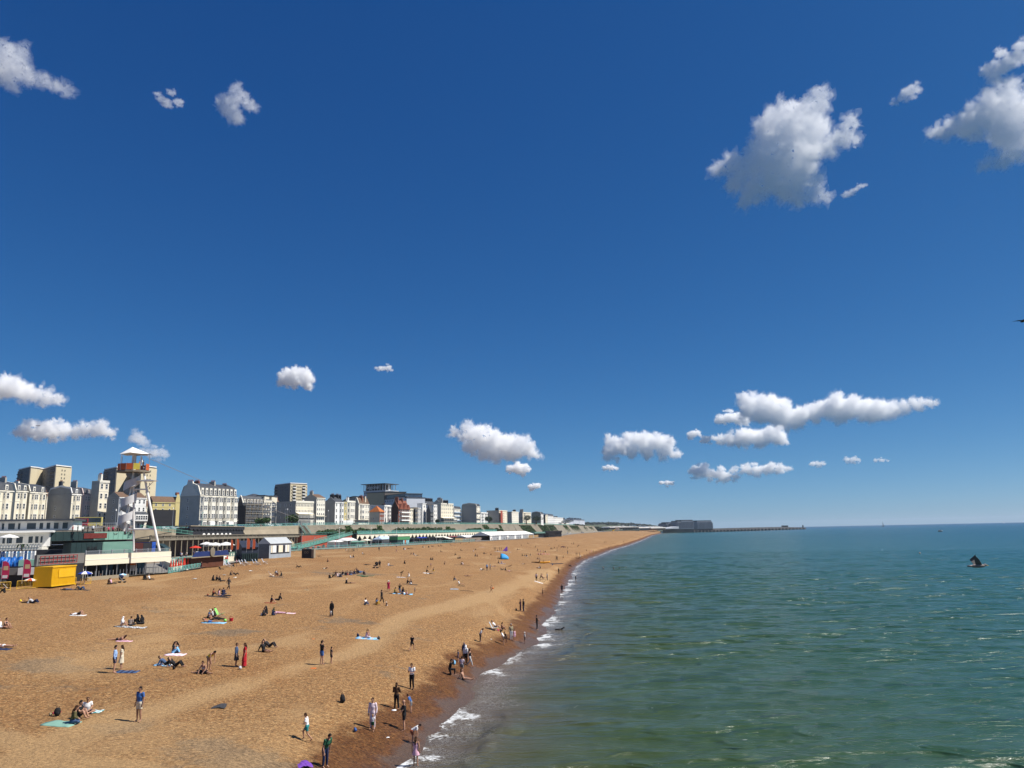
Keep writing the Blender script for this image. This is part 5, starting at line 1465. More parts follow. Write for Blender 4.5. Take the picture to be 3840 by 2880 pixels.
# blue tarpaulin
mb=MB();n=22;a=Vector((*P2(-40,111),9.9));b=Vector((*P2(66,112),9.9))
for j in range(4):
 for i in range(n+1):
  p=a.lerp(b,i/n);mb.v.append((p.x+.1*math.sin(i*2.1),p.y+.9-j*.3+.1*math.sin(i*1.7+j),[10.1,10.0,9.4,8.78][j]+.13*math.sin(i*1.3+j*2)*(j<3)))
for j in range(3):
 for i in range(n):mb.f.append((j*(n+1)+i,j*(n+1)+i+1,(j+1)*(n+1)+i+1,(j+1)*(n+1)+i));mb.mi.append(0)
mb2=mb.build('tarpaulin',mat('blue_tarpaulin',(.015,.12,.42),.45,.2,1.5),None,True)
md=mb2.modifiers.new('t','SOLIDIFY');md.thickness=.05
tag(mb2,'rumpled bright blue tarpaulin over the grey fascia at far left','tarpaulin')
# stone rubble wall and roof rail behind the terrace
cabin('rough grey rubble stone retaining wall left of the tower',175,200,500,215,12.2,16.1,4,mat('rubble_stone',(.17,.15,.125),.95,.5,1.2,bump=.8,bscale=2),name='rubble_wall')
railing([Vector((*P2(110,176),15.0)),Vector((*P2(500,190),15.2))],1.1,M_STEEL,'thin dark railing on the road edge above the rubble wall',4,False,.04,'steel rails')
cabin('beige sloping ramp wall right of the tower behind the colonnade',486,232,640,250,8,15.3,4,M_CONC,name='ramp_wall')
railing([Vector((*P2(520,231),15.3)),Vector((*P2(720,262),13.4))],1.1,M_SEAG,'pale green railing descending right of the tower',4,False,.05)
# --- colonnade with balustrade
ca,cb=Vector((-108,232,0)),Vector((-108,398,0))
r=empty('colonnade',(-108,232,GL),math.pi/2,'long stone colonnade with balustrade behind the beach cafe','colonnade')
LL=166
MB().box(0,LL,0,12,5.35,5.95).build('deck',M_CONCD,r);MB().box(0,LL,-.3,.4,6.75,6.95).build('coping',M_CONCD,r)
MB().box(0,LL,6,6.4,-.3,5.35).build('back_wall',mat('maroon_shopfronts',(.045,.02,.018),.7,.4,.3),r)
for i in range(38):
 x=LL*i/37
 MB().tube((x,.3,0),(x,.3,5.35),.2,.16,8).build('column',M_CONC,r)
 MB().box(x-.25,x+.25,-.1,.3,5.951,6.749).build('pedestal',M_CONCD,r)
bl=MB()
for i in range(300):bl.tube((LL*(i+.5)/300,.1,5.95),(LL*(i+.5)/300,.1,6.75),.12,.08,5)
tag(bl.build('balusters',M_CONCD,r),kind='stuff')
# scalloped valance of the dark terrace bar above the colonnade
r=empty('scalloped_awning',(-119,286,13.4),math.pi/2,'dark awning with a scalloped edge on the deck above the cafe','awning')
pts=[(0,3.2)]+[(x,2.3-.55*abs(math.sin(x*math.pi/3.4)))for x in np.linspace(0,58,140)]+[(58,3.2)]
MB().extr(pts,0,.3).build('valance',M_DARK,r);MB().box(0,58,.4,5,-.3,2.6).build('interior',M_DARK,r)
MB().box(0,58,-.3,6,3.203,3.5).build('roof',M_CONC,r)
for i in range(7):MB().prism([(1.4*math.cos(a),.9*math.sin(a))for a in[math.pi*k/8 for k in range(9)]],-.1,0,M=Matrix.Translation((14+i*4.6,.2,-.2))@Matrix.Rotation(math.pi/2,4,'X')).build('round_light',M_WHITE,r)
# --- ramp with red brick wall and red arches
PA=[pd(1115,345,7.0),pd(1218,390,9.4),pd(1322,430,12.9)]
r=empty('ramp',PA[0],0,'long ramp with sea green rails climbing to the upper terrace over red arches','ramp')
mb=MB()
inn=[p+Vector((-4.5,1.5,0))for p in PA]
for i in range(2):
 a,b,c,d=PA[i],PA[i+1],inn[i+1],inn[i]
 z=Vector((0,0,.5));k=len(mb.v)
 mb.v+=[tuple(q-PA[0])for q in(a,b,c,d,a-z,b-z,c-z,d-z)]
 for f in((0,1,2,3),(7,6,5,4),(0,4,5,1),(2,6,7,3),(1,5,6,2),(0,3,7,4)):mb.f.append(tuple(k+q for q in f));mb.mi.append(0)
mb.build('deck',M_SEAG,r)
M_REDW=mat('red_wall',(.36,.075,.04),.85,.2,.6)
for i in range(2):
 mb=MB();a,b=PA[i]+Vector((-.4,.1,-.5)),PA[i+1]+Vector((-.4,.1,-.5))
 q=[a,b,Vector((b.x,b.y,GL-.3)),Vector((a.x,a.y,GL-.3))]
 mb.v=[tuple(p-PA[0])for p in q]+[tuple(p-PA[0]+Vector((-.5,.2,0)))for p in q]
 for f in((0,3,2,1),(4,5,6,7),(0,1,5,4),(1,2,6,5),(2,3,7,6),(3,0,4,7)):mb.f.append(f);mb.mi.append(0)
 mb.build('arch_wall',M_REDW,r)
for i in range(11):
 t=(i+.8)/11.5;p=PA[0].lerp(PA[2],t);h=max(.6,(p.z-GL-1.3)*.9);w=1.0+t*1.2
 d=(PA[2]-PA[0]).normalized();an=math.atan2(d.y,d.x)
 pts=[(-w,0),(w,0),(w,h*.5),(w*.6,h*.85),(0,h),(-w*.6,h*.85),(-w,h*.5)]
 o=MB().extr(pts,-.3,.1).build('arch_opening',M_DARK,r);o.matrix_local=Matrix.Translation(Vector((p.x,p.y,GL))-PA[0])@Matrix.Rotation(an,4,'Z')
railing([p+Vector((0,0,0))for p in PA],1.15,M_SEAG,'sea green railing on the seaward side of the long ramp',5,True,.07)
railing([p+Vector((-4.4,1.5,0))for p in PA],1.15,M_SEAG,'sea green railing on the landward side of the long ramp',5,True,.07)
wa,wb=pd(1128,392,0),pd(1262,446,0)
o=bx((wa.x,wa.y),(wb.x,wb.y),3,GL-.3,12.4,'brick_wall',M_REDW);tag(o,'long wall of red brick under the sloping concrete left of the ramp','wall','beach front buildings','thing')
railing([Vector((wa.x,wa.y,12.4)),Vector((wb.x,wb.y,12.9))],1.2,M_SEAG,'sea green fence of upright bars on top of the red brick wall',5,False,.05)
# steps up the cliff
s0=Vector((railx(448.5)+.5,448.5,sz(448.5)));s1=Vector((railx(440)+10,436,13.0))
r=empty('cliff_steps',s1,0,'green railed flight of steps climbing the concrete wall','steps')
d=s0-s1;an=math.atan2(d.y,d.x)
for i in range(24):
 p=s1+d*(i/24)-s1;MB().box(0,d.xy.length/24+.1,-1.5,1.5,-.6,.25,M=Matrix.Translation(p)@Matrix.Rotation(an,4,'Z')).build('step',M_CONCD,r)
for q in(-1.5,1.5):
 v=Matrix.Rotation(an,3,'Z')@Vector((0,q,0))
 MB().tube(v+Vector((0,0,1.3)),d+v+Vector((0,0,1.3)),.12).build('handrail',M_TURQ,r);MB().tube(v+Vector((0,0,.6)),d+v+Vector((0,0,.6)),.1).build('handrail',M_TURQ,r)
 # --- the arched iron terrace
TA,TB=Vector((-88,436,0)),Vector((-18,770,0))
d=TB-TA;TL=d.length;tan_=math.atan2(d.y,d.x)
r=empty('arched_terrace',(TA.x,TA.y,GL),tan_,'long cream iron terrace with a row of pointed black arches under a green deck','terrace')
NA=46;aw=TL/NA
mb=MB();hh=6.2
pts=[(0,0),(.42,0),(.55,3.2)]
for i in range(7):
 q=i/6;pts.append((.55+(aw/2-.55)*math.sin(q*math.pi/2)**.9,3.2+2.3*(1-(1-q)**1.8)))
prof=pts+[(aw-x,z)for x,z in reversed(pts[:-1])]+[(aw,hh),(0,hh)]
prof=pts+[(aw-x,z)for x,z in reversed(pts[:-1])]
k=len(prof);top=[(x,hh)for x,z in prof]
me_v=[(x,0,z)for x,z in prof]+[(x,0,hh)for x,z in prof]+[(x,.3,z)for x,z in prof]+[(x,.3,hh)for x,z in prof]
fs=[]
for i in range(k-1):fs+=[(i,i+1,k+i+1,k+i),(2*k+i+1,2*k+i,3*k+i,3*k+i+1),(i+1,i,2*k+i,2*k+i+1)]
me=bpy.data.meshes.new('arch');me.from_pydata(me_v,[],fs);me.materials.append(M_STUCCO);me.update()
for i in range(NA):
 o=link('arch',me,None,r);o.location=(i*aw,0,0)
 MB().tube((i*aw,-.15,0),(i*aw,-.15,3.4),.2,.16,6).build('iron_column',M_MINT,r)
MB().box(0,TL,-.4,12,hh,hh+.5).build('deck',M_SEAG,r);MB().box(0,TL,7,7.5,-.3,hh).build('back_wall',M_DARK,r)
railing([Vector((TA.x,TA.y,GL+hh+.5)),Vector((TB.x,TB.y,GL+hh+.5))],1.15,M_TURQ,'turquoise railing along the deck of the arched terrace',8,True,.07)
# terrace deck ground behind arches, up to the cliff
ribbon([Vector((TA.x+d.x*t-2,TA.y+d.y*t,GL+hh+.45))for t in np.linspace(-.02,1,30)],[Vector((railx(TA.y+d.y*t)-1,TA.y+d.y*t,GL+hh+.45))for t in np.linspace(-.02,1,30)],'terrace_path',M_PAVE,'structure')
# --- foliage clumps: many small leaf faces
def leaves(name,pts,m,size=.5,kind='stuff',label=None,cat=None,group=None,parent=None,loc=None):
 """pts: array of centres; one small leaf cluster at each"""
 n=len(pts);P=np.asarray(pts,float)
 o0=Vector(P.mean(0))if loc is None else loc
 P=P-np.array(o0)
 a=rng.normal(size=(n,3));a/=np.linalg.norm(a,axis=1)[:,None]
 b=np.cross(a,rng.normal(size=(n,3)));b/=np.linalg.norm(b,axis=1)[:,None]
 s=size*rng.uniform(.5,1.2,(n,1))
 V=np.stack([P-a*s,P+b*s*.7,P+a*s,P-b*s*.7],1).reshape(-1,3)
 me=bpy.data.meshes.new(name);me.vertices.add(4*n);me.vertices.foreach_set('co',V.astype(np.float32).ravel())
 me.loops.add(4*n);me.loops.foreach_set('vertex_index',np.arange(4*n,dtype=np.int32));me.polygons.add(n)
 me.polygons.foreach_set('loop_start',np.arange(0,4*n,4,dtype=np.int32));me.update(calc_edges=True)
 me.materials.append(m)
 o=link(name,me,None,parent)
 if parent is None:o.location=o0
 return tag(o,label,cat,group,kind)
def blobpts(n,c,r):
 q=rng.normal(size=(n,3));q/=np.linalg.norm(q,axis=1)[:,None];q*=rng.uniform(.35,1,(n,1))**.5
 return q*np.array(r)+np.array(c)
HG='hedges growing along the foot of the retaining wall'
def hedge(y0,y1,h,label,m=M_LEAF,off=9,z=None,kind='thing'):
 P=[]
 n=max(3,int((y1-y0)/3.5))
 for i in range(n):
  y=y0+(y1-y0)*(i+.5)/n;x=railx(y)+off+random.uniform(-1,1);hz=h*random.uniform(.55,1.1)
  P.append(blobpts(170,(x,y,(z or GL+hh+.5)+hz*.45),(2.4,2.8,hz*.62)))
 return leaves('hedge',np.concatenate(P),m,.5,kind,label,'hedge',HG)
hedge(452,478,3.2,'dark green climbing hedge behind the green fence at the top of the ramp',M_LEAF)
hedge(482,528,3.6,'bushy hedge left of the white canopy on the arched terrace')
hedge(556,640,3.6,'long bushy hedge right of the white canopy on the arched terrace')
hedge(650,668,2.6,'short low hedge between the dark canopies')
hedge(700,752,3.0,'hedge below the big cream hotel')
hedge(775,822,2.8,'hedge below the blue balconied house')
def ivy(y0,y1,top,bot,label,m=M_LEAF2,n=900,ft=7):
 y=rng.uniform(y0,y1,n);t=rng.uniform(top,bot,n)
 y=y+(t-top)*(y1-y0)*.3
 X=np.interp(y,_ry,_rx);Z=np.interp(y,_ry,_rz)
 P=np.stack([X+.9+ft*t,y,Z-1-(Z-1-7)*t],1)+rng.normal(0,.25,(n,3))
 return leaves('ivy',P,m,.75,'thing',label,'ivy','ivy patches on the retaining wall')
ivy(500,506,.0,.5,'thin strip of ivy hanging above the bushy hedge',n=200)
ivy(546,552,.0,.55,'narrow bright ivy tongue left of the white canopy',n=260)
ivy(668,676,.1,.6,'narrow ivy streak under the brick mansion',n=220)
ivy(782,800,.0,.8,'yellow green ivy patch under the cream hotel veranda',n=600)
ivy(850,858,.0,.8,'slim ivy streak under the grey corner block',n=260)
ivy(960,1030,.05,1.0,'triangular mass of dark ivy above the marquee left half',n=2600,ft=7,m=M_LEAF)
ivy(1075,1130,.0,.95,'thick dark ivy sheet above the marquee middle',n=2600,m=M_LEAF)
ivy(1136,1190,.0,.95,'second thick ivy sheet right of the middle one',n=2400,m=M_LEAF)
ivy(1270,1305,.0,.9,'ivy strip before the white palace terrace',n=1300)
ivy(1330,1420,.0,.9,'long ivy sheet under the white palace terrace',n=2600,m=M_LEAF)
ivy(1480,1520,.2,1,'first of the last slanting ivy strips',n=900,m=M_LEAF)
ivy(1550,1600,.1,1,'second of the last slanting ivy strips',n=1000,m=M_LEAF)
# canopies on the arched terrace
def canopy(px,D,z,w,label,m,dark=True):
 p=pd(px,D,z);r=empty('canopy',p,tan_,label,'canopy','canopies on the arched terrace')
 pts=[(-w/2,2.2),(w/2,2.2),(w*.35,2.9),(0,3.35),(-w*.35,3.0)]
 MB().extr(pts,-2,3).build('roof',m,r)
 MB().box(-w*.42,w*.42,-.5,2.5,0,2.2).build('bar',M_DARK,r)
 for x in(-w*.48,w*.48):MB().box(x-.1,x+.1,-1.9,-1.7,0,2.2).build('post',M_STEEL,r)
canopy(1395,545,GL+hh+.5,15,'white canopy between the hedges on the arched terrace',M_WHITE)
canopy(1505,640,GL+hh+.5,12,'brown roofed canopy under the brick mansion',M_CONCD)
canopy(1590,700,GL+hh+.5,14,'dark open canopy under the white turret',M_CONCD)
canopy(1655,760,GL+hh+.5,14,'pale brown canopy under the cream hotel',M_CONC)
canopy(1769,850,GL+hh+.5,17,'left one of two pale canopies under the grey corner block',M_STUCCO2)
canopy(1810,900,GL+hh+.5,17,'right one of two pale canopies under the grey corner block',M_STUCCO2)
# ------------------------------------------------------------------ the zip wire tower
TD=130
def tp(px,py,D=TD):return at_d(px,py,D)
base=tp(500,2062)
r=empty('zip_wire_tower',base,0,'tall white zip wire tower with pointed canopy, orange platform and spiral stair','tower')
def W(px,py,D=TD):return tp(px,py,D)-base
deckc=W(500,1766);k=TD/F0
mb=MB();cz=deckc.z;cx,cyy=deckc.x,deckc.y
def ngon(n,rad,cx,cy,rot=.2):return[(cx+rad*math.cos(rot+2*math.pi*i/n),cy+rad*math.sin(rot+2*math.pi*i/n))for i in range(n)]
MB().prism(ngon(14,2.6,cx,cyy),cz-.28,cz).build('platform',M_CONCD,r)
rail_poly=ngon(14,2.42,cx,cyy)
for i in range(14):
 a,b=rail_poly[i],rail_poly[(i+1)%14]
 mm=M_ORNG if i not in(11,12)else mat('yellow_mesh',(.45,.36,.05),.7)
 d=Vector((b[0]-a[0],b[1]-a[1],0));M=Matrix.Translation((a[0],a[1],cz))@Matrix.Rotation(math.atan2(d.y,d.x),4,'Z')
 if i not in(12,):MB().box(.04,d.length-.04,-.04,.04,.08,1.12,M=M).build('rail_panel',mm,r)
 MB().tube((a[0],a[1],cz),(a[0],a[1],cz+1.2),.04).build('rail_post',M_STEEL,r)
 if i%3==0:MB().tube((a[0],a[1],cz),(a[0],a[1],W(500,1706).z),.05).build('canopy_post',M_STEEL,r)
MB().tube((cx,cyy,cz),(cx,cyy,W(497,1685).z),.38,.3,12).build('hub',M_WHITE,r)
ap=W(497,1676);ed=W(497,1703).z;n=8;mb=MB()
mb.v=[tuple(ap)]+[(cx+2.35*math.cos(2*math.pi*i/n+.2),cyy+2.35*math.sin(2*math.pi*i/n+.2),ed-(.12 if i%2 else-.05))for i in range(n)]+[(cx,cyy,ed-.15)]
for i in range(n):mb.f+=[(0,1+i,1+(i+1)%n),(n+1,1+(i+1)%n,1+i)];mb.mi+=[0,0]
mb.build('canopy',M_WHITE,r)
for a,b,w in(((560,1701),(571,1707),.06),((505,1708),(556,1705),.09),((486,1706),(566,1704),.06)):MB().tube(W(*a),W(*b),w).build('boom',M_STEEL,r)
for a,b,w in(((530,1712),(541,1774),.12),((539,1770),(550,1835),.17),((550,1835),(598,2066),.20),((500,1768),(502,1985),.17),((502,1985),(501,2066),.15),((482,1985),(583,1984),.17),((499,1835),(552,1835),.13)):
 MB().tube(W(*a),W(*b),w,None,10).build('strut',M_WHITE,r)
MB().extr([(W(506,1804).x,W(506,1804).z),(W(560,1798).x,W(560,1798).z),(W(592,1803).x,W(592,1803).z),(W(560,1806).x,W(560,1806).z)],deckc.y-.6,deckc.y+.6).build('wing',M_WHITE,r)
MB().tube(W(552,1829),W(574,1807),.06).build('brace',M_WHITE,r);MB().tube(W(500,1830),W(530,1806),.06).build('brace',M_WHITE,r)
# spiral stair: treads, drum and helical balustrade
zt,zb=cz-.3,W(470,1992).z
sc_=Vector((W(483,1880).x,deckc.y,0));turns=3.4;NS=60
def sa(t):return 1.2+2*math.pi*turns*t
for i in range(NS):
 t=i/NS;a0,a1=sa(t),sa(t+1.1/NS);z=zb+(zt-zb)*t
 sway=Vector(((t-.5)*.9,0,0));c=sc_+sway
 MB().prism([(c.x+.25*math.cos(a0),c.y+.25*math.sin(a0)),(c.x+1.05*math.cos(a0),c.y+1.05*math.sin(a0)),(c.x+1.05*math.cos(a1),c.y+1.05*math.sin(a1)),(c.x+.25*math.cos(a1),c.y+.25*math.sin(a1))],z,z+.06).build('tread',M_STEEL,r)
mb=MB();m=120
for i in range(m+1):
 t=i/m;a=sa(t);z=zb+(zt-zb)*t;c=sc_+Vector(((t-.5)*.9,0,0))
 for rr,dz in((1.08,-.25),(1.08,1.1),(1.12,1.1),(1.12,-.25)):mb.v.append((c.x+rr*math.cos(a),c.y+rr*math.sin(a),z+dz))
for i in range(m):
 for q in range(4):mb.f.append((i*4+q,i*4+(q+1)%4,i*4+4+(q+1)%4,i*4+4+q));mb.mi.append(0)
mb.build('balustrade',mat('perforated_white_steel',(.52,.52,.53),.5,.1,3),r)
MB().tube(sc_+Vector((-.45,0,zb)),sc_+Vector((.45,0,zt)),.16,None,8).build('newel',M_WHITE,r)
for(px,py,tc,hc,lab)in((523,1762,'orange','k','person in orange on the tower platform by the yellow mesh'),(536,1762,'dark','k','person in harness at the launch side of the tower platform')):
 pp=tp(px,py,TD-.8);pp.z=base.z+cz
 person(pp,'stand',0,'tee',tc,'trousers','navy','hair','hairblack',label=lab,group='people on the zip wire tower')
 # zip wires
mb=None
for i,dy in enumerate((0,.9)):
 a=W(556,1712)+Vector((0,dy,-.3));b=pd(1300,410,13.0)+Vector((0,dy*2,0))-base
 w=MB();P=[a.lerp(b,t/24)+Vector((0,0,-5*4*(t/24)*(1-t/24)*.25))for t in range(25)]
 w.path(P,.022,4).build('zip_wire',M_STEEL,r)
 # ------------------------------------------------------------------ grey hut with windows and the dark shed
def bz(px,py):return on_beach(px,py)
hutD=218;p0=pd(1008,hutD,GL);
def hut(label,xc,D0,th,xe,xs,ye,yr,wall,roof,name='beach_hut',wins=0,base=6.0):
 th=R(th);u=Vector((math.sin(th),math.cos(th),0));v=Vector((-math.cos(th),math.sin(th),0))
 P0=pd(xc,D0,base);z1=zat(xc,ye,D0);mid=P0+Vector((0,0,(z1-base)/2))
 L=solve_len(mid,u,xe);dep=min(22,max(3,solve_len(mid,v,xs)));H=z1-base
 zr=zat((xc+xs)/2,yr,D0)-base
 r=empty(name,P0,math.atan2(u.y,u.x),label,'hut','beach front buildings')
 MB().box(0,L,0,dep,0,H).build('wall',wall,r)
 m=MB();m.v=[(-.05,-.4,H-.1),(L+.1,-.4,H-.1),(L+.1,dep+.3,H-.1),(-.05,dep+.3,H-.1),(-.05,dep/2,zr),(L+.1,dep/2,zr)]
 m.f=[(0,1,5,4),(2,3,4,5),(0,4,3),(1,2,5),(0,3,2,1)];m.mi=[0,0,1,1,0];m.build('roof',[roof,wall],r)
 return r,L,H,dep
r,L,H,dep=hut('pale grey wooden hut with a row of shuttered windows and pitched roof',1008,218,13,1091,968,2038,2016,mat('pale_grey_boards',(.36,.40,.44),.7,.1,.6),mat('grey_roofing',(.40,.42,.43),.6,.08,.5))
for i in range(int(H/.22)):MB().box(0,L,-.03,-.002,.22*i,.22*i+.18).build('board',mat('pale_grey_boards',(1,1,1)),r)
for i in range(int(dep/.3)):MB().box(-.04,-.003,.3*i,.3*i+.26,0,H).build('board',mat('blue_grey_boards',(.10,.125,.155),.7,.1,.6),r)
for i,(q0,q1,c)in enumerate(((.07,.13,M_STUCCO),(.15,.30,M_WHITE),(.32,.40,M_DARK),(.41,.60,M_STUCCO),(.61,.70,M_DARK),(.72,.80,M_WHITE),(.81,.90,M_STUCCO))):
 o=MB().box(L*q0,L*q1,-.10,-.035,H*.42,H*.86).build('shutter',c,r)
MB().box(L*.05,L*.92,-.14,-.035,H*.36,H*.40).build('sill',M_DARK,r)
r,L,H,dep=hut('dark blue climbing shed with an open black front beside the grey hut',905,200,55,968,880,2052,2028,mat('dark_blue_boards',(.02,.028,.05),.7,.2,.8),mat('dark_blue_boards',(.1,.1,.1)))
for i in range(9):MB().box(L*(i+.5)/9-.1,L*(i+.5)/9+.1,-.4,-.1,0,H*.6).build('post',M_DKGRN,r)
MB().box(-1,L,-2.5,-.1,-.3,.12).build('step',M_DKGRN,r)
M_FLAG=mat('orange_flag',(.62,.13,.05),.8,.1,2);M_PFLAG=mat('crimson_flag',(.50,.03,.10),.8,.1,2)
def feather(px,py,D,h,m,label,tip=None,w=.62,group='feather flags'):
 b=at_d(px,py,D)
 r=empty('feather_flag',b,.15,label,'flag',group)
 MB().tube((0,0,-.1),(0,0,h),.03).build('pole',M_STEEL,r)
 P=[(0.03,h*.22),(w*.9,h*.22),(w,h*.45),(w*.97,h*.75),(w*.8,h*.92),(w*.4,h),(.03,h*.99)]
 MB().extr(P,-.015,.015).build('sail',m,r)
 if tip:MB().extr([(w*.15,h*.25),(w*.8,h*.25),(w*.85,h*.38),(w*.15,h*.38)],-.022,-.016).build('white_panel',M_WHITE,r);MB().extr([(w*.2,h*.6),(w*.85,h*.6),(w*.8,h*.78),(w*.2,h*.78)],-.022,-.016).build('printed_panel',mat('cream_print',(.6,.45,.25)),r)
feather(864,2073,205,3.4,M_FLAG,'leftmost slim orange feather flag by the cafe');feather(886,2072,198,3.4,M_FLAG,'second orange feather flag, left edge of the dark shed')
feather(924,2070,196,3.4,M_FLAG,'third orange feather flag, in front of the dark shed',w=.8);feather(946,2069,199,3.2,M_FLAG,'rightmost orange feather flag in front of the dark shed',w=.7)
feather(82,2186,103,3.0,M_PFLAG,'crimson and white ice cream feather flag in front of the handwritten sign',1,.95);feather(2,2190,103,2.9,M_PFLAG,'crimson feather flag cut by the left edge',1,.9)
# ------------------------------------------------------------------ barriers and parasols at far left
def barrier(xa,ya,xb,yb,label,m,h=1.1):
 a=on_beach(xa,ya+15);b=on_beach(xb,yb+15);d=b-a;L=d.xy.length
 r=empty('crowd_barrier',a,math.atan2(d.y,d.x),label,'barrier','yellow crowd barriers')
 for z in(.12,h):MB().tube((0,0,z),(L,0,z),.03).build('rail',m,r)
 for x in(0,L):MB().tube((x,0,0),(x,0,h),.03).build('upright',m,r)
 n=max(4,int(L/.16))
 for i in range(1,n):MB().tube((L*i/n,0,.12),(L*i/n,0,h),.014,None,4).build('bar',m,r)
M_YB=mat('yellow_barrier',(.70,.42,.02),.5);
barrier(139,2191,187,2187,'crowd barrier standing against the shaded end of the yellow container',M_YB);barrier(192,2187,248,2184,'crowd barrier left in front of the yellow container',M_YB)
barrier(250,2183,284,2180,'crowd barrier right in front of the yellow container',M_YB);barrier(62,2196,135,2191,'crowd barrier in front of the feather flag and blue shop',M_YB)
barrier(-20,2203,38,2200,'crowd barrier at the extreme left',M_YB);barrier(300,2178,340,2175,'crowd barrier behind the blue and white parasol',M_YB,.8)
def parasol(p,h,rad,cols,label,n=8,name='parasol',slope=.34,group='parasols'):
 r=empty(name,p,0,label,'parasol',group)
 MB().tube((0,0,0),(0,0,h),.025).build('pole',M_STEEL,r)
 mb=MB();c=(0,0,h)
 for i in range(n):
  a0,a1=2*math.pi*i/n,2*math.pi*(i+1)/n
  e=[(rad*math.cos(a),rad*math.sin(a),h-rad*slope)for a in(a0,a1)];m_=[(rad*.55*math.cos(a),rad*.55*math.sin(a),h-rad*slope*.42)for a in(a0,a1)]
  mb.face([c,m_[0],m_[1]],i%len(cols));mb.face([m_[0],e[0],e[1],m_[1]],i%len(cols));mb.face([e[0],(e[0][0],e[0][1],e[0][2]-.1),(e[1][0],e[1][1],e[1][2]-.1),e[1]],i%len(cols))
 mb.build('canopy',cols,r)
parasol(on_beach(316,2192),1.9,1.0,[M_WHITE,mat('parasol_blue',(.02,.06,.38),.8)],'blue and white beach parasol on the shingle beside the yellow container')
parasol(Vector((*P2(22,132),11.0)),2.6,1.5,[M_WHITE],'white parasol on the balustraded terrace at far left')
M_RED=mat('red_canvas',(.55,.04,.02),.8,.1,3)
parasol(Vector((*P2(117,106),5.6)),1.9,.8,[M_RED,M_WHITE],'red and white parasol between the handwritten sign and the container')
for i,(px,D,w,cc)in enumerate([(792,225,2.6,M_WHITE),(806,222,2.2,M_WHITE),(846,218,2.5,M_WHITE),(772,222,1.9,M_WHITE)]):
 parasol(Vector((*P2(px,D),7.9)),3.0+.1*i,w,[cc],['large cream parasol, third along the cafe terrace','second cream parasol overlapping the third','large cream parasol nearest the dark shed','cream parasol at the left of the cafe terrace'][i],group='cafe parasols')
parasol(Vector((*P2(731,212),7.6)),2.7,1.6,[M_RED],'red parasol on the cafe terrace above the kiosk',group='cafe parasols')
parasol(Vector((*P2(682,168),6.2)),2.2,1.3,[M_RED,M_WHITE],'open red and white parasol on the lower cafe deck left',group='cafe parasols');parasol(Vector((*P2(824,186),6.2)),2.2,1.7,[M_RED,M_WHITE],'open red and white parasol on the lower cafe deck right',group='cafe parasols')
# cafe terrace: upper deck, kiosk, lower deck, furled red umbrellas
def deckslab(pts,z0,z1,name,m,label=None,cat=None,kind=None):
 o=MB().prism(pts,z0,z1).build(name,m);return tag(o,label,cat,'beach front buildings' if label else None,kind)
deckslab([P2(645,150),P2(905,208),P2(880,236),P2(600,185)],5,7.6,'cafe_terrace',M_STUCCO,'cream walled upper cafe terrace below the colonnade','terrace','thing')
railing([Vector((*P2(645,149.6),7.6)),Vector((*P2(735,166),7.6))],1.0,M_TURQ,'turquoise railing of the upper cafe terrace, left part',2.4)
railing([Vector((*P2(790,180),7.6)),Vector((*P2(900,206),7.6))],1.0,M_SEAG,'sea green railing of the upper cafe terrace, right part',2.4)
deckslab([P2(632,140.5),P2(865,190),P2(860,200),P2(632,150)],5,6.25,'cafe_deck',mat('bleached_decking',(.30,.34,.33),.8,.2,1),'low boarded cafe deck along the top of the shingle','deck','thing')
railing([Vector((*P2(634,140),6.25)),Vector((*P2(858,188),6.25))],.95,M_TURQ,'weathered turquoise railing along the low cafe deck',2.2)
r=empty('cafe_kiosk',Vector((*P2(716,158),6.25)),math.pi/2-.1,'brown cafe kiosk with a blue curved sign board and round emblem','kiosk','beach front buildings')
MB().box(0,14,0,3,0,2.1).build('wall',mat('brown_boards',(.10,.035,.018),.8,.2,1),r);MB().box(-1.5,15,-.9,3.2,2.103,2.3).build('roof',M_CONC,r)
MB().extr([(-1,2.32),(15,2.32),(13.6,3.3),(.4,3.3)],-.9,-.7).build('sign_board',mat('navy_sign',(.015,.03,.12),.5),r)
MB().prism([(.95*math.cos(a),.95*math.sin(a))for a in[2*math.pi*i/16 for i in range(16)]],0,.15,M=Matrix.Translation((6.8,-.95,3.1))@Matrix.Rotation(math.pi/2,4,'X')).build('round_emblem',M_CONCD,r)
rs=random.Random(5)
for i in range(24):
 q=i/23;px=640+215*q+rs.uniform(-3,3);D=144+44*q
 p=Vector((*P2(px,D),6.25));r=empty('furled_umbrella',p,0,'one of many furled red umbrellas along the low cafe deck','umbrella','furled red umbrellas on the cafe deck')
 MB().tube((0,0,0),(0,0,2.2),.03).build('pole',M_STEEL,r);MB().tube((0,0,.9),(0,0,2.3),.22,.03,6).build('canopy',M_RED,r)
CROWD=[]
def extra_person(p,pose,face,top,tc,bottom,bc,hair,hc,skin=0,label=None,group=None):CROWD.append((p,pose,face,top,tc,bottom,bc,hair,hc,skin))
for i in range(26):
 q=rs.random();px=655+240*q;D=165+48*q+rs.uniform(0,14)
 tc=rs.choice(['dark','white','blue','black','grey','navy','denim']);extra_person(Vector((*P2(px,D),7.6)),rs.choice(['stand','walk','folded']),rs.randrange(360),'tee',tc,'trousers',rs.choice(['dark','navy','black']),'hair','hairblack',skin=rs.randrange(3),)
for i in range(16):
 px=355+i*8.5;D=153+i*.3;tc=rs.choice(['red','dark','white','navy','black','crimson'])
 extra_person(Vector((*P2(px,D),13.35)),rs.choice(['stand','sitcross']),rs.randrange(360),'tee',tc,'trousers','dark','hair','hairblack',skin=rs.randrange(2),)
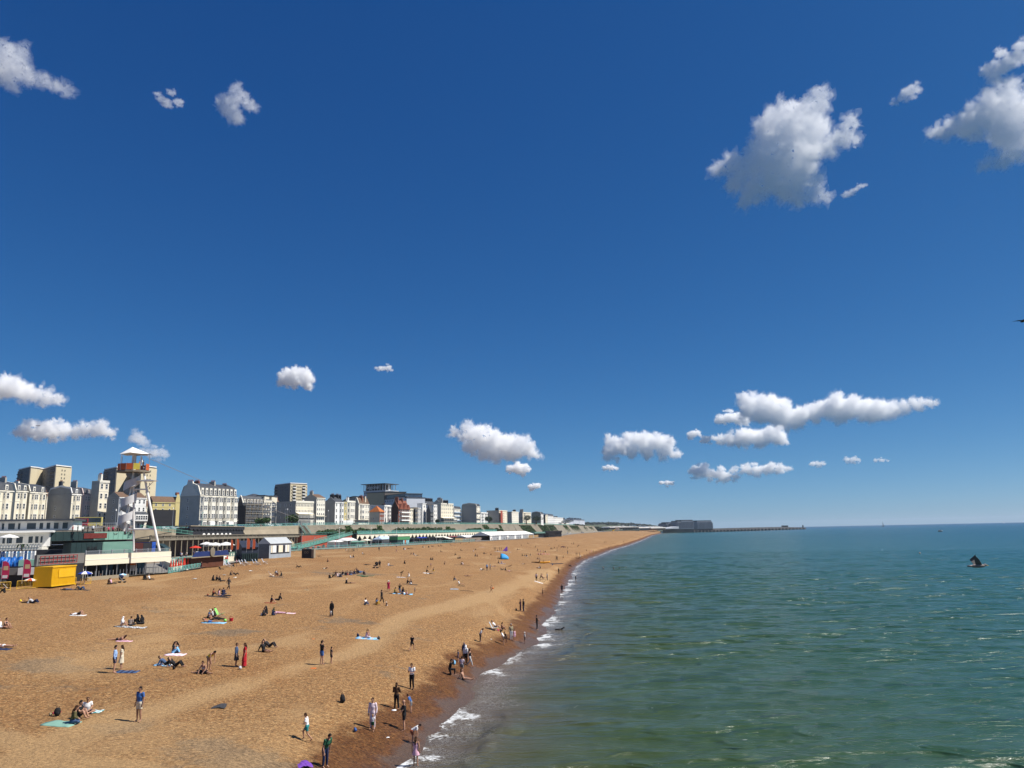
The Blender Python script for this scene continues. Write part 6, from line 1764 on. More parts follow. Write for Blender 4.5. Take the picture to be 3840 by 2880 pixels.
for i in range(5):
 px=262+i*19;extra_person(Vector((*P2(px,149),13.5)),'stand',rs.randrange(360),'long',rs.choice(['black','red','white']),'trousers','dark','hair','hairblack',)
 # promenade crowd
for i in range(74):
 q=(i+rs.random())/74;y=300+330*q**1.2;x=bkx(y)-rs.uniform(2,16)
 extra_person(Vector((x,y,pz(y))),rs.choice(['stand','walk','walk','folded']),rs.choice([80,95,260,275,0,180]),'tee',rs.choice(['dark','white','navy','black','grey','blue','red','pink','denim','cream']),rs.choice(['trousers','shorts']),rs.choice(['dark','navy','black','denim']),'hair',rs.choice(['hairblack','hairbrown','hairblonde']),skin=rs.randrange(3),)
cv,cf,cmi,cmt=[],[],[],{}
for(p,pose,face,top,tc,bottom,bc,hair,hc,skin)in CROWD:
 me=low_mesh(pose,top,bottom,hair);M=Matrix.Translation(p)@Matrix.Rotation(R(face-90),4,'Z')@Matrix.Scale(random.uniform(.93,1.05),4);k=len(cv)
 cv+=[tuple(M@v.co)for v in me.vertices];ms=[cmt.setdefault(x,len(cmt))for x in(sk(skin).name,cm(tc).name,cm(bc).name,cm(hc).name)]
 for q in me.polygons:cf.append(tuple(k+v for v in q.vertices));cmi.append(ms[q.material_index])
me=bpy.data.meshes.new('crowd');me.from_pydata(cv,[],cf);me.polygons.foreach_set('material_index',cmi)
for x in cmt:me.materials.append(_mats[x])
me.update();tag(link('crowd',me),'small figures strolling on the promenade and crowding the cafe terraces',kind='stuff')
# sea wall and its railing
for i,(y0,y1,lab)in enumerate(((262,330,'brown stained sea wall right of the grey hut'),(330.2,420,'brown stained sea wall below the ramp'),(420.2,500,'brown stained sea wall below the kiosk stalls'))):
 mb=MB();ys=np.linspace(y0,y1,9)
 A=[(bkx(y),y,pz(y)+.25)for y in ys];B=[(bkx(y)+1.0,y,4.6)for y in ys];Cc=[(bkx(y)-.8,y,pz(y)+.25)for y in ys];Dd=[(bkx(y)-.8,y,4.6)for y in ys]
 mb.v=Dd+Cc+A+B
 for kk in range(3):
  for j in range(8):mb.f.append((kk*9+j,kk*9+j+1,kk*9+10+j,kk*9+9+j));mb.mi.append(0)
 tag(mb.build('sea_wall',mat('stained_sea_wall',(.115,.085,.055),.9,.45,.5,bump=.6)),lab,'sea wall','brown sea wall in stretches','thing')
YY=[262,300,330,380,420,456,500]
railing([Vector((bkx(y)-.5,y,pz(y)+.25))for y in YY],1.25,M_TURQ,'pale turquoise promenade railing above the brown sea wall',3.2,False,.05)
# lamp posts along promenade and cliff top
def lamp(p,h,label,arms=1,m=None,group='lamp posts',rz=0):
 m=m or M_STEEL;r=empty('lamp_post',p,rz,label,'lamp post',group)
 MB().tube((0,0,0),(0,0,h),.11,.06,8).build('column',m,r)
 if arms==0:MB().tube((0,0,h),(0,0,h+.7),.28,.12,8).build('lantern',M_WHITE,r)
 for s in((1,),(1,-1))[max(arms,1)-1]if arms else():MB().path([(0,0,h-.4),(s*.6,0,h),(s*1.3,0,h+.05)],.05).build('arm',m,r);MB().box(s*1.1-.25,s*1.1+.35,-.15,.15,h-.1,h+.08).build('lamp_head',m,r)
for i,(px,D,h,lab,ar)in enumerate([(1131,330,9.5,'double headed lamp post at the foot of the ramp',2),(1178,350,5,'orange headed short lamp post right of the ramp foot',1),(1228,368,5,'thin lamp post before the red arches, left',1),(1262,378,5,'thin lamp post before the red arches, right',1),(1271,372,9.5,'tall lamp post where the ramp meets the arches',1),(1313,395,6,'lamp post in front of the white marquee roofs',1),(1391,425,9.5,'tall white post in front of the black arches, left',1),(1419,410,5,'small hooked lamp in front of the black arches',1),(1487,455,9.5,'tall white post left of the green kiosk',1),(1637,520,9.5,'tall post left of the wooden screens',1),(1748,620,10,'slim post at the left end of the marquee',1)]):
 lamp(Vector((*P2(px,D),pz(D))),h,lab,ar,M_WHITE if i in(4,6,8)else M_STEEL,rz=math.pi/2)
for i,(px,D,h,lab,ar)in enumerate([(641,348,9.0,'ornate lamp post in front of the dark scaffold netting',0),(752,368,7.5,'turquoise lamp post in front of the long cream hotel',1),(970,418,9.0,'lamp post before the scaffolded front',1),(1067,436,9.5,'left one of two lamp posts before the arched hotel',1),(1074,438,9.0,'right one of two lamp posts before the arched hotel',0),(1154,460,9,'lamp post at the right corner of the arched hotel',1),(1228,482,8.5,'lamp post before the wide blank side wall',0),(1299,512,8,'lamp post before the slim yellowish house',1),(1361,540,8,'lamp post before the house with deep cornices',1),(1491,590,8,'lamp post before the brick mansion',1),(1767,760,10,'lamp post before the grey corner block',1),(1834,840,12,'tall post beyond the grey corner block',1),(424,300,8,'slim lamp post left of the spiral stair',0)]):
 lamp(Vector((*P2(px,D),street_z(D))),h,lab,ar,M_TURQ if i==1 else M_STEEL,rz=math.pi/2)
 # ------------------------------------------------------------------ cars and vans on the cliff road
def car(p,rz,m,label,L=4.2,H=1.42,van=False,group='cars parked along the cliff road'):
 r=empty('parked_car' if not van else 'van',p,rz,label,'car' if not van else 'van',group)
 w=.85
 prof=[(0,.3),(0,.75),(.15,.85),(1.0,.92),(1.55,H),(3.2,H),(3.85,.95),(L,.88),(L,.3)]if not van else[(0,.3),(0,1.1),(.5,1.25),(.9,H),(L,H),(L,.3)]
 MB().extr(prof,-w,w).build('body',m,r)
 wn=[(1.15,.93),(1.62,H-.08),(3.12,H-.08),(3.65,.95)]if not van else[(.6,1.25),(.95,H-.15),(L-.2,H-.15),(L-.2,1.25)]
 MB().extr(wn,-w-.02,-w-.004).build('side_windows',M_GLASS,r);MB().extr(wn,w+.004,w+.02).build('side_windows',M_GLASS,r)
 for x in(.8,L-.8):
  for s in(-1,1):MB().tube((x,s*(w-.18),.32),(x,s*(w+.02),.32),.32,None,12).build('wheel',M_DARK,r)
cols=[('white',(.6,.6,.6)),('silver',(.35,.36,.38)),('black',(.02,.02,.02)),('blue',(.03,.06,.16)),('grey',(.12,.12,.13)),('dark red',(.15,.02,.02))]
rs=random.Random(9);i=0
for D,px in[(352,655),(358,688),(364,706),(370,775),(374,795),(378,812),(386,846),(392,868),(398,884),(406,905),(414,930),(422,952),(430,985),(438,1008),(446,1030),(455,1052),(500,1240),(530,1330),(590,1495),(650,1600),(740,1710),(800,1760),(850,1812),(950,1890)]:
 nm,c=cols[i%6];p=Vector((railx(D)-8,D,street_z(D)+.02));th=math.atan2(30,railx(D+30)-railx(D))
 place=['by the dark netting','before the cream hotel porch','by the left hotel porch','by the middle of the cream hotel','right of the hotel middle','before the hotel right end','at the hotel corner','left of the scaffolding','by the scaffolded front','by the scaffold middle','by the scaffold right end','left of the arched hotel','at the arched hotel corner','at the arched hotel middle','at the arched hotel right end','before the tall slim house','before the blank side wall','before the bow fronted house','before the brick mansion','before the white turret','before the big hotel veranda','before the grey corner block','right of the grey corner block','before the red netting'][i]
 car(p,th,mat('car_'+nm.replace(' ','_'),c,.25,.05,1,.6),nm+' car parked on the cliff road '+place);i+=1
p=Vector((*P2(258,215),15.9));car(p,.35,mat('bus_yellow',(.62,.52,.16),.4,.05),'pale yellow minibus on the road above the rubble wall',7.5,2.7,True,None)
p=Vector((*P2(214,214),15.9));car(p,.3,mat('bus_red',(.4,.03,.04),.4,.05),'dark red long vehicle beside the pale yellow minibus',7,2.3,True,None)
# ------------------------------------------------------------------ stalls, kiosk, marquee and screens
def box_tent(px,D,w,dpt,h0,h1,label,m,name='marquee',rz=None,z=None,side=True):
 p=Vector((*P2(px,D),pz(D)if z is None else z));th=math.atan2(40,float(bkx(D+40)-bkx(D)))if rz is None else rz
 r=empty(name,p,th,label,'marquee','stalls and marquees along the promenade')
 mb=MB();mb.v=[(0,0,h0),(w,0,h0),(w,dpt,h0),(0,dpt,h0),(w*.12,dpt/2,h1),(w*.88,dpt/2,h1)];mb.f=[(0,1,5,4),(2,3,4,5),(3,0,4),(1,2,5),(0,3,2,1)];mb.mi=[0]*5;mb.build('roof',m,r)
 for x in(.1,w-.1):
  for y in(.1,dpt-.1):MB().tube((x,y,0),(x,y,h0),.06).build('pole',M_STEEL,r)
 if side:MB().box(.1,w-.1,dpt-.2,dpt-.1,0,h0).build('back_cloth',m,r)
 return r
box_tent(1262,384,8,5,2.6,3.4,'small white marquee left of the lamp post below the ramp top',M_WHITE);box_tent(1298,396,14,6,3.0,4.4,'white rounded marquee below the first arches',M_WHITE)
box_tent(1375,430,7,4,2.6,3.4,'cream stall tent left of the tall white post',M_STUCCO);box_tent(1432,445,12,6,3.0,4.6,'blue white peaked tent right of the hooked lamp',mat('pale_blue_canvas',(.42,.52,.66),.7));box_tent(1465,470,12,6,3.2,4.6,'white tent left of the green kiosk',M_WHITE)
r=empty('green_kiosk',Vector((*P2(1490,448),pz(448))),math.atan2(40,float(bkx(488)-bkx(448))),'two storey green and yellow kiosk beside pale blue doors','kiosk','stalls and marquees along the promenade')
MB().box(0,17,0,5,0,2.4).build('wall',M_DKGRN,r);MB().box(-.2,17.2,-.3,5,2.403,4.4).build('green_board',mat('bright_green',(.06,.22,.09),.7,.15,1),r);MB().box(-.4,17.4,-.5,5.2,4.403,5.0).build('roof',M_STUCCO,r)
for i in range(4):MB().box(8+2.2*i,9.8+2.2*i,-.1,-.005,0,2.2).build('door',mat('pale_blue_door',(.25,.50,.55),.6)if i!=1 else M_ORNG,r)
for(px,D,w,h,mm,lab)in[(1552,480,9,3.2,M_DARK,'black stall right of the pale blue doors'),(1585,495,7,3.6,mat('royal_blue',(.02,.04,.30),.7),'royal blue sail shaped canopy'),(1610,520,12,3.4,M_DARK,'dark amusement stall left of the tall post'),(1650,545,14,3.6,M_DARK,'dark stall with pale roof right of the tall post'),(1700,585,16,3.4,mat('faded_red',(.25,.08,.08),.7),'faded red fairground ride roof'),(1735,600,14,3.6,M_WHITE,'white boat shaped ride left of the marquee'),(1340,412,10,2.6,M_MINT,'pale turquoise stall below the fourth arch'),(1410,440,10,2.4,M_DARK,'dark stall in front of the black arches'),(1530,505,14,3.0,M_DARK,'dark stall behind the pale blue doors')]:
 th=math.atan2(40,float(bkx(D+40)-bkx(D)));r=empty('stall',Vector((*P2(px,D),pz(D))),th,lab,'stall','stalls and marquees along the promenade')
 MB().box(0,w,1,4,0,h*.8).build('wall',M_DARK if mm is not M_MINT else M_MINT,r);MB().extr([(-.4,h*.8),(w+.4,h*.8),(w*.7,h),(w*.3,h)],-.2,4.4).build('roof',mm if 'roof' not in lab or mm is not M_DARK else M_STUCCO2,r)
 for x in(0,w):MB().tube((x,0,0),(x,0,h*.8),.08).build('post',M_STEEL,r)
 # main marquee
def marq(xa,Da,xb,Db,label,hw,hr,dpt=12,wall=M_WHITE,name='marquee'):
 a=Vector((*P2(xa,Da),0));b=Vector((*P2(xb,Db),0));d=b-a;z=pz(Da)-.4
 r=empty(name,(a.x,a.y,z),math.atan2(d.y,d.x),label,'marquee','white marquee by the far promenade');L=d.length
 mb=MB();mb.v=[(0,-.3,hw),(L,-.3,hw),(L,dpt,hw),(0,dpt,hw),(0,dpt/2,hr),(L*.97,dpt/2,hr)];mb.f=[(0,1,5,4),(2,3,4,5),(3,0,4),(1,2,5),(0,3,2,1)];mb.mi=[0]*5;mb.build('roof',M_WHITE,r)
 n=max(2,int(L/6));mg=mat('marquee_wall',(.30,.31,.33),.7,.1,.3)
 for i in range(n):MB().box(L*i/n+.1,L*(i+1)/n-.1,.2,.3,0,hw).build('wall_panel',mg if i%4 else wall,r)
 for i in range(n+1):MB().box(L*i/n-.1,L*i/n+.1,-.05,.35,0,hw).build('post',M_WHITE,r)
 MB().box(0,L,dpt-.3,dpt,0,hw).build('back_wall',mg,r)
marq(1748,590,1838,640,'low left wing of the long white marquee',2.6,4.2,10);marq(1838,560,2002,700,'long white marquee with a ridged roof on the far promenade',3.6,6.4,14)
M_SCREEN=mat('wooden_screen',(.38,.24,.11),.85,.2,.6);M_SCRG=mat('taupe_screen',(.22,.17,.13),.85,.15,.4)
def screens(xa,ya,xb,yb,h,m,label,step=2.6):
 a=on_beach(xa,ya)+Vector((-.5,0,-.3));b=on_beach(xb,yb)+Vector((-.5,0,-.3));d=b-a;L=d.length
 r=empty('screen_fence',a,math.atan2(d.y,d.x),label,'fence','wooden screens on the far promenade');n=max(2,int(L/step));sl=d.z/L
 for i in range(n):MB().box(L*i/n+.05,L*(i+1)/n-.05,0,.1,sl*L*i/n,sl*L*i/n+h).build('panel',m,r);MB().box(L*i/n-.06,L*i/n+.06,-.1,.16,sl*L*i/n,sl*L*i/n+h+.25).build('post',m,r)
screens(1662,2034,1682,2034,2.4,M_SCRG,'taupe wooden screen left of the dark shed',2.2);screens(1710,2033,1738,2032,2.6,M_SCREEN,'tan wooden screen right of the dark shed',3.5);screens(1738,2032,1838,2025,2.6,M_SCRG,'long taupe screen below the low marquee wing',4)
screens(1985,2018,2052,2012.5,2.6,M_SCREEN,'row of pale wooden screens right of the marquee',3.2)
p=on_beach(1680,2036);r=empty('dark_shed',p+Vector((0,0,-.2)),1.35,'small near black shed with a pale sloping roof','shed','stalls and marquees along the promenade')
MB().box(0,9,0,4,0,2.6).build('wall',mat('black_boards',(.02,.012,.01),.8),r);mb=MB();mb.v=[(1,-.3,2.7),(9.3,-.3,2.7),(9.3,4,3.9),(1,4,3.9),(1,-.3,2.62),(9.3,-.3,2.62),(9.3,4,3.8),(1,4,3.8)];mb.f=[(0,1,2,3),(7,6,5,4),(0,4,5,1),(1,5,6,2),(2,6,7,3),(3,7,4,0)];mb.mi=[0]*6;mb.build('roof',M_STUCCO2,r)
for(xa,D,w,h,m,lab)in[(2006,730,14,5.0,M_MINT,'pale turquoise roofed cafe right of the marquee'),(2032,740,12,4.2,M_WHITE,'small white box building beside the turquoise roof'),(2048,735,17,5.6,M_DARK,'black stage like hoarding beyond the marquee'),(2056,720,8,3.2,M_DARK,'low black box at the end of the wooden screens')]:
 r=empty('pavilion',Vector((*P2(xa,D),pz(D))),math.atan2(40,float(bkx(D+40)-bkx(D)))+(-.9 if D!=720 else-.6),lab,'pavilion','stalls and marquees along the promenade')
 MB().box(0,w,0,6,0,h*.7).build('wall',M_DARK if m is M_MINT else m,r);MB().box(-.4,w+.4,-.6,6.3,h*.7+.003,h).build('roof',m,r)
 # road side clutter farther on
for i in range(16):
 D=800+i*60;p=Vector((float(bkx(D))-10-10*(i%3),D,pz(D)));nm,c=cols[i%6]
 car(p,math.pi/2-.1,mat('car_'+nm.replace(' ','_'),c),'one of the tiny parked vehicles beyond the black hoarding',4.4,1.6+.5*(i%3),i%3==2,'tiny vehicles on the far beach road')
ZA=(0,2050,.28933);ZB=(0,2400,.28933);ZC=(640,2050,.28933);ZD=(640,2400,.28933);ZE=(1200,2050,.28933);ZF=(1200,2400,.28933)
ZG=(1560,2180,.31646);ZH=(1650,2050,.18083);ZI=(1500,2030,.16275);ZJ=(1180,2040,.15675);ZK=(1950,1930,.18083);ZL=(1700,1950,.36166)
crowd(*ZA,'''
1475 1640 stand 20 long:paleblue s:navy hair:k h=1.85 | person in pale blue shirt and navy shorts standing with arm round the person in cream
1568 1590 stand 190 dress:cream n:cream hairlong:b h=1.66 | person in short sleeved cream dress with long brown hair beside the blue shirted one
1530 1215 lieprone 180 bikini:dark b:black hairlong:b | sunbather lying face down in black bikini propped on elbows above the standing couple
1575 1035 sitknees 10 long:white n:white scarf:white | seated person in white headscarf and white top, left one of the row of four
1685 1030 sitcross 90 long:taupe t:dark hair:b | seated person in taupe jumper with back turned, second of the row of four
1790 1000 sitknees 180 long:black t:black scarf:black | seated person in black, third of the row of four, facing left
1850 1005 sitcross 170 robe:black n:black scarf:black | hunched figure all in black at the right end of the row of four
1010 890 lieknees 0 tee:white s:black hair:k | sunbather on white towel in white tee and black shorts with knees raised
430 735 recline 0 long:lightgrey t:navy hairlong:b | person in pale grey shirt leaning back beside the yellow bag
380 730 lieback 180 long:black t:black hair:k | person in black lying flat next to the yellow bag
860 565 lieback 0 long:dark t:denim hair:b | person lying flat in dark navy, left one of the pair below the yellow container
1040 560 recline 0 long:charcoal t:denim cap:k | person in jeans and dark cap leaning back below the yellow container
1290 425 sitknees 0 tee:dark t:dark hair:b | person sitting against the low pale wall under the cream terrace
1400 490 sitcross 60 long:brown t:dark hairlong:b | person in dark brown slumped on the left side of the couple by the pushchair
1440 485 sitlegs 0 tee:pink t:dark hair:k | person in pink top with legs out sitting by the pushchair
1870 430 sitcross 90 robe:black n:black scarf:black | seated figure in black robe below the pair of black notice boards
1935 430 sitlegs 0 tee:white t:dark hair:k | person in white top with dark trousers sitting beside the black robe figure
60 1060 sitknees 0 tank:dark b:black hair:b | person in dark swimsuit with brown hair sitting hugging knees near left edge
5 1060 sitlegs 0 tank:white s:white hair:b | person in white half hidden by the left edge of the picture
45 1305 lieback 0 bikini:white b:white sunhat:k | sunbather cut by left edge, lying flat with dark hat and white bag
60 600 sitknees 200 long:black t:black hair:k | person in black bending over belongings at the left edge of the beach
1040 420 sitknees 0 tee:lightgrey s:denim hair:k | person sitting in the shade of the blue and white parasol
1080 350 stand 270 tee:white s:grey cap:white | person in white tee and white cap standing behind the blue and white parasol
''')
crowd(*ZB,'''
1795 1060 stand 250 tee:blue s:cream hair:k h=1.8 skin=1 | barefoot person in blue tee and cream shorts walking alone at lower left
930 1085 sitcross 30 long:olive t:denim hairlong:b | person with very long brown hair and jeans sitting on the green mat
1010 1015 sitknees 0 tee:black s:black hair:k | person in black tee with bare legs in the middle of the green mat picnic
1125 950 sitcross 300 tee:white s:navy cap:brown | person in white tee and brown cap sitting on the blue patterned towel
2150 330 recline 0 long:denim t:black hair:b skin=1 | person in denim jacket sitting on a white and blue towel
''')
crowd(*ZC,'''
30 1385 sitknees 20 tee:charcoal t:sky hairlong:k | person in grey top and pale jeans sitting on the pink patterned blanket
100 1375 sitcross 200 tank:black t:denim hairlong:k | person with long black hair in black top sitting on the pink patterned blanket
60 1560 recline 0 tee:black t:black hair:k | person all in black leaning back next to the denim jacket sitter
435 1645 split 250 bikini:lightgrey s:black hair:b | person with legs spread wide in black shorts under the yellow topped one
490 1605 bend 330 tank:yellow b:khaki hair:k | person in bright yellow crop top bending forward over outstretched legs
845 1555 stand 10 long:denim K:charcoal cap:brown h=1.68 | person in faded denim shirt, grey skirt and cap facing the one in red
955 1560 stand 200 dress:red L:red hairlong:b h=1.7 | person in long red dress with dark hair facing the denim shirted one
1205 1365 sitlegs 330 long:black s:black hairlong:b | person in black with bare legs sitting in front of the reclining one
1280 1305 recline 350 long:dark t:dark hair:b | person in dark clothes reclining with knees up behind the other in black
1955 1530 folded 40 tee:black s:blue cap:k h=1.8 | person in black tee, blue shorts and black cap standing with arms folded
2080 1515 stand 30 tee:dark s:dark hair:k h=1.25 | small child in dark clothes beside the person in the black cap
2085 905 stand 250 robe:black n:black scarf:black h=1.66 | figure in full black robe standing over a toddler in white
2075 915 stand 250 tee:white s:cream hair:k h=.8 | toddler in white held in front of the full black robe
1245 875 sitknees 200 robe:black n:black scarf:black | upright figure in black robe seated behind the white bag
1195 895 sitcross 0 long:dark t:black hair:k | dark figure crouching over the white bag
1320 890 sitcross 350 long:navy t:navy scarf:olive | person in navy with olive headscarf next to the pink sunbather
1400 870 lieback 0 tee:pink t:pink hair:y | sunbather in pale pink lying flat by the olive headscarf
1300 725 sitknees 10 long:black s:rust hair:k | person in black sitting alone on a rust red cloth
1405 695 sitlegs 190 long:black t:black hair:k | person in black facing left above the one on the rust cloth
485 925 sitcross 10 tee:denim s:dark sunhat:cream | person in blue tee and straw hat in the group by the lime chair
548 915 sitknees 190 tee:white s:dark hair:k | person in white tee in the group by the lime chair
580 900 sitknees 200 tee:dark s:dark hair:k | person in dark tee just left of the lime chair
600 950 lieback 0 tee:black t:black hair:k | person in black trousers stretched out in front of the lime chair
500 985 lieprone 0 none:white s:blue hair:b skin=1 | bare backed sunbather in blue shorts nearest us in the lime chair group
545 635 sitknees 10 long:rust t:dark hair:k | person in rust top sitting by the dark red bag
615 635 sitcross 20 tee:pink s:lightgrey hairlong:b | person in pale pink tee between the rust and navy tops
680 620 sitcross 100 long:navy t:navy hair:k | broad back in navy on the right of the pink tee
700 645 lieback 0 tee:navy t:dark hair:b | person in dark trousers with long legs stretched to the right of the pink tee
750 558 walk 340 long:dark t:dark hairlong:b h=1.7 | slim person in dark clothes walking past the seated groups
540 440 sitcross 20 robe:black n:black scarf:black | tall black robed figure sitting left of three in dark clothes
590 440 sitknees 0 long:black t:black hair:b | middle one of three sitting in black, head low
645 452 sitlegs 0 long:black t:dark hairlong:b | right one of three in black, legs out towards the gulls
770 372 sitcross 0 long:dark t:dark hair:b | left one of the dark pair below the striped deck chairs
840 370 recline 0 tee:black t:black hair:k | right one of the dark pair below the striped deck chairs
1390 380 sitknees 170 tee:dark s:rust hair:b | person with dark top facing the red jumper in the folding chair group
1370 360 sitknees 250 long:white t:dark hair:k | person in white sitting behind the folding chair group
1440 382 sitcross 180 robe:black n:black scarf:black | figure in black at the right end of the folding chair group
1660 272 recline 0 long:black t:black hair:k | lone person in black lying propped up, high on the beach
2010 290 lieknees 0 tee:cream s:dark hair:k skin=1 | sunbather in cream top with knees bent, high on the beach
2030 200 sitknees 340 tee:brown s:dark hair:b skin=2 | person in brown sitting above the cream topped sunbather
1925 128 lieback 0 long:black t:black hair:b | person in black lying flat right of the black notice box
395 300 walk 250 long:plum t:plum hair:b | person in plum walking along the turquoise railing
640 298 sitlegs 0 long:black t:black hair:k | person in black sitting with legs out left of the striped deck chairs
850 262 stand 200 tee:pink t:dark hair:k | person in pink top standing among the striped deck chairs
820 262 sitknees 200 long:black t:black hair:k | person in black crouched between the striped deck chairs
1335 142 stand 270 tee:crimson s:black hair:k | person in bright red tee by the grey wooden hut
1398 135 stand 100 long:black s:dark hair:k | person in black by the slim post of the grey wooden hut
1505 125 sitknees 190 tee:dark s:khaki hair:y | person with fair hair sitting right of the grey wooden hut
''')
crowd(*ZD,'''
1765 1315 run 180 tee:white s:teal hair:b h=1.45 | child in white tee and checked shorts striding left
2000 1655 stoop 320 tee:green t:navy hair:k h=1.72 | person in dark green tee and cropped navy trousers stooping forward
''')
crowd(*ZJ,'''
345 825 sitcross 60 long:black t:black hair:b | dark back at the left end of the big seated crowd
430 800 sitknees 0 long:olive t:dark hair:b | person in olive second from the left in the big seated crowd
495 745 sitcross 300 tee:dark t:dark hairlong:b | person with long hair third in the big seated crowd
550 790 sitknees 180 tee:palepink s:lightgrey hair:k | person in pale pink in the big seated crowd
590 790 sitknees 80 long:white t:lightgrey hair:b | person in white with back to us in the big seated crowd
625 795 sitcross 120 long:dark t:navy hair:k | person in dark top beside the white one in the big seated crowd
680 745 sitcross 250 long:black t:lightgrey hair:k | person in black over pale trousers in the big seated crowd
740 755 sitcross 90 long:black t:black hair:b | centre left dark back in the big seated crowd
790 745 sitknees 200 tee:charcoal s:red hairlong:b | person with a red bag on the lap in the big seated crowd
850 745 sitcross 90 tee:charcoal t:blue hair:k | person in blue jeans in the big seated crowd
880 730 sitknees 0 tee:grey t:navy hair:b | person in grey tee in the big seated crowd
930 730 sitcross 60 long:navy t:navy hairlong:b | person in navy right of the middle in the big seated crowd
965 715 sitknees 200 long:dark t:dark hair:k | dark figure right of the navy one in the big seated crowd
1015 715 kneel 200 long:navy t:dark hair:b | kneeling figure rising above the big seated crowd
1045 700 sitcross 250 long:navy t:black hair:k | person by the blue windbreak in the big seated crowd
1165 725 sitknees 0 long:black t:black hairlong:b | dark figure right of the blue windbreak
1215 735 sitcross 200 tee:taupe t:dark hair:y | fair haired person at the right end of the big seated crowd
1180 790 lieback 10 long:green t:green hair:k | person in dark green lying in front of the big seated crowd
745 950 sitcross 40 robe:black n:black sunhat:white | person in black with white hat sitting below the big seated crowd
860 945 lieback 340 bikini:dark b:dark hair:b | sunbather with legs towards the white hatted person
1765 1135 walk 90 dress:crimson K:crimson sunhat:white h=1.65 | person in bright pink red dress and white hat walking away
1600 1430 walk 30 long:black t:black hair:k h=1.8 | person in black walking past the three seated below
1205 1460 sitknees 340 tee:white t:denim hair:k | person in white with dark jeans, left one of three by the walking black figure
1475 1455 sitknees 340 long:denim t:mustard hairlong:k | person in denim top and mustard trousers by the walking black figure
1730 1480 sitcross 220 tee:dark s:white cap:white h=1.0 | small child in white hat sitting right of the mustard trousers
1555 570 stand 100 robe:black n:black scarf:black h=1.68 | slender figure in black standing beside a black pushchair
1240 505 lieback 350 long:dark t:dark hair:b | long dark sunbather left of the black pushchair
1760 525 sitlegs 250 long:white s:lightgrey hair:b | person in white sitting on a grey blanket right of the black pushchair
1810 525 lieback 350 tee:grey t:grey hair:k | person lying on the grey blanket right of the black pushchair
2140 465 sitcross 30 long:black t:black hairlong:b | dark couple, left one, near the wall of the promenade
1150 250 sitlegs 350 tee:lightgrey t:black hair:b | person in grey top and black trousers just below the sea wall
860 330 sitlegs 0 tee:white t:lightgrey hair:k | person in white, left of a pair under the sea wall
915 325 sitcross 340 long:black t:black hair:b | person in black, right of a pair under the sea wall
930 170 sitcross 0 long:dark t:dark hair:k | person in black leaning on the sea wall by the table
740 160 sitknees 0 tee:dark t:lightgrey hair:k | person on the sea wall ledge with crossed legs
1540 175 stand 90 long:navy t:black hair:k | broad person in navy standing alone under the sea wall
1945 180 sitcross 340 tee:dark s:pink hair:b | person sitting below the yellow bag near the sea wall
1955 100 stand 90 tee:white s:black hair:k | person in white walking by the sea wall
2130 125 sitknees 20 long:dark s:white hair:k | one of the white and dark couple by the sea wall
''')
crowd(*ZE,'''
965 605 sitcross 30 tee:mustard t:dark hair:k | person in mustard yellow tee with back to us
1030 590 kneel 300 long:black t:denim hair:k | person in black rising above the group beside the mustard tee
1062 600 sitcross 20 long:black t:sky hair:b | person in black with pale jeans beside the mustard tee
1090 610 sitcross 200 tee:dark s:white hairlong:b | person with white bundle in the mustard tee group
1128 622 sitcross 200 tee:pink s:plum hair:k h=1.2 | child in pink at the right of the mustard tee group
1230 612 stand 200 tee:denim s:dark hair:k h=.95 | toddler in denim standing right of the mustard tee group
1050 392 bend 0 long:black t:black hairlong:b h=1.5 | person in black leaning forward on a white and blue towel
1158 390 sitcross 190 tee:white t:lightgrey hair:b | person in white tee sitting with shadow to the left
1130 480 sitknees 20 long:black t:dark hair:b | left one of three on the dark mat below the white tee
1165 485 sitcross 0 tee:dark t:white hair:k | middle one of three on the dark mat below the white tee
1190 482 sitcross 190 long:dark t:dark hair:k | right one of three on the dark mat below the white tee
600 1185 sitcross 20 tank:pink t:palepink hairlong:y | left one of two fair haired people sitting on the pale blue towel
640 1180 sitcross 200 bikini:taupe s:khaki hairlong:y | right one of two fair haired people sitting on the pale blue towel
1190 1355 run 60 tee:black s:dark hair:y h=1.4 | fair haired boy in black running up the beach
2075 1235 stoop 0 tee:white t:dark hair:k h=1.4 | child in white tee and grey waistband leaning forward
''')
crowd(*ZF,'''
1190 640 phone 250 tee:white t:black hair:b h=1.82 shoes=black | person in white printed tee and black trousers looking at a phone
990 905 folded 80 long:brown t:black hairlong:b h=1.7 shoes=lime | person with long dark hair, brown checked jacket and bright green shoes
1090 1180 reach 185 tee:black s:black none:k h=1.8 | bald person in black tee and shorts holding a white frisbee
1180 945 stoop 170 tee:blue s:grey hair:b h=1.25 | child in bright blue tee and grey shorts stooping beside the bald person
680 1155 stand 260 long:palepink t:palepink hair:b h=1.75 | person in pale pink shirt and trousers talking on a phone
682 1185 stand 250 tee:white s:green hair:y h=.95 | toddler in white and green standing against the pale pink legs
1195 1345 bend 0 tee:white s:rust hair:k h=1.35 | child in white tee and red shorts bending to pick up stones
1240 1638 stand 80 tank:pink M:pink hairlong:b h=1.5 skin=0 | child with long fair hair in pink skirt standing in the foam
1680 458 kneel 10 long:black t:black cap:k | photographer in black kneeling on one knee
1790 290 stand 0 tee:navy s:navy hair:k h=1.1 | small child in navy behind the blue rucksack
''')
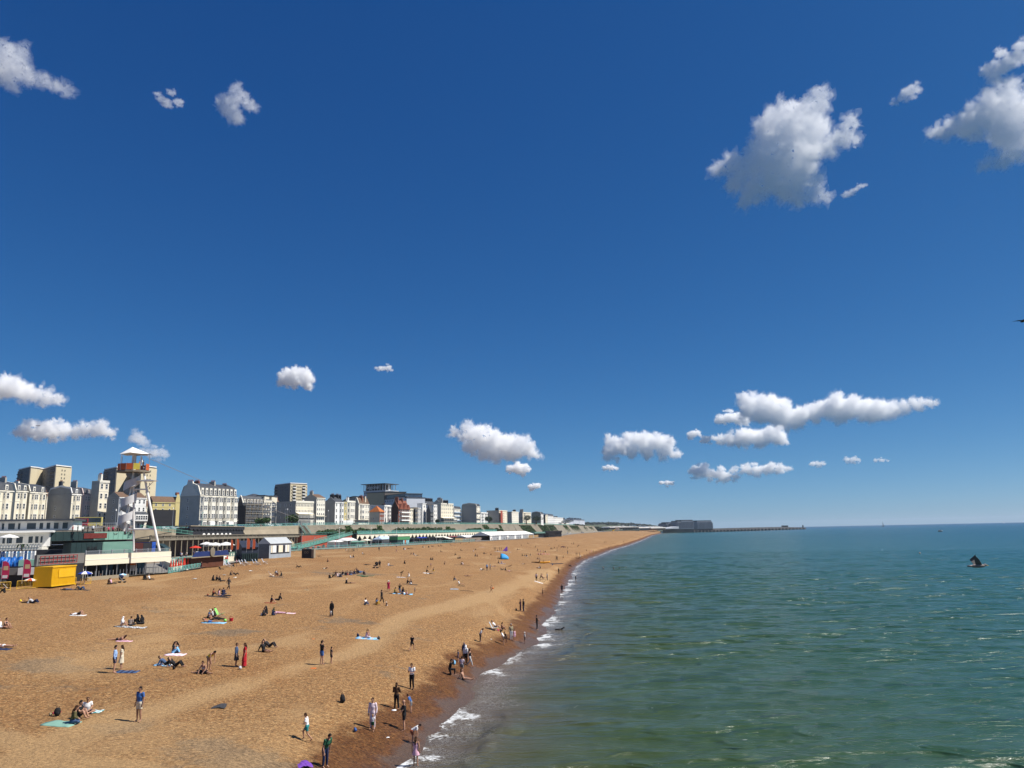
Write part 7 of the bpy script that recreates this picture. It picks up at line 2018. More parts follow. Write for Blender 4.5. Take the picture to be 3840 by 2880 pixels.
crowd(*ZG,'''
545 1100 stand 80 tee:palepink s:grey hair:k h=1.45 skin=1 | child in pale pink tee and grey shorts behind the bare shouldered sitter
560 1170 sitlegs 340 none:white b:black hairlong:b | bare shouldered person sitting with legs towards the foam
590 985 stand 60 long:white t:black scarf:white h=1.68 | person in white headscarf carrying a child on the hip
640 1010 walk 350 tank:black t:lightgrey hairlong:k h=1.55 | teenager with long black hair and pale leggings striding right
570 930 stand 240 long:navy t:black scarf:navy h=1.5 | person in navy headscarf beside the white headscarf
940 575 chair 350 tee:white s:dark hair:k | person in white lying back in the low chair by the red bag
1012 585 sitknees 20 none:white s:dark hair:k skin=1 | bare chested person sitting right of the low chair
1040 758 stoop 180 tee:white s:black hair:k h=1.55 | child in white tee and black shorts bending to the left
1072 728 stoop 200 tee:dark s:dark hair:k h=1.2 skin=2 | small dark child behind the bending white tee
1130 700 stand 300 long:khaki t:lightgrey hair:g h=1.75 skin=2 | person in khaki jacket and pale trousers standing among children
1168 710 stand 300 tank:pink s:pink hair:b h=1.3 | child with pink towel round the shoulders
1290 742 stand 180 tee:lightgrey s:dark cap:white h=1.25 skin=2 | small child in white cap at the wet edge of the shingle
1435 578 reach 350 tee:black t:black hair:k h=1.78 | person in black wading with arm out towards the swimming dog
1240 358 folded 200 long:plum t:plum hair:b h=1.65 | person in plum beside the dark rucksack
1275 362 stand 200 long:black t:navy hair:k h=1.75 | taller person in black and white beside the plum one
765 718 stoop 10 tank:lightgrey s:black hair:k h=1.4 skin=2 | slim child in white crop top leaning forward with hands on knees
1503 178 stand 200 none:white s:black hair:k h=1.3 skin=1 | bare chested boy with arms crossed standing alone
1730 138 stand 90 robe:black n:black scarf:black h=1.7 | figure in full black robe at the water's edge looking out
890 135 walk 0 none:white s:rust hair:k h=1.3 skin=2 | bare chested boy in rust shorts carrying a red ball
''')
crowd(*ZL,'''
1270 640 stand 30 robe:black n:black cap:white h=1.6 | person in black with white cap wading among the small breakers
''')
crowd(*ZI,'''
80 190 sitknees 0 long:dark t:dark hair:k | leftmost dark sitter under the green and yellow kiosk
110 195 sitcross 90 tee:white s:white hair:b | person in white sitting under the green and yellow kiosk
195 178 recline 350 long:black t:black hair:k | dark recliner right of the white sitter under the kiosk
265 165 lieback 350 long:dark t:dark hair:k | dark person stretched flat right of the recliner under the kiosk
250 310 sitknees 0 long:dark s:khaki hair:k | left one of two sitting with a white clad sunbather
305 315 sitknees 0 long:dark t:lightgrey hair:k | right one of two sitting with a white clad sunbather
385 330 lieback 350 tee:white t:black hair:k | white topped sunbather with black trousers lying beside two sitters
520 140 sitcross 0 long:dark t:dark hair:b | dark half of the pair sitting behind the notice wall
552 150 sitknees 90 tee:cream s:cream hair:b | cream half of the pair sitting behind the notice wall
660 145 sitcross 90 long:black t:black hairlong:k | compact black back left of a sunbather high on the beach
750 125 recline 350 long:plum t:plum hair:b | plum clothed sunbather right of the compact black back
885 115 sitlegs 0 long:black t:black hair:k | left one of two tiny dark sitters high on the beach
945 112 sitlegs 0 tee:dark t:dark hair:b | right one of two tiny dark sitters high on the beach
1165 100 sitknees 0 tee:dark s:khaki hair:b | tiny sitter below the dark shed with white roof
1215 105 lieback 340 bikini:cream b:cream hair:b | tiny sunbather next to the sitter below the dark shed
1390 55 sitcross 0 long:dark t:dark hair:k | tiny dark sitter against the wooden screens
1590 45 sitcross 0 long:dark s:dark hair:b | tiny dark sitter left of the marquee entrance
945 250 sitlegs 350 long:dark t:plum hairlong:b | person in dark top and plum trousers alone in the upper middle
1405 218 sitlegs 350 long:black t:dark hair:k | dark sitter with legs to the right, upper middle of the beach
1265 320 sitknees 10 long:black t:black hair:k | dark lone sitter between two groups in the upper middle
1690 240 sitcross 0 tee:white s:pink hair:b | person in white sitting on a pale towel in the upper middle
1750 205 sitknees 190 tee:brown t:brown hair:b | brown clothed sitter behind the pale towel
1330 400 sitcross 0 long:black t:black hair:b | left one of three dark figures sitting close together
1362 400 sitknees 0 tee:grey t:black hair:k | middle one of three dark figures sitting close together
1395 398 sitcross 190 long:black t:black hairlong:k | right one of three dark figures sitting close together
1725 350 sitcross 0 long:navy t:black hair:k | dark sitter at the left of a group with bags
1790 355 sitknees 190 tee:rust t:dark hair:b | rust topped sitter in the middle of a group with bags
1745 330 sitcross 200 long:black t:black hair:b | dark sitter behind a group with bags
1925 295 sitknees 0 tee:dark t:dark hair:b | left one of a small dark pair left of the pop up tent
1950 295 sitlegs 0 long:black t:black hair:k | right one of a small dark pair left of the pop up tent
2090 320 sitcross 0 long:dark t:dark hairlong:b | dark triangle shaped sitter left of the pop up tent
700 430 sitcross 30 long:black t:black hairlong:k | left one of two dark sitters above the child in purple
760 435 sitknees 200 long:dark t:charcoal hair:k | right one of two dark sitters above the child in purple
100 520 sitcross 20 long:black t:dark hair:k | dark huddled couple, right one, in the upper middle
1020 535 sitcross 350 tank:brown s:dark hair:k skin=2 | tanned sitter with arm raised left of the pair in shirts
1410 540 sitknees 0 tee:grey s:dark hair:k | left one of two sitting side by side on a long dark mat
1450 540 sitknees 180 tee:white s:pink hair:b | right one of two sitting side by side on a long dark mat
712 610 stand 200 tee:purple s:plum hair:k h=1.2 | child in purple standing by the low dark pile
610 715 sitknees 0 long:black t:black hair:b | dark sitter above the person in white lying down
680 755 lieback 350 long:white t:black hair:k | person in white top lying flat with black legs
760 690 sitcross 0 long:dark t:mustard hair:b | person in dark top and mustard legs kneeling alone
1240 905 sitknees 350 long:black t:denim hairlong:k | person with long black hair and jeans sitting alone
1365 1000 sitlegs 350 tee:white s:khaki hair:k | person in white tee with dark blanket sitting alone
1560 805 lieback 350 bikini:dark b:brown hair:k skin=0 | sunbather in dark bikini lying flat in the middle of the beach
1890 670 recline 350 long:white t:black hair:k | person reclining left of the one in pale blue shirt
2005 685 stand 90 long:paleblue t:navy hair:k | person in pale blue shirt standing with back to us, middle distance
2078 670 stand 200 long:lightgrey t:navy hair:k | person in pale grey facing the pale blue shirt, middle distance
''')
crowd(*ZH,'''
1120 420 lieknees 350 bikini:white b:white hair:k | sunbather in white bikini right of the two standing
1440 410 lieprone 180 bikini:dark s:dark hair:b skin=2 | tanned sunbather lying face down below the pop up tent
1740 365 lieback 350 tank:cream s:dark hair:b | sunbather in cream lying flat left of the orange kayak
1290 490 recline 0 long:dark t:dark hair:b | dark recliner, left one of a group below the pop up tent
1350 495 sitcross 0 long:black t:black hair:k | dark sitter in a group below the pop up tent
1430 515 lieback 350 none:white s:pink hair:b skin=0 | pale sunbather stretched to the right of two dark sitters
1200 258 sitknees 0 long:dark t:dark hair:k | dark sitter immediately left of the pop up tent
1235 262 sitknees 0 long:green t:dark hair:b | second dark sitter beside the pop up tent in green
1205 345 sitcross 0 long:black t:black hair:b | dark sitter left of the blue and white striped towel
1285 348 sitcross 200 tee:palepink s:blue hair:y | person in pink on the blue and white striped towel
1125 90 stand 0 long:black t:black hair:k | leftmost standing figure of a dark group by the purple tent
1155 90 stand 180 long:dark t:dark hair:k | second standing figure of a dark group by the purple tent
1190 95 sitcross 0 long:dark s:lightgrey hair:k | seated figure of a dark group by the purple tent
1238 90 stand 0 long:navy t:black hair:k | third standing figure of a dark group by the purple tent
1272 88 stand 180 long:black t:black hair:b | fourth standing figure, nearest the purple tent
1375 100 sitcross 190 long:navy t:navy hair:k | seated figure right of the purple tent
1600 75 sitknees 0 long:dark s:dark hair:b | kneeling figure in a small dark group in the distance
1650 60 lieback 0 tee:dark s:khaki hair:b | lying figure in a small dark group in the distance
1700 195 sitknees 0 long:black t:black hair:k | left one of the row of four on the ridge right of the tent
1750 200 sitcross 0 long:dark t:lightgrey hair:b | second one of the row of four on the ridge right of the tent
1795 205 sitcross 90 long:black t:lightgrey hair:k | third one of the row of four on the ridge right of the tent
1870 190 sitknees 0 long:black t:cream hairlong:b | fourth one of the row of four on the ridge right of the tent
2030 100 kneel 200 long:plum t:plum hair:b | plum kneeling figure in a busy distant group
2080 105 sitcross 0 tee:purple s:crimson hair:b | purple sitter in a busy distant group
2140 120 sitcross 0 tee:pink s:crimson hair:k | pink sitter in a busy distant group
2190 115 sitknees 190 long:dark t:dark hair:k | dark sitter at the right of a busy distant group
2040 175 sitknees 0 tee:dark s:brown hair:b | left one of a brown pair on the ridge
2090 175 sitlegs 0 tee:brown s:brown hair:b skin=2 | right one of a brown pair on the ridge
2015 265 sitknees 0 tee:dark s:brown hair:k | left one of a pair above the orange kayak
2050 268 sitknees 0 tee:lightgrey s:dark hair:b | right one of a pair above the orange kayak
2060 325 sitcross 20 long:dark t:dark hair:b | left one of two sitting behind the orange kayak
2135 335 sitcross 20 long:black t:dark hair:k | right one of two sitting behind the orange kayak
2035 455 recline 180 tee:white s:black hair:k | recliner in white below the orange kayak
2085 455 sitcross 180 long:black t:black hair:k | dark sitter below the orange kayak
2000 725 stand 60 tee:palepink t:black hair:b h=1.75 | person standing on the white towel by the bicycle
2090 640 sitknees 0 tee:navy s:dark hair:k | sitter in navy behind the bicycle
2130 650 sitlegs 350 bikini:dark b:dark hair:b | sunbather with legs out behind the bicycle
''')
crowd(*ZK,'''
565 1370 stand 200 long:lightgrey t:navy hair:k h=1.75 | person standing alone right of the bicycle
805 1240 stand 30 long:black t:black hair:k h=1.8 | person in black with rucksack facing the sea
1015 1075 sitknees 0 long:black t:black hair:k | left one of the tight dark pair near the water
1048 1075 sitcross 0 long:black t:black hair:b | right one of the tight dark pair near the water
755 955 walk 200 long:dark t:dark hair:k | left one of two walking close together
775 955 walk 340 tee:brown t:dark hair:b | right one of two walking close together
890 895 sitcross 0 long:black t:rust hair:k | small dark sitter right of the two walkers
1165 860 stand 0 long:black t:black hair:k | left one of a standing party near the surf
1188 858 stand 180 long:dark t:dark hair:b | second one of a standing party near the surf
1235 860 stand 0 long:dark t:dark hair:k | third one of a standing party near the surf
1185 950 stand 20 tank:brown s:brown hair:b h=1.4 | slim child in front of a standing party near the surf
1220 950 bend 0 tee:dark s:dark hair:k | bending figure in front of a standing party near the surf
1253 922 walk 20 tee:white s:khaki hair:b | figure in white on the right of a standing party near the surf
990 825 stand 20 long:dark t:denim hair:k h=1.8 | person standing with shadow beside the ridge
1450 825 stand 0 tee:crimson s:dark hair:b | left one of three standing by the far surf
1485 800 stand 180 tee:pink s:pink hair:y | middle one of three standing by the far surf
1520 800 stand 180 long:dark t:dark hair:k | right one of three standing by the far surf
1375 755 sitcross 0 tee:plum s:dark hair:b | plum sitter left of three standing by the far surf
1845 720 walk 20 tank:brown s:brown hair:b skin=2 | lone tanned walker on the far water line
1752 600 stand 0 long:dark t:dark hair:k | left one of two far upright figures
1785 600 stand 0 tee:dark t:dark hair:b | right one of two far upright figures
1112 625 walk 0 tee:dark t:dark hair:k | far walker beside a low sitter
1070 610 sitlegs 0 tee:brown s:brown hair:b | far low sitter beside a walker
1215 650 sitknees 0 tee:plum s:dark hair:k | far plum sitter left of a long mat
1190 668 sitcross 0 long:dark t:dark hair:b | far dark sitter below the plum one
765 750 sitcross 0 tee:charcoal s:khaki hair:b | far triangle shaped sitter on the open shingle
808 680 stand 0 long:dark t:dark hair:k h=1.5 | far dark figure left of a heap of bags
900 685 sitcross 0 long:plum t:dark hair:k | far sitter among a heap of bags
985 700 sitcross 0 long:black t:black hair:b | far dark sitter right of a heap of bags
635 715 sitknees 0 long:dark t:dark hair:k | left one of a far dark couple
665 718 sitlegs 0 long:dark t:brown hair:b | right one of a far dark couple
710 700 sitknees 0 tee:brown s:brown hair:b | far brown sitter between couples
765 705 sitknees 0 tee:khaki s:khaki hair:b | far khaki sitter between couples
320 680 sitcross 0 long:dark t:dark hair:k | far sitter above the busy distant group
600 650 sitcross 0 tee:white s:khaki hair:k | far sitter in white on open shingle
165 608 sitlegs 0 long:dark t:dark hair:k | far dark sitter nearest the fence of wooden slats
25 645 sitcross 0 tee:brown s:brown hair:b | far brown sitter below the marquee
750 545 sitcross 0 tee:brown s:brown hair:b | far brown sitter beyond the ridges
910 440 stand 0 long:black t:black hair:k | left one of three distant walkers beyond the marquee
930 440 stand 0 long:navy t:black hair:k | middle one of three distant walkers beyond the marquee
958 435 stand 0 long:navy t:navy hair:b | right one of three distant walkers beyond the marquee
1188 425 stand 0 tee:orange t:dark hair:b | distant walker in orange beyond the marquee
2172 630 stand 0 tank:brown s:dark hair:k skin=2 | bather standing at the very far surf
2150 580 stand 0 long:dark t:dark hair:k | dark figure above the bather at the very far surf
''')
crowd(*ZL,'''
1553 512 wade 20 tank:navy s:navy hair:k | wader standing waist deep, leftmost of four in the water
1663 503 swim 20 tee:dark s:dark hair:k | bather up to the chest, second of four in the water
1725 500 swim 200 tee:dark s:dark hair:b | bather up to the neck, third of four in the water
1790 494 swim 0 tee:dark s:dark hair:k | bather with only the head out, fourth of four in the water
1857 290 swim 0 tee:dark s:dark hair:k | far swimmer close to the breakers
1778 375 swim 0 tee:dark s:dark hair:b | swimmer alone between the breakers and the four bathers
''')
# ------------------------------------------------------------------ far coast: trees, hills, marina, breakwater
def tree(p,h,w,label,m=M_LEAFD,group='trees',n=900,lobes=6,sz=.5):
 r=empty('tree',p,0,label,'tree',group)
 MB().tube((0,0,0),(0,0,h*.5),w*.05+.1,w*.03+.05,8).build('trunk',M_TRUNK,r)
 tr=MB()
 for i in range(4):a=i*1.57+.4;tr.tube((0,0,h*.35),(w*.3*math.cos(a),w*.3*math.sin(a),h*.65),.12,.06,5)
 for i in range(4):a=i*1.57+.4;MB().tube((0,0,h*.35),(w*.3*math.cos(a),w*.3*math.sin(a),h*.65),.12,.06,5).build('limb',M_TRUNK,r)
 P=[]
 for i in range(lobes):
  a=random.uniform(0,6.28);rr=random.uniform(0,.32)*w
  P.append(blobpts(n//lobes,(rr*math.cos(a),rr*math.sin(a),h*random.uniform(.5,.8)),(w*.3,w*.3,h*.26)))
 leaves('crown',np.concatenate(P),m,sz,None,parent=r,loc=Vector((0,0,0)))
 return r
for px,D,h,w,lab,m in[(1092,447,7.0,8,'round dark green bush tree in front of the arched hotel',M_LEAF),(1837,850,9,12,'dark tree left of the grey block with red netting',M_LEAFD),(1975,1010,12,14,'rounded tree in front of the cream crescent',M_LEAFD),(2012,1060,12,18,'broad dark tree in front of the greenish side wall',M_LEAFD),(2120,1400,10,30,'low dark tree beyond the palace terrace',M_LEAFD),(1640,700,5,6,'small dark tree before the slim white house',M_LEAFD)]:
 tree(Vector((*P2(px,D),street_z(D))),h,w,lab,m)
tree(Vector((*P2(985,418),street_z(418))),5.0,9,'dark clipped bush at the right foot of the scaffolding',M_LEAF)
for i in range(14):
 px=2160+i*9;D=1500+i*45;h=zat(px,1966+i*1.4,D)-pz(D)
 tree(Vector((*P2(px,D),pz(D))),max(8,h),34,'one of the dark bushy trees massed where the cliff wall ends',M_LEAFD,'dark trees massed beyond the cliff wall',520,5,1.8)
 # sloping green cliff between terrace and hills
def hill(name,ridge,D,back,zf,m,kind='structure',Df=None):
 """ridge: (px,py) skyline points at depth D; the ground falls to zf at Df"""
 n=len(ridge);A=[at_d(x,y,D)for x,y in ridge]
 Bk=[p+Vector((p.x*.3,back,-p.z*.3))for p in A]
 F_=[pd(x,(Df(x)if callable(Df)else Df),zf)for x,y in ridge]
 rows=14;X=np.zeros((rows*2,n*6));Y=X.copy();Z=X.copy()
 ts=np.linspace(0,n-1,n*6)
 ax,ay,az=[np.interp(ts,range(n),[p[i]for p in A])for i in range(3)]
 fx,fy=[np.interp(ts,range(n),[p[i]for p in F_])for i in range(2)]
 for j in range(rows):
  q=j/(rows-1);e=q*q*(3-2*q)
  X[j]=fx+(ax-fx)*q;Y[j]=fy+(ay-fy)*q;Z[j]=zf+(az-zf)*e
 for j in range(rows):
  q=(j+1)/rows
  X[rows+j]=ax*(1+.2*q);Y[rows+j]=ay+back*q;Z[rows+j]=az*(1-q)+2*q
 Z+=vnoise(X,Y,120,160,9)*2.0*(np.abs(Z-zf)>3)
 o=link(name,grid_mesh(name,X,Y,Z),m);return tag(o,kind=kind)
def field_mat():
 m=bpy.data.materials.new('downland');m.use_nodes=True;t=m.node_tree;b=t.nodes['Principled BSDF']
 g=N(t,'NewGeometry');n1=N(t,'TexVoronoi',i_Scale=.006);t.links.new(g.outputs['Position'],n1.inputs['Vector'])
 n2=N(t,'TexNoise',i_Scale=.02,i_Detail=6.0);t.links.new(g.outputs['Position'],n2.inputs['Vector'])
 c=ramp(t,n1.outputs['Color'],[(0,(.035,.05,.025)),(.5,(.06,.075,.035)),(.8,(.09,.10,.05)),(1,(.14,.13,.08))])
 c=mixc(t,maprange(t,n2.outputs[0],.45,.6),c.outputs[0],(.028,.038,.022));t.links.new(c,b.inputs['Base Color']);b.inputs['Roughness'].default_value=.9
 return m
M_FIELD=field_mat()
hill('downland_hills',[(2150,1962),(2190,1961),(2230,1962),(2260,1960),(2300,1960.5),(2350,1963),(2400,1966),(2440,1969.5),(2470,1972),(2500,1976),(2540,1980)],4200,900,2,M_FIELD,Df=2600)
hill('cliff_top_downs',[(2120,1969),(2160,1970),(2200,1969),(2250,1972),(2300,1977),(2340,1982),(2400,1985)],2350,300,8,M_FIELD,Df=1900)
hill('town_hill',[(-900,1930),(-300,1905),(0,1890),(300,1900),(640,1905),(900,1895),(1100,1900),(1400,1905),(1700,1915),(1900,1935),(2040,1956)],1900,800,16,mat('town_slope',(.10,.10,.085),.9,.4,.02),Df=lambda x:max(560,float(np.interp(x,[q[0]for q in RAILPX],[q[2]for q in RAILPX]))+130))
P=[]
for i in range(46):
 px=2195+i*5.2;D=3500+random.uniform(0,500);y=np.interp(px,[2190,2300,2400,2440],[1962,1962.5,1968,1971])+random.uniform(0,2.5)
 c=at_d(px,float(y),D);P.append(blobpts(60,(c.x,c.y,c.z-4),(26,10,8)))
leaves('woodland',np.concatenate(P),M_LEAFD,7,'stuff','dark woods and hedges along the far hill')
rs=random.Random(4)
for i in range(34):
 px=2330+rs.uniform(0,150);D=3300+rs.uniform(0,500);y=float(np.interp(px,[2330,2400,2480],[1965,1969,1975]))+rs.uniform(0,4)
 p=at_d(px,y,D);r=empty('distant_house',p-Vector((0,0,6)),rs.uniform(-.3,.3),'one of the tiny pale houses scattered on the far hill','house','tiny houses on the far hill')
 w=rs.uniform(6,16);MB().box(0,w,0,8,0,5).build('wall',rs.choice([M_FARW,M_STUCCO,M_WHITE]),r);MB().extr([(-.3,5),(w+.3,5),(w/2,8)],0,8).build('roof',M_BROWNROOF,r)
p=at_d(2282,1964,3600);r=empty('radio_mast',p-Vector((0,0,12)),0,'tiny mast standing on the far hill skyline','mast');MB().tube((0,0,0),(0,0,24),2.0,1.0,6).build('mast_body',M_SLATE,r)
p=at_d(2367,1963,3400);r=empty('hill_tower',p-Vector((0,0,8)),0,'tiny square tower on the far hill skyline','tower');MB().box(-4,4,-4,4,0,12).build('wall',M_SLATE,r)
# marina: tent roofed stores
def tentroof(xa,xb,D,yb,yt,label,wall):
 a=pd(xa,D,zat(xa,yb,D));b=pd(xb,D+30,a.z);d=b-a;L=d.length;H=zat((xa+xb)/2,yt,D)-a.z
 r=empty('tented_store',a,math.atan2(d.y,d.x),label,'store','white tented marina buildings')
 n=40;pts=[(L*i/n,H*(.45+.5*(1-i/n)*.6+.12*math.sin(i*.9)+.35*math.sin(math.pi*i/n)))for i in range(n+1)]
 mb=MB().extr([(0,H*.3)]+[(L,H*.3)]+list(reversed(pts)),-4,40);mb.build('roof',M_WHITE,r)
 MB().box(L*.02,L*.98,0,38,-H*.6,H*.3-.05).build('wall',wall,r);return r
tentroof(2284,2398,1900,1981,1973.5,'long low building with a wavy white tented roof',M_DARK);tentroof(2372,2432,1950,1983,1976,'dark glazed building with a white edge right of the wavy roof',M_GLASSB);tentroof(2437,2497,1980,1984,1975,'white domed roof building at the end of the beach',mat('tan_wall',(.22,.15,.09),.8))
p=at_d(2316,1988,1750);r=empty('beach_office',p,0,'small pale square hut on the far beach','hut');MB().box(-4,4,0,6,0,5.5).build('wall',M_STUCCO,r);MB().box(-4.4,4.4,-.4,6.4,5.503,5.9).build('roof',M_CONC,r)
p=at_d(2300,1991.5,1650);r=empty('digger',p,.4,'yellow digger on the far beach','digger');MB().box(-2.5,2,-1.2,1.2,.8,2.2).build('body',M_YEL,r);MB().box(-1,.8,-1,1,2.203,3.4).build('cab',M_GLASS,r);MB().box(-2.6,2.2,-1.5,1.5,0,.79).build('track',M_DARK,r);MB().tube((1.6,0,2),(4.5,0,4.2),.25).build('boom',M_YEL,r);MB().tube((4.5,0,4.2),(5.6,0,1),.2).build('arm',M_YEL,r)
# marina apartment blocks
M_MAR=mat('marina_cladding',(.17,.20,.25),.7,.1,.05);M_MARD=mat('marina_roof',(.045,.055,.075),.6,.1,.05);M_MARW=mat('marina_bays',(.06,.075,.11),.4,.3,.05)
def marina(label,xa,xb,D,yb,yt,steps,nb,floors):
 a=pd(xa,D,zat(xa,yb,D));b=pd(xb,D+25,a.z);d=b-a;L=d.length;r=empty('marina_flats',a,math.atan2(d.y,d.x),label,'apartment block','blue grey marina apartment blocks')
 Hs=[]
 for(q0,q1,yy)in steps:
  H=zat(xa+(xb-xa)*(q0+q1)/2,yy,D)-a.z;Hs.append(H)
  MB().box(L*q0,L*q1,0,30,-3,H*.87).build('wall',M_MAR,r);MB().box(L*q0+L*.03,L*q1-L*.02,1.5,28,H*.87+.01,H).build('roof',M_MARD,r)
  n=max(1,int(nb*(q1-q0)))
  for i in range(n):
   for f in range(floors):
    x=L*q0+L*(q1-q0)*(i+.5)/n;z=H*.1+H*.74*f/floors
    w=L*(q1-q0)/n
    MB().box(x-w*(.32 if(i+f)%2 else .24),x+w*.3,-.8,-.02,z,z+H*.52/floors).build('balcony_bay',M_MARW,r)
 return r
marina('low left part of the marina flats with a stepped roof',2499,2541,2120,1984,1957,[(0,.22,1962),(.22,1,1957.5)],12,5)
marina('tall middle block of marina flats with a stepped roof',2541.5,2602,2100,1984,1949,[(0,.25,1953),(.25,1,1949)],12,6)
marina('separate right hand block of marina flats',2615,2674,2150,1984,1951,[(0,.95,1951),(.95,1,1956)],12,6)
p0_=at_d(2482,1984,2040);p1_=at_d(2545,1974,2060)
mb=MB().extr([(0,0),((p1_-p0_).length,0),((p1_-p0_).length,p1_.z-p0_.z),((p1_-p0_).length*.9,p1_.z-p0_.z)],0,30);o=mb.build('boat_shed',M_HOSP);o.location=p0_;o.rotation_euler=(0,0,math.atan2((p1_-p0_).y,(p1_-p0_).x));tag(o,'long sloping grey roof in front of the marina flats','shed')
# breakwater of caissons
M_CAIS=mat('caisson_concrete',(.085,.08,.085),.9,.2,.05)
wp=[(2486,1998.8,1984.5),(2673,1995.0,1981.8),(2850,1989.8,1977.2),(2934,1987.0,1975.8),(3022,1984.2,1978.5)]
pts=[]
for(px,yb,yt)in wp:
 g=at_z(px,yb,-.35);g.z=0;pts.append((g,zat(px,yt,g.y)))
r=empty('breakwater',pts[0][0],0,'long dark marina breakwater with a row of pale topped caissons','breakwater')
for i in range(len(pts)-1):
 a,b=pts[i][0]-pts[0][0],pts[i+1][0]-pts[0][0];za,zb_=pts[i][1],pts[i+1][1];n_=Vector((-(b-a).y,(b-a).x,0)).normalized()*12
 mb=MB();mb.v=[tuple(v)for v in(a+Vector((0,0,-2)),b+Vector((0,0,-2)),b+Vector((0,0,zb_)),a+Vector((0,0,za)),a+n_+Vector((0,0,-2)),b+n_+Vector((0,0,-2)),b+n_+Vector((0,0,zb_)),a+n_+Vector((0,0,za)))]
 mb.f=[(0,1,2,3),(5,4,7,6),(3,2,6,7),(1,5,6,2),(4,0,3,7),(0,4,5,1)];mb.mi=[0]*6;mb.build('wall',M_CAIS,r)
TT=[at_z(px,yb,-.35)for px,yb,yt in wp]
for i in range(33):
 px=2600+i*12.9;yb=float(np.interp(px,[w[0]for w in wp],[w[1]for w in wp]));yt=float(np.interp(px,[w[0]for w in wp],[w[2]for w in wp]));g=at_z(px,yb,-.35);g.z=0
 H=zat(px,(yb*.52+yt*.48),g.y);w=g.y/F0*4.4;q=g-pts[0][0]
 MB().tube(q+Vector((0,-6,-1)),q+Vector((0,-6,H)),w,None,10).build('caisson',M_CAIS,r);MB().tube(q+Vector((0,-6,H)),q+Vector((0,-6,H+.35)),w*1.05,None,10).build('caisson_cap',M_CONC,r)
g=at_z(2944,1986.5,-.35);MB().box(-9,9,-4,4,0,zat(2944,1970,g.y),M=Matrix.Translation(g-pts[0][0])).build('signal_house',M_CAIS,r);g=at_z(3012,1984.5,-.35);MB().tube(g-pts[0][0],g-pts[0][0]+Vector((0,0,zat(3012,1969,g.y))),3.2,2.0,8).build('light_beacon',M_SLATE,r)
# ------------------------------------------------------------------ boats, buoys and birds
def onsea(px,py):
 p=at_z(px,py,0);
 for _ in range(4):p=at_z(px,py,-(p.y**2+p.x**2)/(2*6.371e6))
 return p
p=onsea(3311,1974.6);s=p.y/F0;r=empty('sailing_boat',p,.3,'small sailing boat with one dark sail near the horizon','sailing boat','boats')
MB().prism([(-5*s,0),(4*s,-1.2*s),(6*s,0),(4*s,1.2*s)],0,1.6*s).build('hull',M_DARK,r);MB().tube((0,0,s),(0,0,18*s),.2*s).build('mast',M_DARK,r);MB().extr([(-.2*s,2*s),(4.6*s,2.2*s),(3.4*s,6*s),(1.6*s,12*s),(-.2*s,17.5*s)],-.08*s,.08*s).build('sail',mat('dark_sail',(.02,.03,.05),.8),r)
p=onsea(3765,1962);s=p.y/F0;r=empty('sailing_boat',p,.3,'tiny pale sailing boat close to the right edge','sailing boat','boats');MB().prism([(-3*s,0),(3*s,-s),(4*s,0),(3*s,s)],0,1.2*s).build('hull',M_WHITE,r);MB().extr([(-2*s,1.4*s),(2.5*s,1.4*s),(-.5*s,9*s)],-.05*s,.05*s).build('sail',M_FARW,r)
p=onsea(3526,1993.5);s=p.y/F0;r=empty('motor_boat',p,.1,'white motor boat with a dark windscreen out at sea','motor boat','boats')
MB().prism([(-7.5*s,-2*s),(5*s,-2.2*s),(9*s,0),(5*s,2.2*s),(-7.5*s,2*s)],-.3*s,2.6*s).build('hull',M_DARK,r);MB().prism([(-7.6*s,-2.1*s),(5*s,-2.3*s),(9.4*s,0),(5*s,2.3*s),(-7.6*s,2.1*s)],2.61*s,3.6*s).build('deck',M_WHITE,r);MB().extr([(-5*s,3.6*s),(2*s,3.6*s),(0,6*s),(-5*s,6*s)],-1.5*s,1.5*s).build('cabin',M_GLASS,r);MB().box(-5.4*s,.4*s,-1.7*s,1.7*s,6.01*s,6.5*s).build('cabin_roof',M_WHITE,r)
for px,py,c,rad,lab in((3450,2076,(.55,.25,.15),3.2,'orange and white buoy on the open water'),(2692,2427,(.75,.55,.05),2.2,'small yellow float on the green water'),(3308,2064,(.6,.6,.6),1.4,'tiny white float far out')):
 p=onsea(px,py);s=p.y/F0*rad;r=empty('buoy',p,0,lab,'buoy','buoys');MB().blob((0,0,s*.3),s,s,s,12,8).build('float',mat('buoy_%d'%px,c,.5),r,True);MB().tube((0,0,s),(0,0,s*2.0),s*.12).build('staff',M_WHITE,r);MB().blob((s*.3,-s*.75,s*.55),s*.5,s*.4,s*.5,8,6).build('reflector',M_WHITE,r)
def gull_body(r,s,body_,dark,wing):
 b=MB();b.blob((0,0,0),.30*s,.085*s,.075*s,12,8);b.blob((.27*s,0,.03*s),.075*s,.05*s,.05*s,8,6);b.tube((-.2*s,0,0),(-.42*s,0,.0),.05*s,.03*s,6)
 b.build('body',body_,r,True);MB().tube((.33*s,0,.02*s),(.41*s,0,0),.016*s,.004*s,5).build('bill',mat('bill_yellow',(.6,.35,.03)),r)
 for sd in(-1,1):
  inner,tip=wing(sd);m=MB()
  a0,a1=Vector((.14,sd*.05,.03))*s,Vector((-.12,sd*.05,.03))*s
  b0,b1=inner+Vector((.09,0,0))*s,inner-Vector((.11,0,0))*s;t=tip;h=Vector((0,0,.012))*s
  m.v=[tuple(v)for v in(a0,a1,b1,b0,t,a0-h,a1-h,b1-h,b0-h,t-h*.5)]
  m.f=[(0,1,2,3),(3,2,4),(8,7,6,5),(9,7,8),(0,3,8,5),(3,4,9,8),(4,2,7,9),(2,1,6,7)];m.mi=[0]*8
  m.build('wing',dark,r)
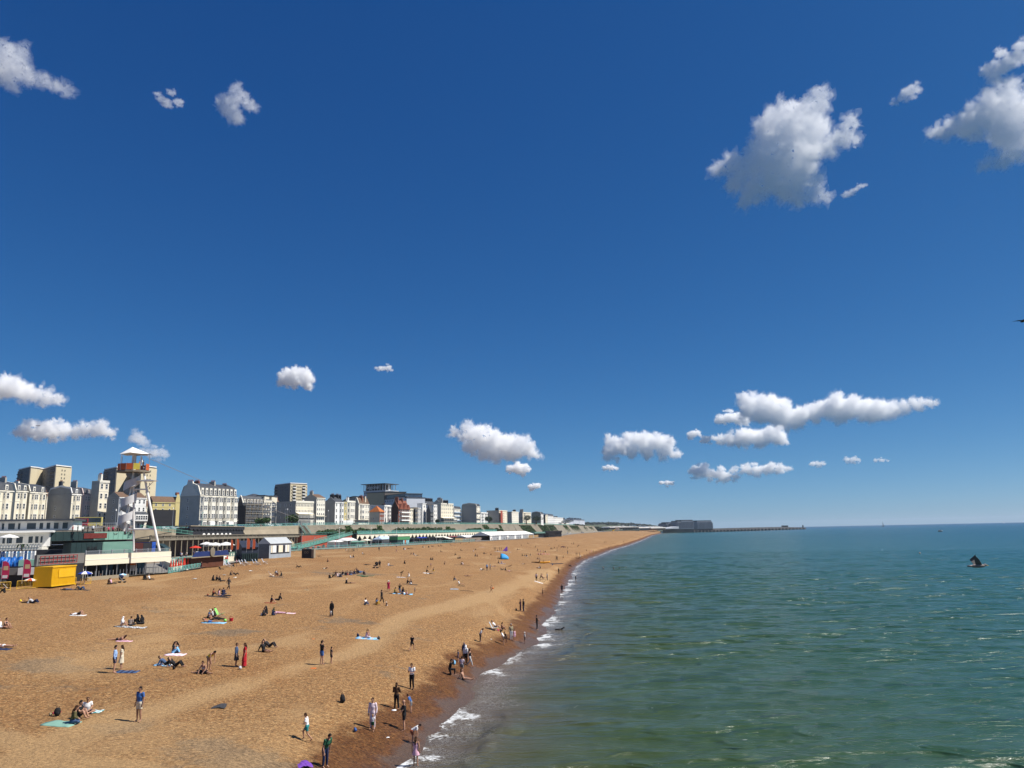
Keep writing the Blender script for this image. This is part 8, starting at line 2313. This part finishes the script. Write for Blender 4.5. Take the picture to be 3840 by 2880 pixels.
p=at_d(3668,2122,31);r=empty('herring_gull',p,0,'gull in flight over the sea with wings raised, at the right','gull','gulls')
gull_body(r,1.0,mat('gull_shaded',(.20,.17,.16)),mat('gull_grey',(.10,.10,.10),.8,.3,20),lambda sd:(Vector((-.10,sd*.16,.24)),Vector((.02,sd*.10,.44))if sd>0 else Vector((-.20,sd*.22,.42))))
p=at_d(3838,1203,45);r=empty('herring_gull',p,.1,'dark gliding gull cut by the right edge of the sky','gull','gulls');gull_body(r,1.0,M_DARK,M_DARK,lambda sd:(Vector((0,sd*.3,.03)),Vector((-.1,sd*.68,-.02))));r.rotation_euler=(0,0,1.4)
p=at_d(143,1597,170);r=empty('drone',p,.4,'tiny dark drone hovering in front of the long low cloud','drone');MB().blob((0,0,0),.16,.12,.08).build('body',M_DARK,r)
for a in(.8,2.4,3.9,5.5):MB().tube((0,0,0),(.36*math.cos(a),.36*math.sin(a),.05),.03).build('arm',M_DARK,r);MB().tube((.36*math.cos(a),.36*math.sin(a),.05),(.36*math.cos(a),.36*math.sin(a),.09),.17,None,8).build('rotor',M_DARK,r)
for i,(x,y)in enumerate([(310,440),(835,422),(692,388),(1037,333),(20,328),(66,326),(213,318)]):
 p=on_beach(640+x*.28933,2050+y*.28933);r=empty('herring_gull',p+Vector((0,0,.28)),i*1.3,['white gull left of the three dark sitters','white gull right of the walking slim person','white gull behind the three dark sitters','white gull on open shingle above the folding chair group','left of two white gulls near the cream terrace','right of two white gulls near the cream terrace','white gull on the shingle below the cafe deck'][i],'gull','gulls standing on the shingle')
 gull_body(r,1.1,M_WHITE,mat('gull_back',(.35,.35,.36)),lambda sd:(Vector((-.15,sd*.09,.05)),Vector((-.42,sd*.03,.02))));MB().tube((0,.03,-.28),(0,.03,0),.01).build('leg',M_YEL,r);MB().tube((0,-.03,-.28),(0,-.03,0),.01).build('leg',M_YEL,r)
 # ------------------------------------------------------------------ things people brought
def G(z,x,y):return on_beach(z[0]+x*z[2],z[1]+y*z[2])
def slope_at(p):
 e=.6;z0=beach_z([p.x],[p.y])[0];return(beach_z([p.x+e],[p.y])[0]-z0)/e,(beach_z([p.x],[p.y+e])[0]-z0)/e
def sheet(p,w,l,rz,m,label,name='towel',cat='towel',cols=None,h=.03,group='towels and blankets'):
 nx,ny=8,5;mb=MB();w*=.82;l*=.76
 for lay in(h,-.05):
  for j in range(ny+1):
   for i in range(nx+1):
    u=(i/nx-.5)*l;v=(j/ny-.5)*w;x=u*math.cos(rz)-v*math.sin(rz);y=u*math.sin(rz)+v*math.cos(rz)
    z=max(float(beach_z([p.x+x],[p.y+y])[0]),0)-p.z+lay+(.02*math.sin(i*1.9+j)if lay>0 else 0)
    mb.v.append((x,y,z))
 q=(nx+1)*(ny+1)
 for j in range(ny):
  for i in range(nx):
   a=j*(nx+1)+i;mi=(i+j)%2 if cols=='check' else(i%2 if cols else 0)
   mb.f.append((a,a+1,a+nx+2,a+nx+1));mb.mi.append(mi);mb.f.append((q+a+nx+1,q+a+nx+2,q+a+1,q+a));mb.mi.append(0)
 ring=[i for i in range(nx+1)]+[(j+1)*(nx+1)-1 for j in range(1,ny+1)]+[ny*(nx+1)+i for i in reversed(range(nx))]+[j*(nx+1)for j in reversed(range(1,ny))]
 for a,b in zip(ring,ring[1:]+ring[:1]):mb.f.append((b,a,q+a,q+b));mb.mi.append(0)
 o=mb.build(name,m if isinstance(m,list)else[m],None,True);o.location=p;return tag(o,label,cat,group)
def heap(p,s,m,label,name='bag',cat='bag',flat=.55,group='bags and belongings'):
 rs_=random.Random(int(p.x*991));rz=rs_.random()*3
 if name in('bag','rucksack'):
  s*=.62 if s<1 else .8
  r=empty(name,p,rz,label,cat,group);h=s*(1.35 if name=='rucksack' else .95)
  MB().blob((0,0,h*.5),s*.55,s*.38,h*.55,10,8,jit=.16).build('body',m,r,True)
  MB().blob((0,-s*.34,h*.36),s*.34,s*.14,h*.26,8,6).build('pocket',m,r,True)
  MB().path([(-s*.25,s*.1,h*.85),(-s*.2,s*.1,h*1.2),(s*.2,s*.1,h*1.2),(s*.25,s*.1,h*.85)],s*.035,5).build('strap',m,r)
  return r
 mb=MB();s*=.8
 n=13
 for j in range(n): # crumpled cloth: a low sheet thrown into folds
  for i in range(n):
   u,v=(i/(n-1)-.5)*2,(j/(n-1)-.5)*2;e=max(0,1-(u*u+v*v)*.55)
   w=s*(1+.2*math.sin(3*math.atan2(v,u)+rz));mb.v.append((u*w,v*w*.6,.02+e*s*flat*(.35+.4*abs(math.sin(u*5+v*3+rz))+.3*abs(math.cos(v*6-u*2)))))
 for j in range(n-1):
  for i in range(n-1):a=j*n+i;mb.f.append((a,a+1,a+n+1,a+n));mb.mi.append(0)
 o=mb.build(name,m,None,True);o.location=p;o.rotation_euler=(0,0,rz);return tag(o,label,cat,group)
def c_(n):return cm(n)
for z,x,y,w,l,rz,m,cols,lab in[(ZA,1010,892,.8,1.9,0,c_('white'),None,'white towel under the sunbather in black shorts'),(ZA,1640,1625,1.2,2.0,.1,[c_('navy'),c_('denim')],1,'dark blue blanket beside the standing couple'),(ZA,25,1330,.8,1.6,0,c_('navy'),None,'navy towel cut by the left edge'),(ZA,1000,560,1.2,4.2,.0,c_('dark'),None,'dark mat under the pair below the yellow container'),(ZA,1610,1225,.7,1.6,0,c_('pink'),None,'thin pale towel under the sunbather lying face down'),(ZA,1690,1045,1.3,3.6,.05,[c_('black'),c_('white')],'check','black and white blanket under the row of four'),(ZB,790,1090,1.3,2.1,-.1,M_MINT,None,'pale green mat of the picnic group at lower left'),(ZB,1150,930,1.0,1.8,.15,[c_('teal'),c_('white')],'check','teal and white patterned towel at lower left'),(ZB,2120,325,.8,1.6,.1,[c_('sky'),c_('white')],1,'pale blue towel under the denim jacket sitter'),(ZC,60,1400,1.2,1.9,.05,[c_('pink'),c_('white')],'check','pink and white patterned blanket'),(ZC,1500,862,1.0,2.6,-.02,[c_('palepink'),c_('pink')],1,'long pink towel stretching right of the olive headscarf'),(ZC,560,985,1.2,3.0,0,c_('sky'),None,'pale blue towel in the lime chair group'),(ZC,1375,395,1.3,3.2,0,c_('charcoal'),None,'dark grey mat under the folding chair group'),(ZC,600,650,1.2,4.0,0,c_('dark'),None,'dark mat under the rust and pink tops'),(ZC,1290,730,1.0,1.7,0,c_('rust'),None,'rust red cloth under the lone sitter in black'),(ZC,1760,562,.5,1.0,0,c_('khaki'),None,'small scrap of cloth on the open shingle'),(ZE,620,1190,1.3,2.9,0,[c_('sky'),c_('lightgrey')],1,'pale blue towel with two fair haired people on it'),(ZE,1395,345,1.0,2.6,-.02,c_('white'),None,'white towel under the sunbather in black trousers'),(ZE,1740,550,1.0,1.8,0,[c_('sky'),c_('lightgrey')],1,'rumpled blue towel left alone beside a dark mat'),(ZE,1900,572,.5,3.0,-.1,c_('brown'),None,'long thin brown mat beside the blue towel'),(ZE,1830,510,.9,1.6,0,c_('black'),None,'black blanket behind the person in white tee'),(ZE,1165,488,1.0,3.4,0,c_('dark'),None,'dark mat of the three below the white tee'),(ZE,1050,398,1.0,2.2,0,[c_('white'),c_('blue')],1,'white and blue towel under the bending person'),(ZE,1050,612,1.4,4.6,-.05,[c_('dark'),c_('sky')],1,'dark and blue blanket of the mustard tee group'),(ZE,590,380,1.6,4.2,0,c_('green'),None,'dark green blanket before the big crowd'),(ZE,1840,238,.7,5.6,0,c_('dark'),None,'long dark mat under two sitting side by side'),(ZH,1290,355,.9,2.4,-.02,[c_('blue'),c_('white')],1,'blue and white striped towel below the pop up tent'),(ZH,2045,738,1.2,2.4,0,c_('white'),None,'white towel on the shingle by the bicycle'),(ZH,2140,150,2.0,7,-.05,[c_('crimson'),c_('pink')],1,'crimson and pink blanket of the busy distant group'),(ZH,1300,108,2.0,9,0,c_('lightgrey'),None,'pale sheet under the group by the purple tent'),(ZH,1750,140,.8,5,0,c_('brown'),None,'long brown board on the ridge right of the tent'),(ZD,1850,-12,.2,.3,0,c_('orange'),None,'tiny orange scrap below the child in dark clothes'),(ZC,1850,1578,.35,.5,0,c_('orange'),None,'small orange toy on the shingle below the black cap person'),(ZI,1880,135,.7,3.2,0,c_('palepink'),None,'pale pink towel high on the beach')]:
 sheet(G(z,x,y),w,l,rz,m,lab,cols=cols)
for z,x,y,s,m,lab,nm,ct in[(ZA,265,715,.42,c_('yellow'),'bright yellow bag beside the person lying in black','bag','bag'),(ZB,740,985,.5,c_('black'),'black rucksack with a red top at the lower left picnic','rucksack','rucksack'),(ZB,735,955,.25,c_('crimson'),'red cloth on top of the black rucksack','cloth','cloth'),(ZB,650,985,.28,c_('khaki'),'small straw bag left of the black rucksack','bag','bag'),(ZC,480,635,.38,c_('rust'),'dark red bag left of the rust top','bag','bag'),(ZC,900,1590,.38,c_('lightgrey'),'white bag at the feet of the person in red','bag','bag'),(ZC,1185,895,.45,c_('white'),'big white bag under the black robe','bag','bag'),(ZC,450,970,.4,c_('red'),'red bag in the lime chair group','bag','bag'),(ZC,40,1590,.35,c_('black'),'pair of black shoes and bag below the black clad recliner','bag','bag'),(ZD,645,862,.7,c_('charcoal'),'flat grey garment lying alone on the shingle','garment','garment'),(ZD,1735,1625,.62,c_('purple'),'crumpled blue violet towel at the lower edge','towel','towel'),(ZF,290,815,.6,c_('black'),'black rucksack with pale front pocket standing alone','rucksack','rucksack'),(ZF,455,1188,.36,c_('blue'),'bright blue bag left of the pale pink clothes','bag','bag'),(ZF,880,1272,.12,c_('white'),'small white scrap on the wet shingle','litter','litter'),(ZF,1740,322,.42,c_('sky'),'sky blue rucksack by the kneeling photographer','rucksack','rucksack'),(ZE,490,1165,.45,c_('navy'),'navy bag at the left end of the pale blue towel','bag','bag'),(ZE,760,1205,.5,c_('charcoal'),'dark bag at the right end of the pale blue towel','bag','bag'),(ZG,972,590,.35,c_('crimson'),'red bag under the low chair','bag','bag'),(ZG,1188,350,.42,c_('black'),'black rucksack left of the plum and black pair','rucksack','rucksack'),(ZG,890,690,.12,c_('white'),'white bottle on the shingle left of the bending child','bottle','bottle'),(ZE,1395,268,.6,c_('brown'),'low dark brown bundle by the child in purple','bag','bag'),(ZK,890,682,1.6,c_('plum'),'heap of dark plum bags far along the beach','bags','bags'),(ZJ,1090,690,.9,c_('denim'),'blue windbreak bundle in the big seated crowd','windbreak','windbreak'),(ZJ,1010,945,.01,c_('dark'),'pebble','x','x')]:
 if nm=='x':continue
 heap(G(z,x,y),s,m,lab,nm,ct,{'garment':.15,'towel':.35,'rucksack':1.1}.get(nm,.6))
p=G(ZC,785,965);r=empty('bucket',p,0,'bright red toy bucket right of the lime chair group','bucket');MB().tube((0,0,0),(0,0,.3),.16,.22,12,cap=True).build('pail',c_('red'),r);MB().path([(-.2,0,.3),(-.12,0,.45),(.12,0,.45),(.2,0,.3)],.012).build('handle',c_('red'),r)
p=G(ZC,705,972);o=MB().blob((0,0,.14),.15,.15,.15,12,8).build('ball',c_('lime'),None,True);o.location=p;tag(o,'small green ball left of the red bucket','ball')
p=G(ZG,906,112);o=MB().blob((0,0,0),.15,.15,.15,12,8).build('ball',c_('orange'),None,True);q=PLACED;o.location=G(ZG,890,135)+Vector((.32,-.05,.72));tag(o,'orange red ball held by the boy in rust shorts','ball')
p=G(ZF,1090,1180);o=MB().tube((0,0,0),(0,0,.04),.16,.14,14).build('frisbee',c_('white'),None,True);o.location=p+Vector((-.62,-.05,1.2));tag(o,'white frisbee held out by the bald person in black','frisbee')
def chair(p,rz,m,label,group='folding beach chairs',s=1.0):
 r=empty('beach_chair',p,rz,label,'chair',group,s)
 for y in(-.28,.28):MB().tube((-.45,y,0),(.35,y,.48),.02).build('leg',M_STEEL,r);MB().tube((.4,y,0),(-.3,y,.48),.02).build('leg',M_STEEL,r);MB().tube((-.3,y,.3),(-.62,y,.95),.02).build('frame',M_STEEL,r)
 mb=MB()
 for(a,b)in(((.35,.40),(-.28,.30)),((-.28,.30),(-.62,.95))):
  n=5
  for i in range(n):
   y0=-.27+.54*i/n;y1=-.27+.54*(i+1)/n;mb.face([(a[0],y0,a[1]),(a[0],y1,a[1]),(b[0],y1,b[1]),(b[0],y0,b[1])],i%2)
 mb.build('canvas',m if isinstance(m,list)else[m,m],r)
 return r
chair(G(ZC,645,915),0,c_('lime'),'empty lime green folding chair');chair(G(ZC,1310,385),.3,c_('orange'),'folding chair on the left of the dark grey mat');chair(G(ZG,935,585),-.1,c_('lightgrey'),'low chair with the person in white lying back')
DC=[c_('white'),c_('blue')]
for i,(x,y)in enumerate([(745,265),(785,260),(930,245),(965,240),(1005,238),(1100,236),(1140,234),(1225,222)]):chair(G(ZC,x,y),.2,DC,'one of the blue and white striped deck chairs below the dark shed','striped deck chairs below the dark shed',1.35)
def pram(p,rz,label,m,hood,s=1.0):
 r=empty('pushchair',p,rz,label,'pushchair','pushchairs',s)
 for x in(-.3,.35):
  for y in(-.25,.25):MB().tube((x,y-.02,.12),(x,y+.02,.12),.12,None,12).build('wheel',M_DARK,r)
 for y in(-.24,.24):MB().tube((.35,y,.12),(-.45,y,1.0),.02).build('frame',M_STEEL,r);MB().tube((-.3,y,.12),(.2,y,.6),.02).build('frame',M_STEEL,r)
 MB().extr([(-.35,.45),(.25,.35),(.4,.5),(.0,.55),(-.25,.95),(-.4,.9)],-.22,.22).build('seat',m,r);MB().blob((-.15,0,.85),.33,.26,.25,10,6).build('hood',hood,r,True);MB().tube((-.45,-.24,1.0),(-.45,.24,1.0),.02).build('handle',M_DARK,r)
pram(G(ZA,1580,470),.2,'black pushchair with a blue and white parasol below the notice boards',c_('black'),c_('navy'),1.1);pram(G(ZE,722,280),2.9,'black pushchair beside the slender figure in black',c_('black'),c_('black'),1.3);pram(G(ZA,55,560),.5,'dark folded pushchair at the left edge of the beach',c_('dark'),c_('black'),1.2)
parasol(G(ZA,1585,455),1.25,.55,[c_('white'),c_('sky')],'small tilted blue and white parasol clipped to the pushchair')
# notice boards, shelter, bicycle, tent, kayak, boards, dog
for i,(x,y)in enumerate(((1605,385),(1690,378))):
 p=G(ZA,x,y);r=empty('notice_board',p,math.pi/2+.25-1.2,['left black notice board under the cream parapet','right black notice board with a pale and orange poster'][i],'notice board','notice boards under the cream parapet');MB().box(-.85,.85,0,.12,0,3.0).build('board',M_DARK,r)
 if i:MB().box(-.3,.65,-.03,-.002,1.8,2.8).build('poster',c_('orange'),r);MB().box(-.3,.65,-.03,-.002,.8,1.75).build('poster',c_('lightgrey'),r)
p=G(ZC,1765,150);r=empty('information_board',p,-.1,'dark box shaped information board standing on the upper shingle','information board');MB().box(-1.5,1.2,0,.25,.1,2.5).build('board',M_DARK,r);MB().box(1.25,1.9,.1,1.5,.1,2.4).build('side_board',M_CONC,r);textobj('OO',.8,M_CONC,r,(-.2,-.02,1.3));MB().box(-1.4,1.8,-.2,.6,-.1,.1).build('foot',M_DARK,r)
p=on_beach(834,2120);r=empty('a_board',p,.4,'white A shaped board left of the striped deck chairs','sign');
for s in(-1,1):
 m=MB();m.box(-.4,.4,-.02,.02,0,1.2,M=Matrix.Translation((0,s*.3,0))@Matrix.Rotation(s*.25,4,'X')).build('leaf',M_WHITE,r)
p=G(ZH,1320,262);r=empty('pop_up_tent',p,0,'bright blue pop up beach tent','tent','beach tents');mb=MB();n=10
for j in range(6):
 for i in range(n+1):
  a=math.pi*i/n;q=j/5;w=1.5*(1-.25*q);h=1.9*math.cos(q*1.4)**.6
  mb.v.append((-.9+2.2*q+(.15*math.sin(a)),w*math.cos(a),h*math.sin(a)if h*math.sin(a)>0 else 0))
for j in range(5):
 for i in range(n):mb.f.append((j*(n+1)+i,j*(n+1)+i+1,(j+1)*(n+1)+i+1,(j+1)*(n+1)+i));mb.mi.append(0)
mb.build('canopy',mat('tent_blue',(.02,.28,.62),.6,.05),r,True).modifiers.new('t','SOLIDIFY').thickness=.03;r.rotation_euler=(0,0,.1);r.scale=(1.15,1.15,1.0)
p=G(ZH,1355,88);r=empty('beach_tent',p,0,'small purple peaked tent among the standing group','tent','beach tents',1.0);mb=MB();mb.v=[(-1.2,-.8,0),(1.0,-.8,0),(1.0,.8,0),(-1.2,.8,0),(.8,0,2.0),(.95,-.5,1.0)];mb.f=[(0,1,4),(1,2,4),(2,3,4),(3,0,4)];mb.mi=[0]*4;mb.build('canopy',c_('purple'),r)
def hull(p,rz,L,w,m,label,name,cat,h=.3):
 r=empty(name,p,rz,label,cat,'kayak and paddle boards');n=12;mb=MB()
 for j,(sc1,z)in enumerate(((.4,0),(1,h*.6),(.85,h))):
  for i in range(n*2):
   t=(i/n)if i<=n else(2-i/n);sgn=1 if i<=n else-1;x=(t-.5)*L;ww=w/2*math.sin(math.pi*min(max(t,0),1))**.6*sc1
   mb.v.append((x,sgn*ww,z+(abs(t-.5)*2)**3*h*.4))
 m_=2*n
 for j in range(2):
  for i in range(m_):mb.f.append((j*m_+i,j*m_+(i+1)%m_,(j+1)*m_+(i+1)%m_,(j+1)*m_+i));mb.mi.append(0)
 mb.f.append(tuple(2*m_+i for i in range(m_)));mb.mi.append(0);mb.build('hull',m,r,True)
 MB().prism([(-.5,-w*.2),(.4,-w*.2),(.4,w*.2),(-.5,w*.2)],h+.01,h+.05).build('seat_well',M_DARK,r)
hull(G(ZH,2110,345),-.05,5.2,1.1,mat('kayak_orange',(.75,.33,.02),.4,.05),'orange kayak on the shingle with people behind','kayak','kayak',.45);hull(G(ZH,1985,335),.05,2.6,.5,c_('brown'),'brown inflatable at the left tip of the orange kayak','inflatable','inflatable',.3)
hull(G(ZK,675,1028),-.02,6.5,.8,c_('navy'),'long dark paddle board right of the orange kayak','paddle_board','paddle board',.2);heap(G(ZK,672,1045),.5,c_('blue'),'small blue bag beside the paddle board')
p=G(ZK,440,1395);r=empty('bicycle',p,.1,'dark bicycle lying beside the white towel','bicycle')
for x in(-.55,.55):
 W_=MB();P=[(x+.34*math.cos(a),0,.36+.34*math.sin(a))for a in[2*math.pi*i/16 for i in range(17)]];W_.path(P,.022,5).build('wheel',M_DARK,r)
for a,b in(((-.55,0,.36),(-.1,0,.36)),((-.1,0,.36),(.4,0,.85)),((-.55,0,.36),(-.22,0,.85)),((-.22,0,.85),(.4,0,.85)),((.4,0,.95),(.55,0,.36)),((-.1,0,.36),(-.22,0,.95))):MB().tube(a,b,.025).build('frame_tube',M_DARK,r)
MB().blob((-.23,0,.98),.14,.07,.04).build('saddle',M_DARK,r);MB().tube((.38,-.25,1.0),(.38,.25,1.0),.018).build('handlebar',M_STEEL,r)
p=onsea(1560+1690*.31646,2180+575*.31646);r=empty('dog',p,0,'black dog swimming towards the open water','dog')
mb=MB();mb.blob((0,0,.02),.48,.17,.14,12,8);mb.tube((.35,0,.08),(.58,0,.22),.11,.085,8);mb.blob((.64,0,.26),.13,.09,.09,10,7);mb.tube((.70,0,.25),(.85,0,.22),.05,.035,8);mb.tube((-.42,0,.08),(-.75,0,.16),.04,.02,6)
for s in(-1,1):mb.tube((.60,s*.07,.30),(.56,s*.10,.20),.035,.02,5);mb.tube((.3,s*.1,0),(.42,s*.12,-.2),.045,.03,6);mb.tube((-.3,s*.1,0),(-.35,s*.12,-.2),.05,.03,6)
me=mb.mesh('tmp');o=bpy.data.objects.new('tmp',me);C.objects.link(o);md=o.modifiers.new('r','REMESH');md.mode='VOXEL';md.voxel_size=.025;m2=bpy.data.meshes.new_from_object(o.evaluated_get(bpy.context.evaluated_depsgraph_get()));bpy.data.objects.remove(o);m2.materials.append(mat('black_fur',(.012,.011,.010),.5));m2.name='body';link('body',m2,None,r)
# table and lifeguard post under the sea wall
for i,(px,py)in enumerate(((1316,2068),(1330,2067))):
 p=on_beach(px,py);r=empty('picnic_table',p,.2,['left pale wooden table under the sea wall','right pale wooden table under the sea wall'][i],'table','tables under the sea wall',1.3);MB().box(-.9,.9,-.4,.4,.70,.76).build('tabletop',M_CONC,r)
 for y in(-.7,.7):MB().box(-.9,.9,y-.13,y+.13,.42,.46).build('bench',M_CONC,r)
 for x in(-.7,.7):MB().box(x-.05,x+.05,-.7,.7,.36,.42).build('beam',M_CONC,r);MB().box(x-.05,x+.05,-.5,-.42,0,.7).build('leg',M_CONC,r);MB().box(x-.05,x+.05,.42,.5,0,.7).build('leg',M_CONC,r)
 # deck chairs stored on the glass balcony
for i in range(9):
 r=empty('stored_deck_chair',Vector((*P2(4+i*14,119+i*.2),9.5)),0,'one of the upright blue and white chairs behind the glass balcony','chair','chairs behind the glass balcony');MB().box(-.28,.28,0,.3,.1,1.35).build('canvas',c_(['blue','sky','white'][i%3]),r);MB().box(-.33,-.28,0,.35,0,1.4).build('frame',M_WHITE,r);MB().box(.28,.33,0,.35,0,1.4).build('frame',M_WHITE,r)
r=empty('palm_tree',Vector((*P2(71,124),9.0)),0,'small scruffy palm in front of the balustrade at far left','palm');MB().tube((0,0,0),(.1,0,2.6),.12,.09,8).build('trunk',M_TRUNK,r)
for i in range(14):
 a=i*.9;P=[Vector((.1,0,2.6))+Vector((math.cos(a)*q,math.sin(a)*q,.5*math.sin(q*2.6)-.35*q*q))for q in(0,.35,.7,1.05)];m=MB();
 for p_,q_ in zip(P[:-1],P[1:]):s=Vector((-math.sin(a),math.cos(a),0))*.09;m.face([p_-s,q_-s*.7,q_+s*.7,p_+s])
 m.build('frond',M_LEAFD,r)
 # ------------------------------------------------------------------ sea air
MB().box(-3200,9000,-400,15500,-60,92).build('haze',(lambda m:m)(bpy.data.materials.new('sea_air')))
hz=bpy.data.objects['haze'];hm=hz.data.materials[0];hm.use_nodes=True;hm.node_tree.nodes.remove(hm.node_tree.nodes['Principled BSDF'])
v=N(hm.node_tree,'VolumePrincipled');v.inputs['Color'].default_value=(.75,.87,1,1);v.inputs['Density'].default_value=0.00004
hm.node_tree.links.new(v.outputs[0],hm.node_tree.nodes['Material Output'].inputs['Volume']);tag(hz,kind='stuff')
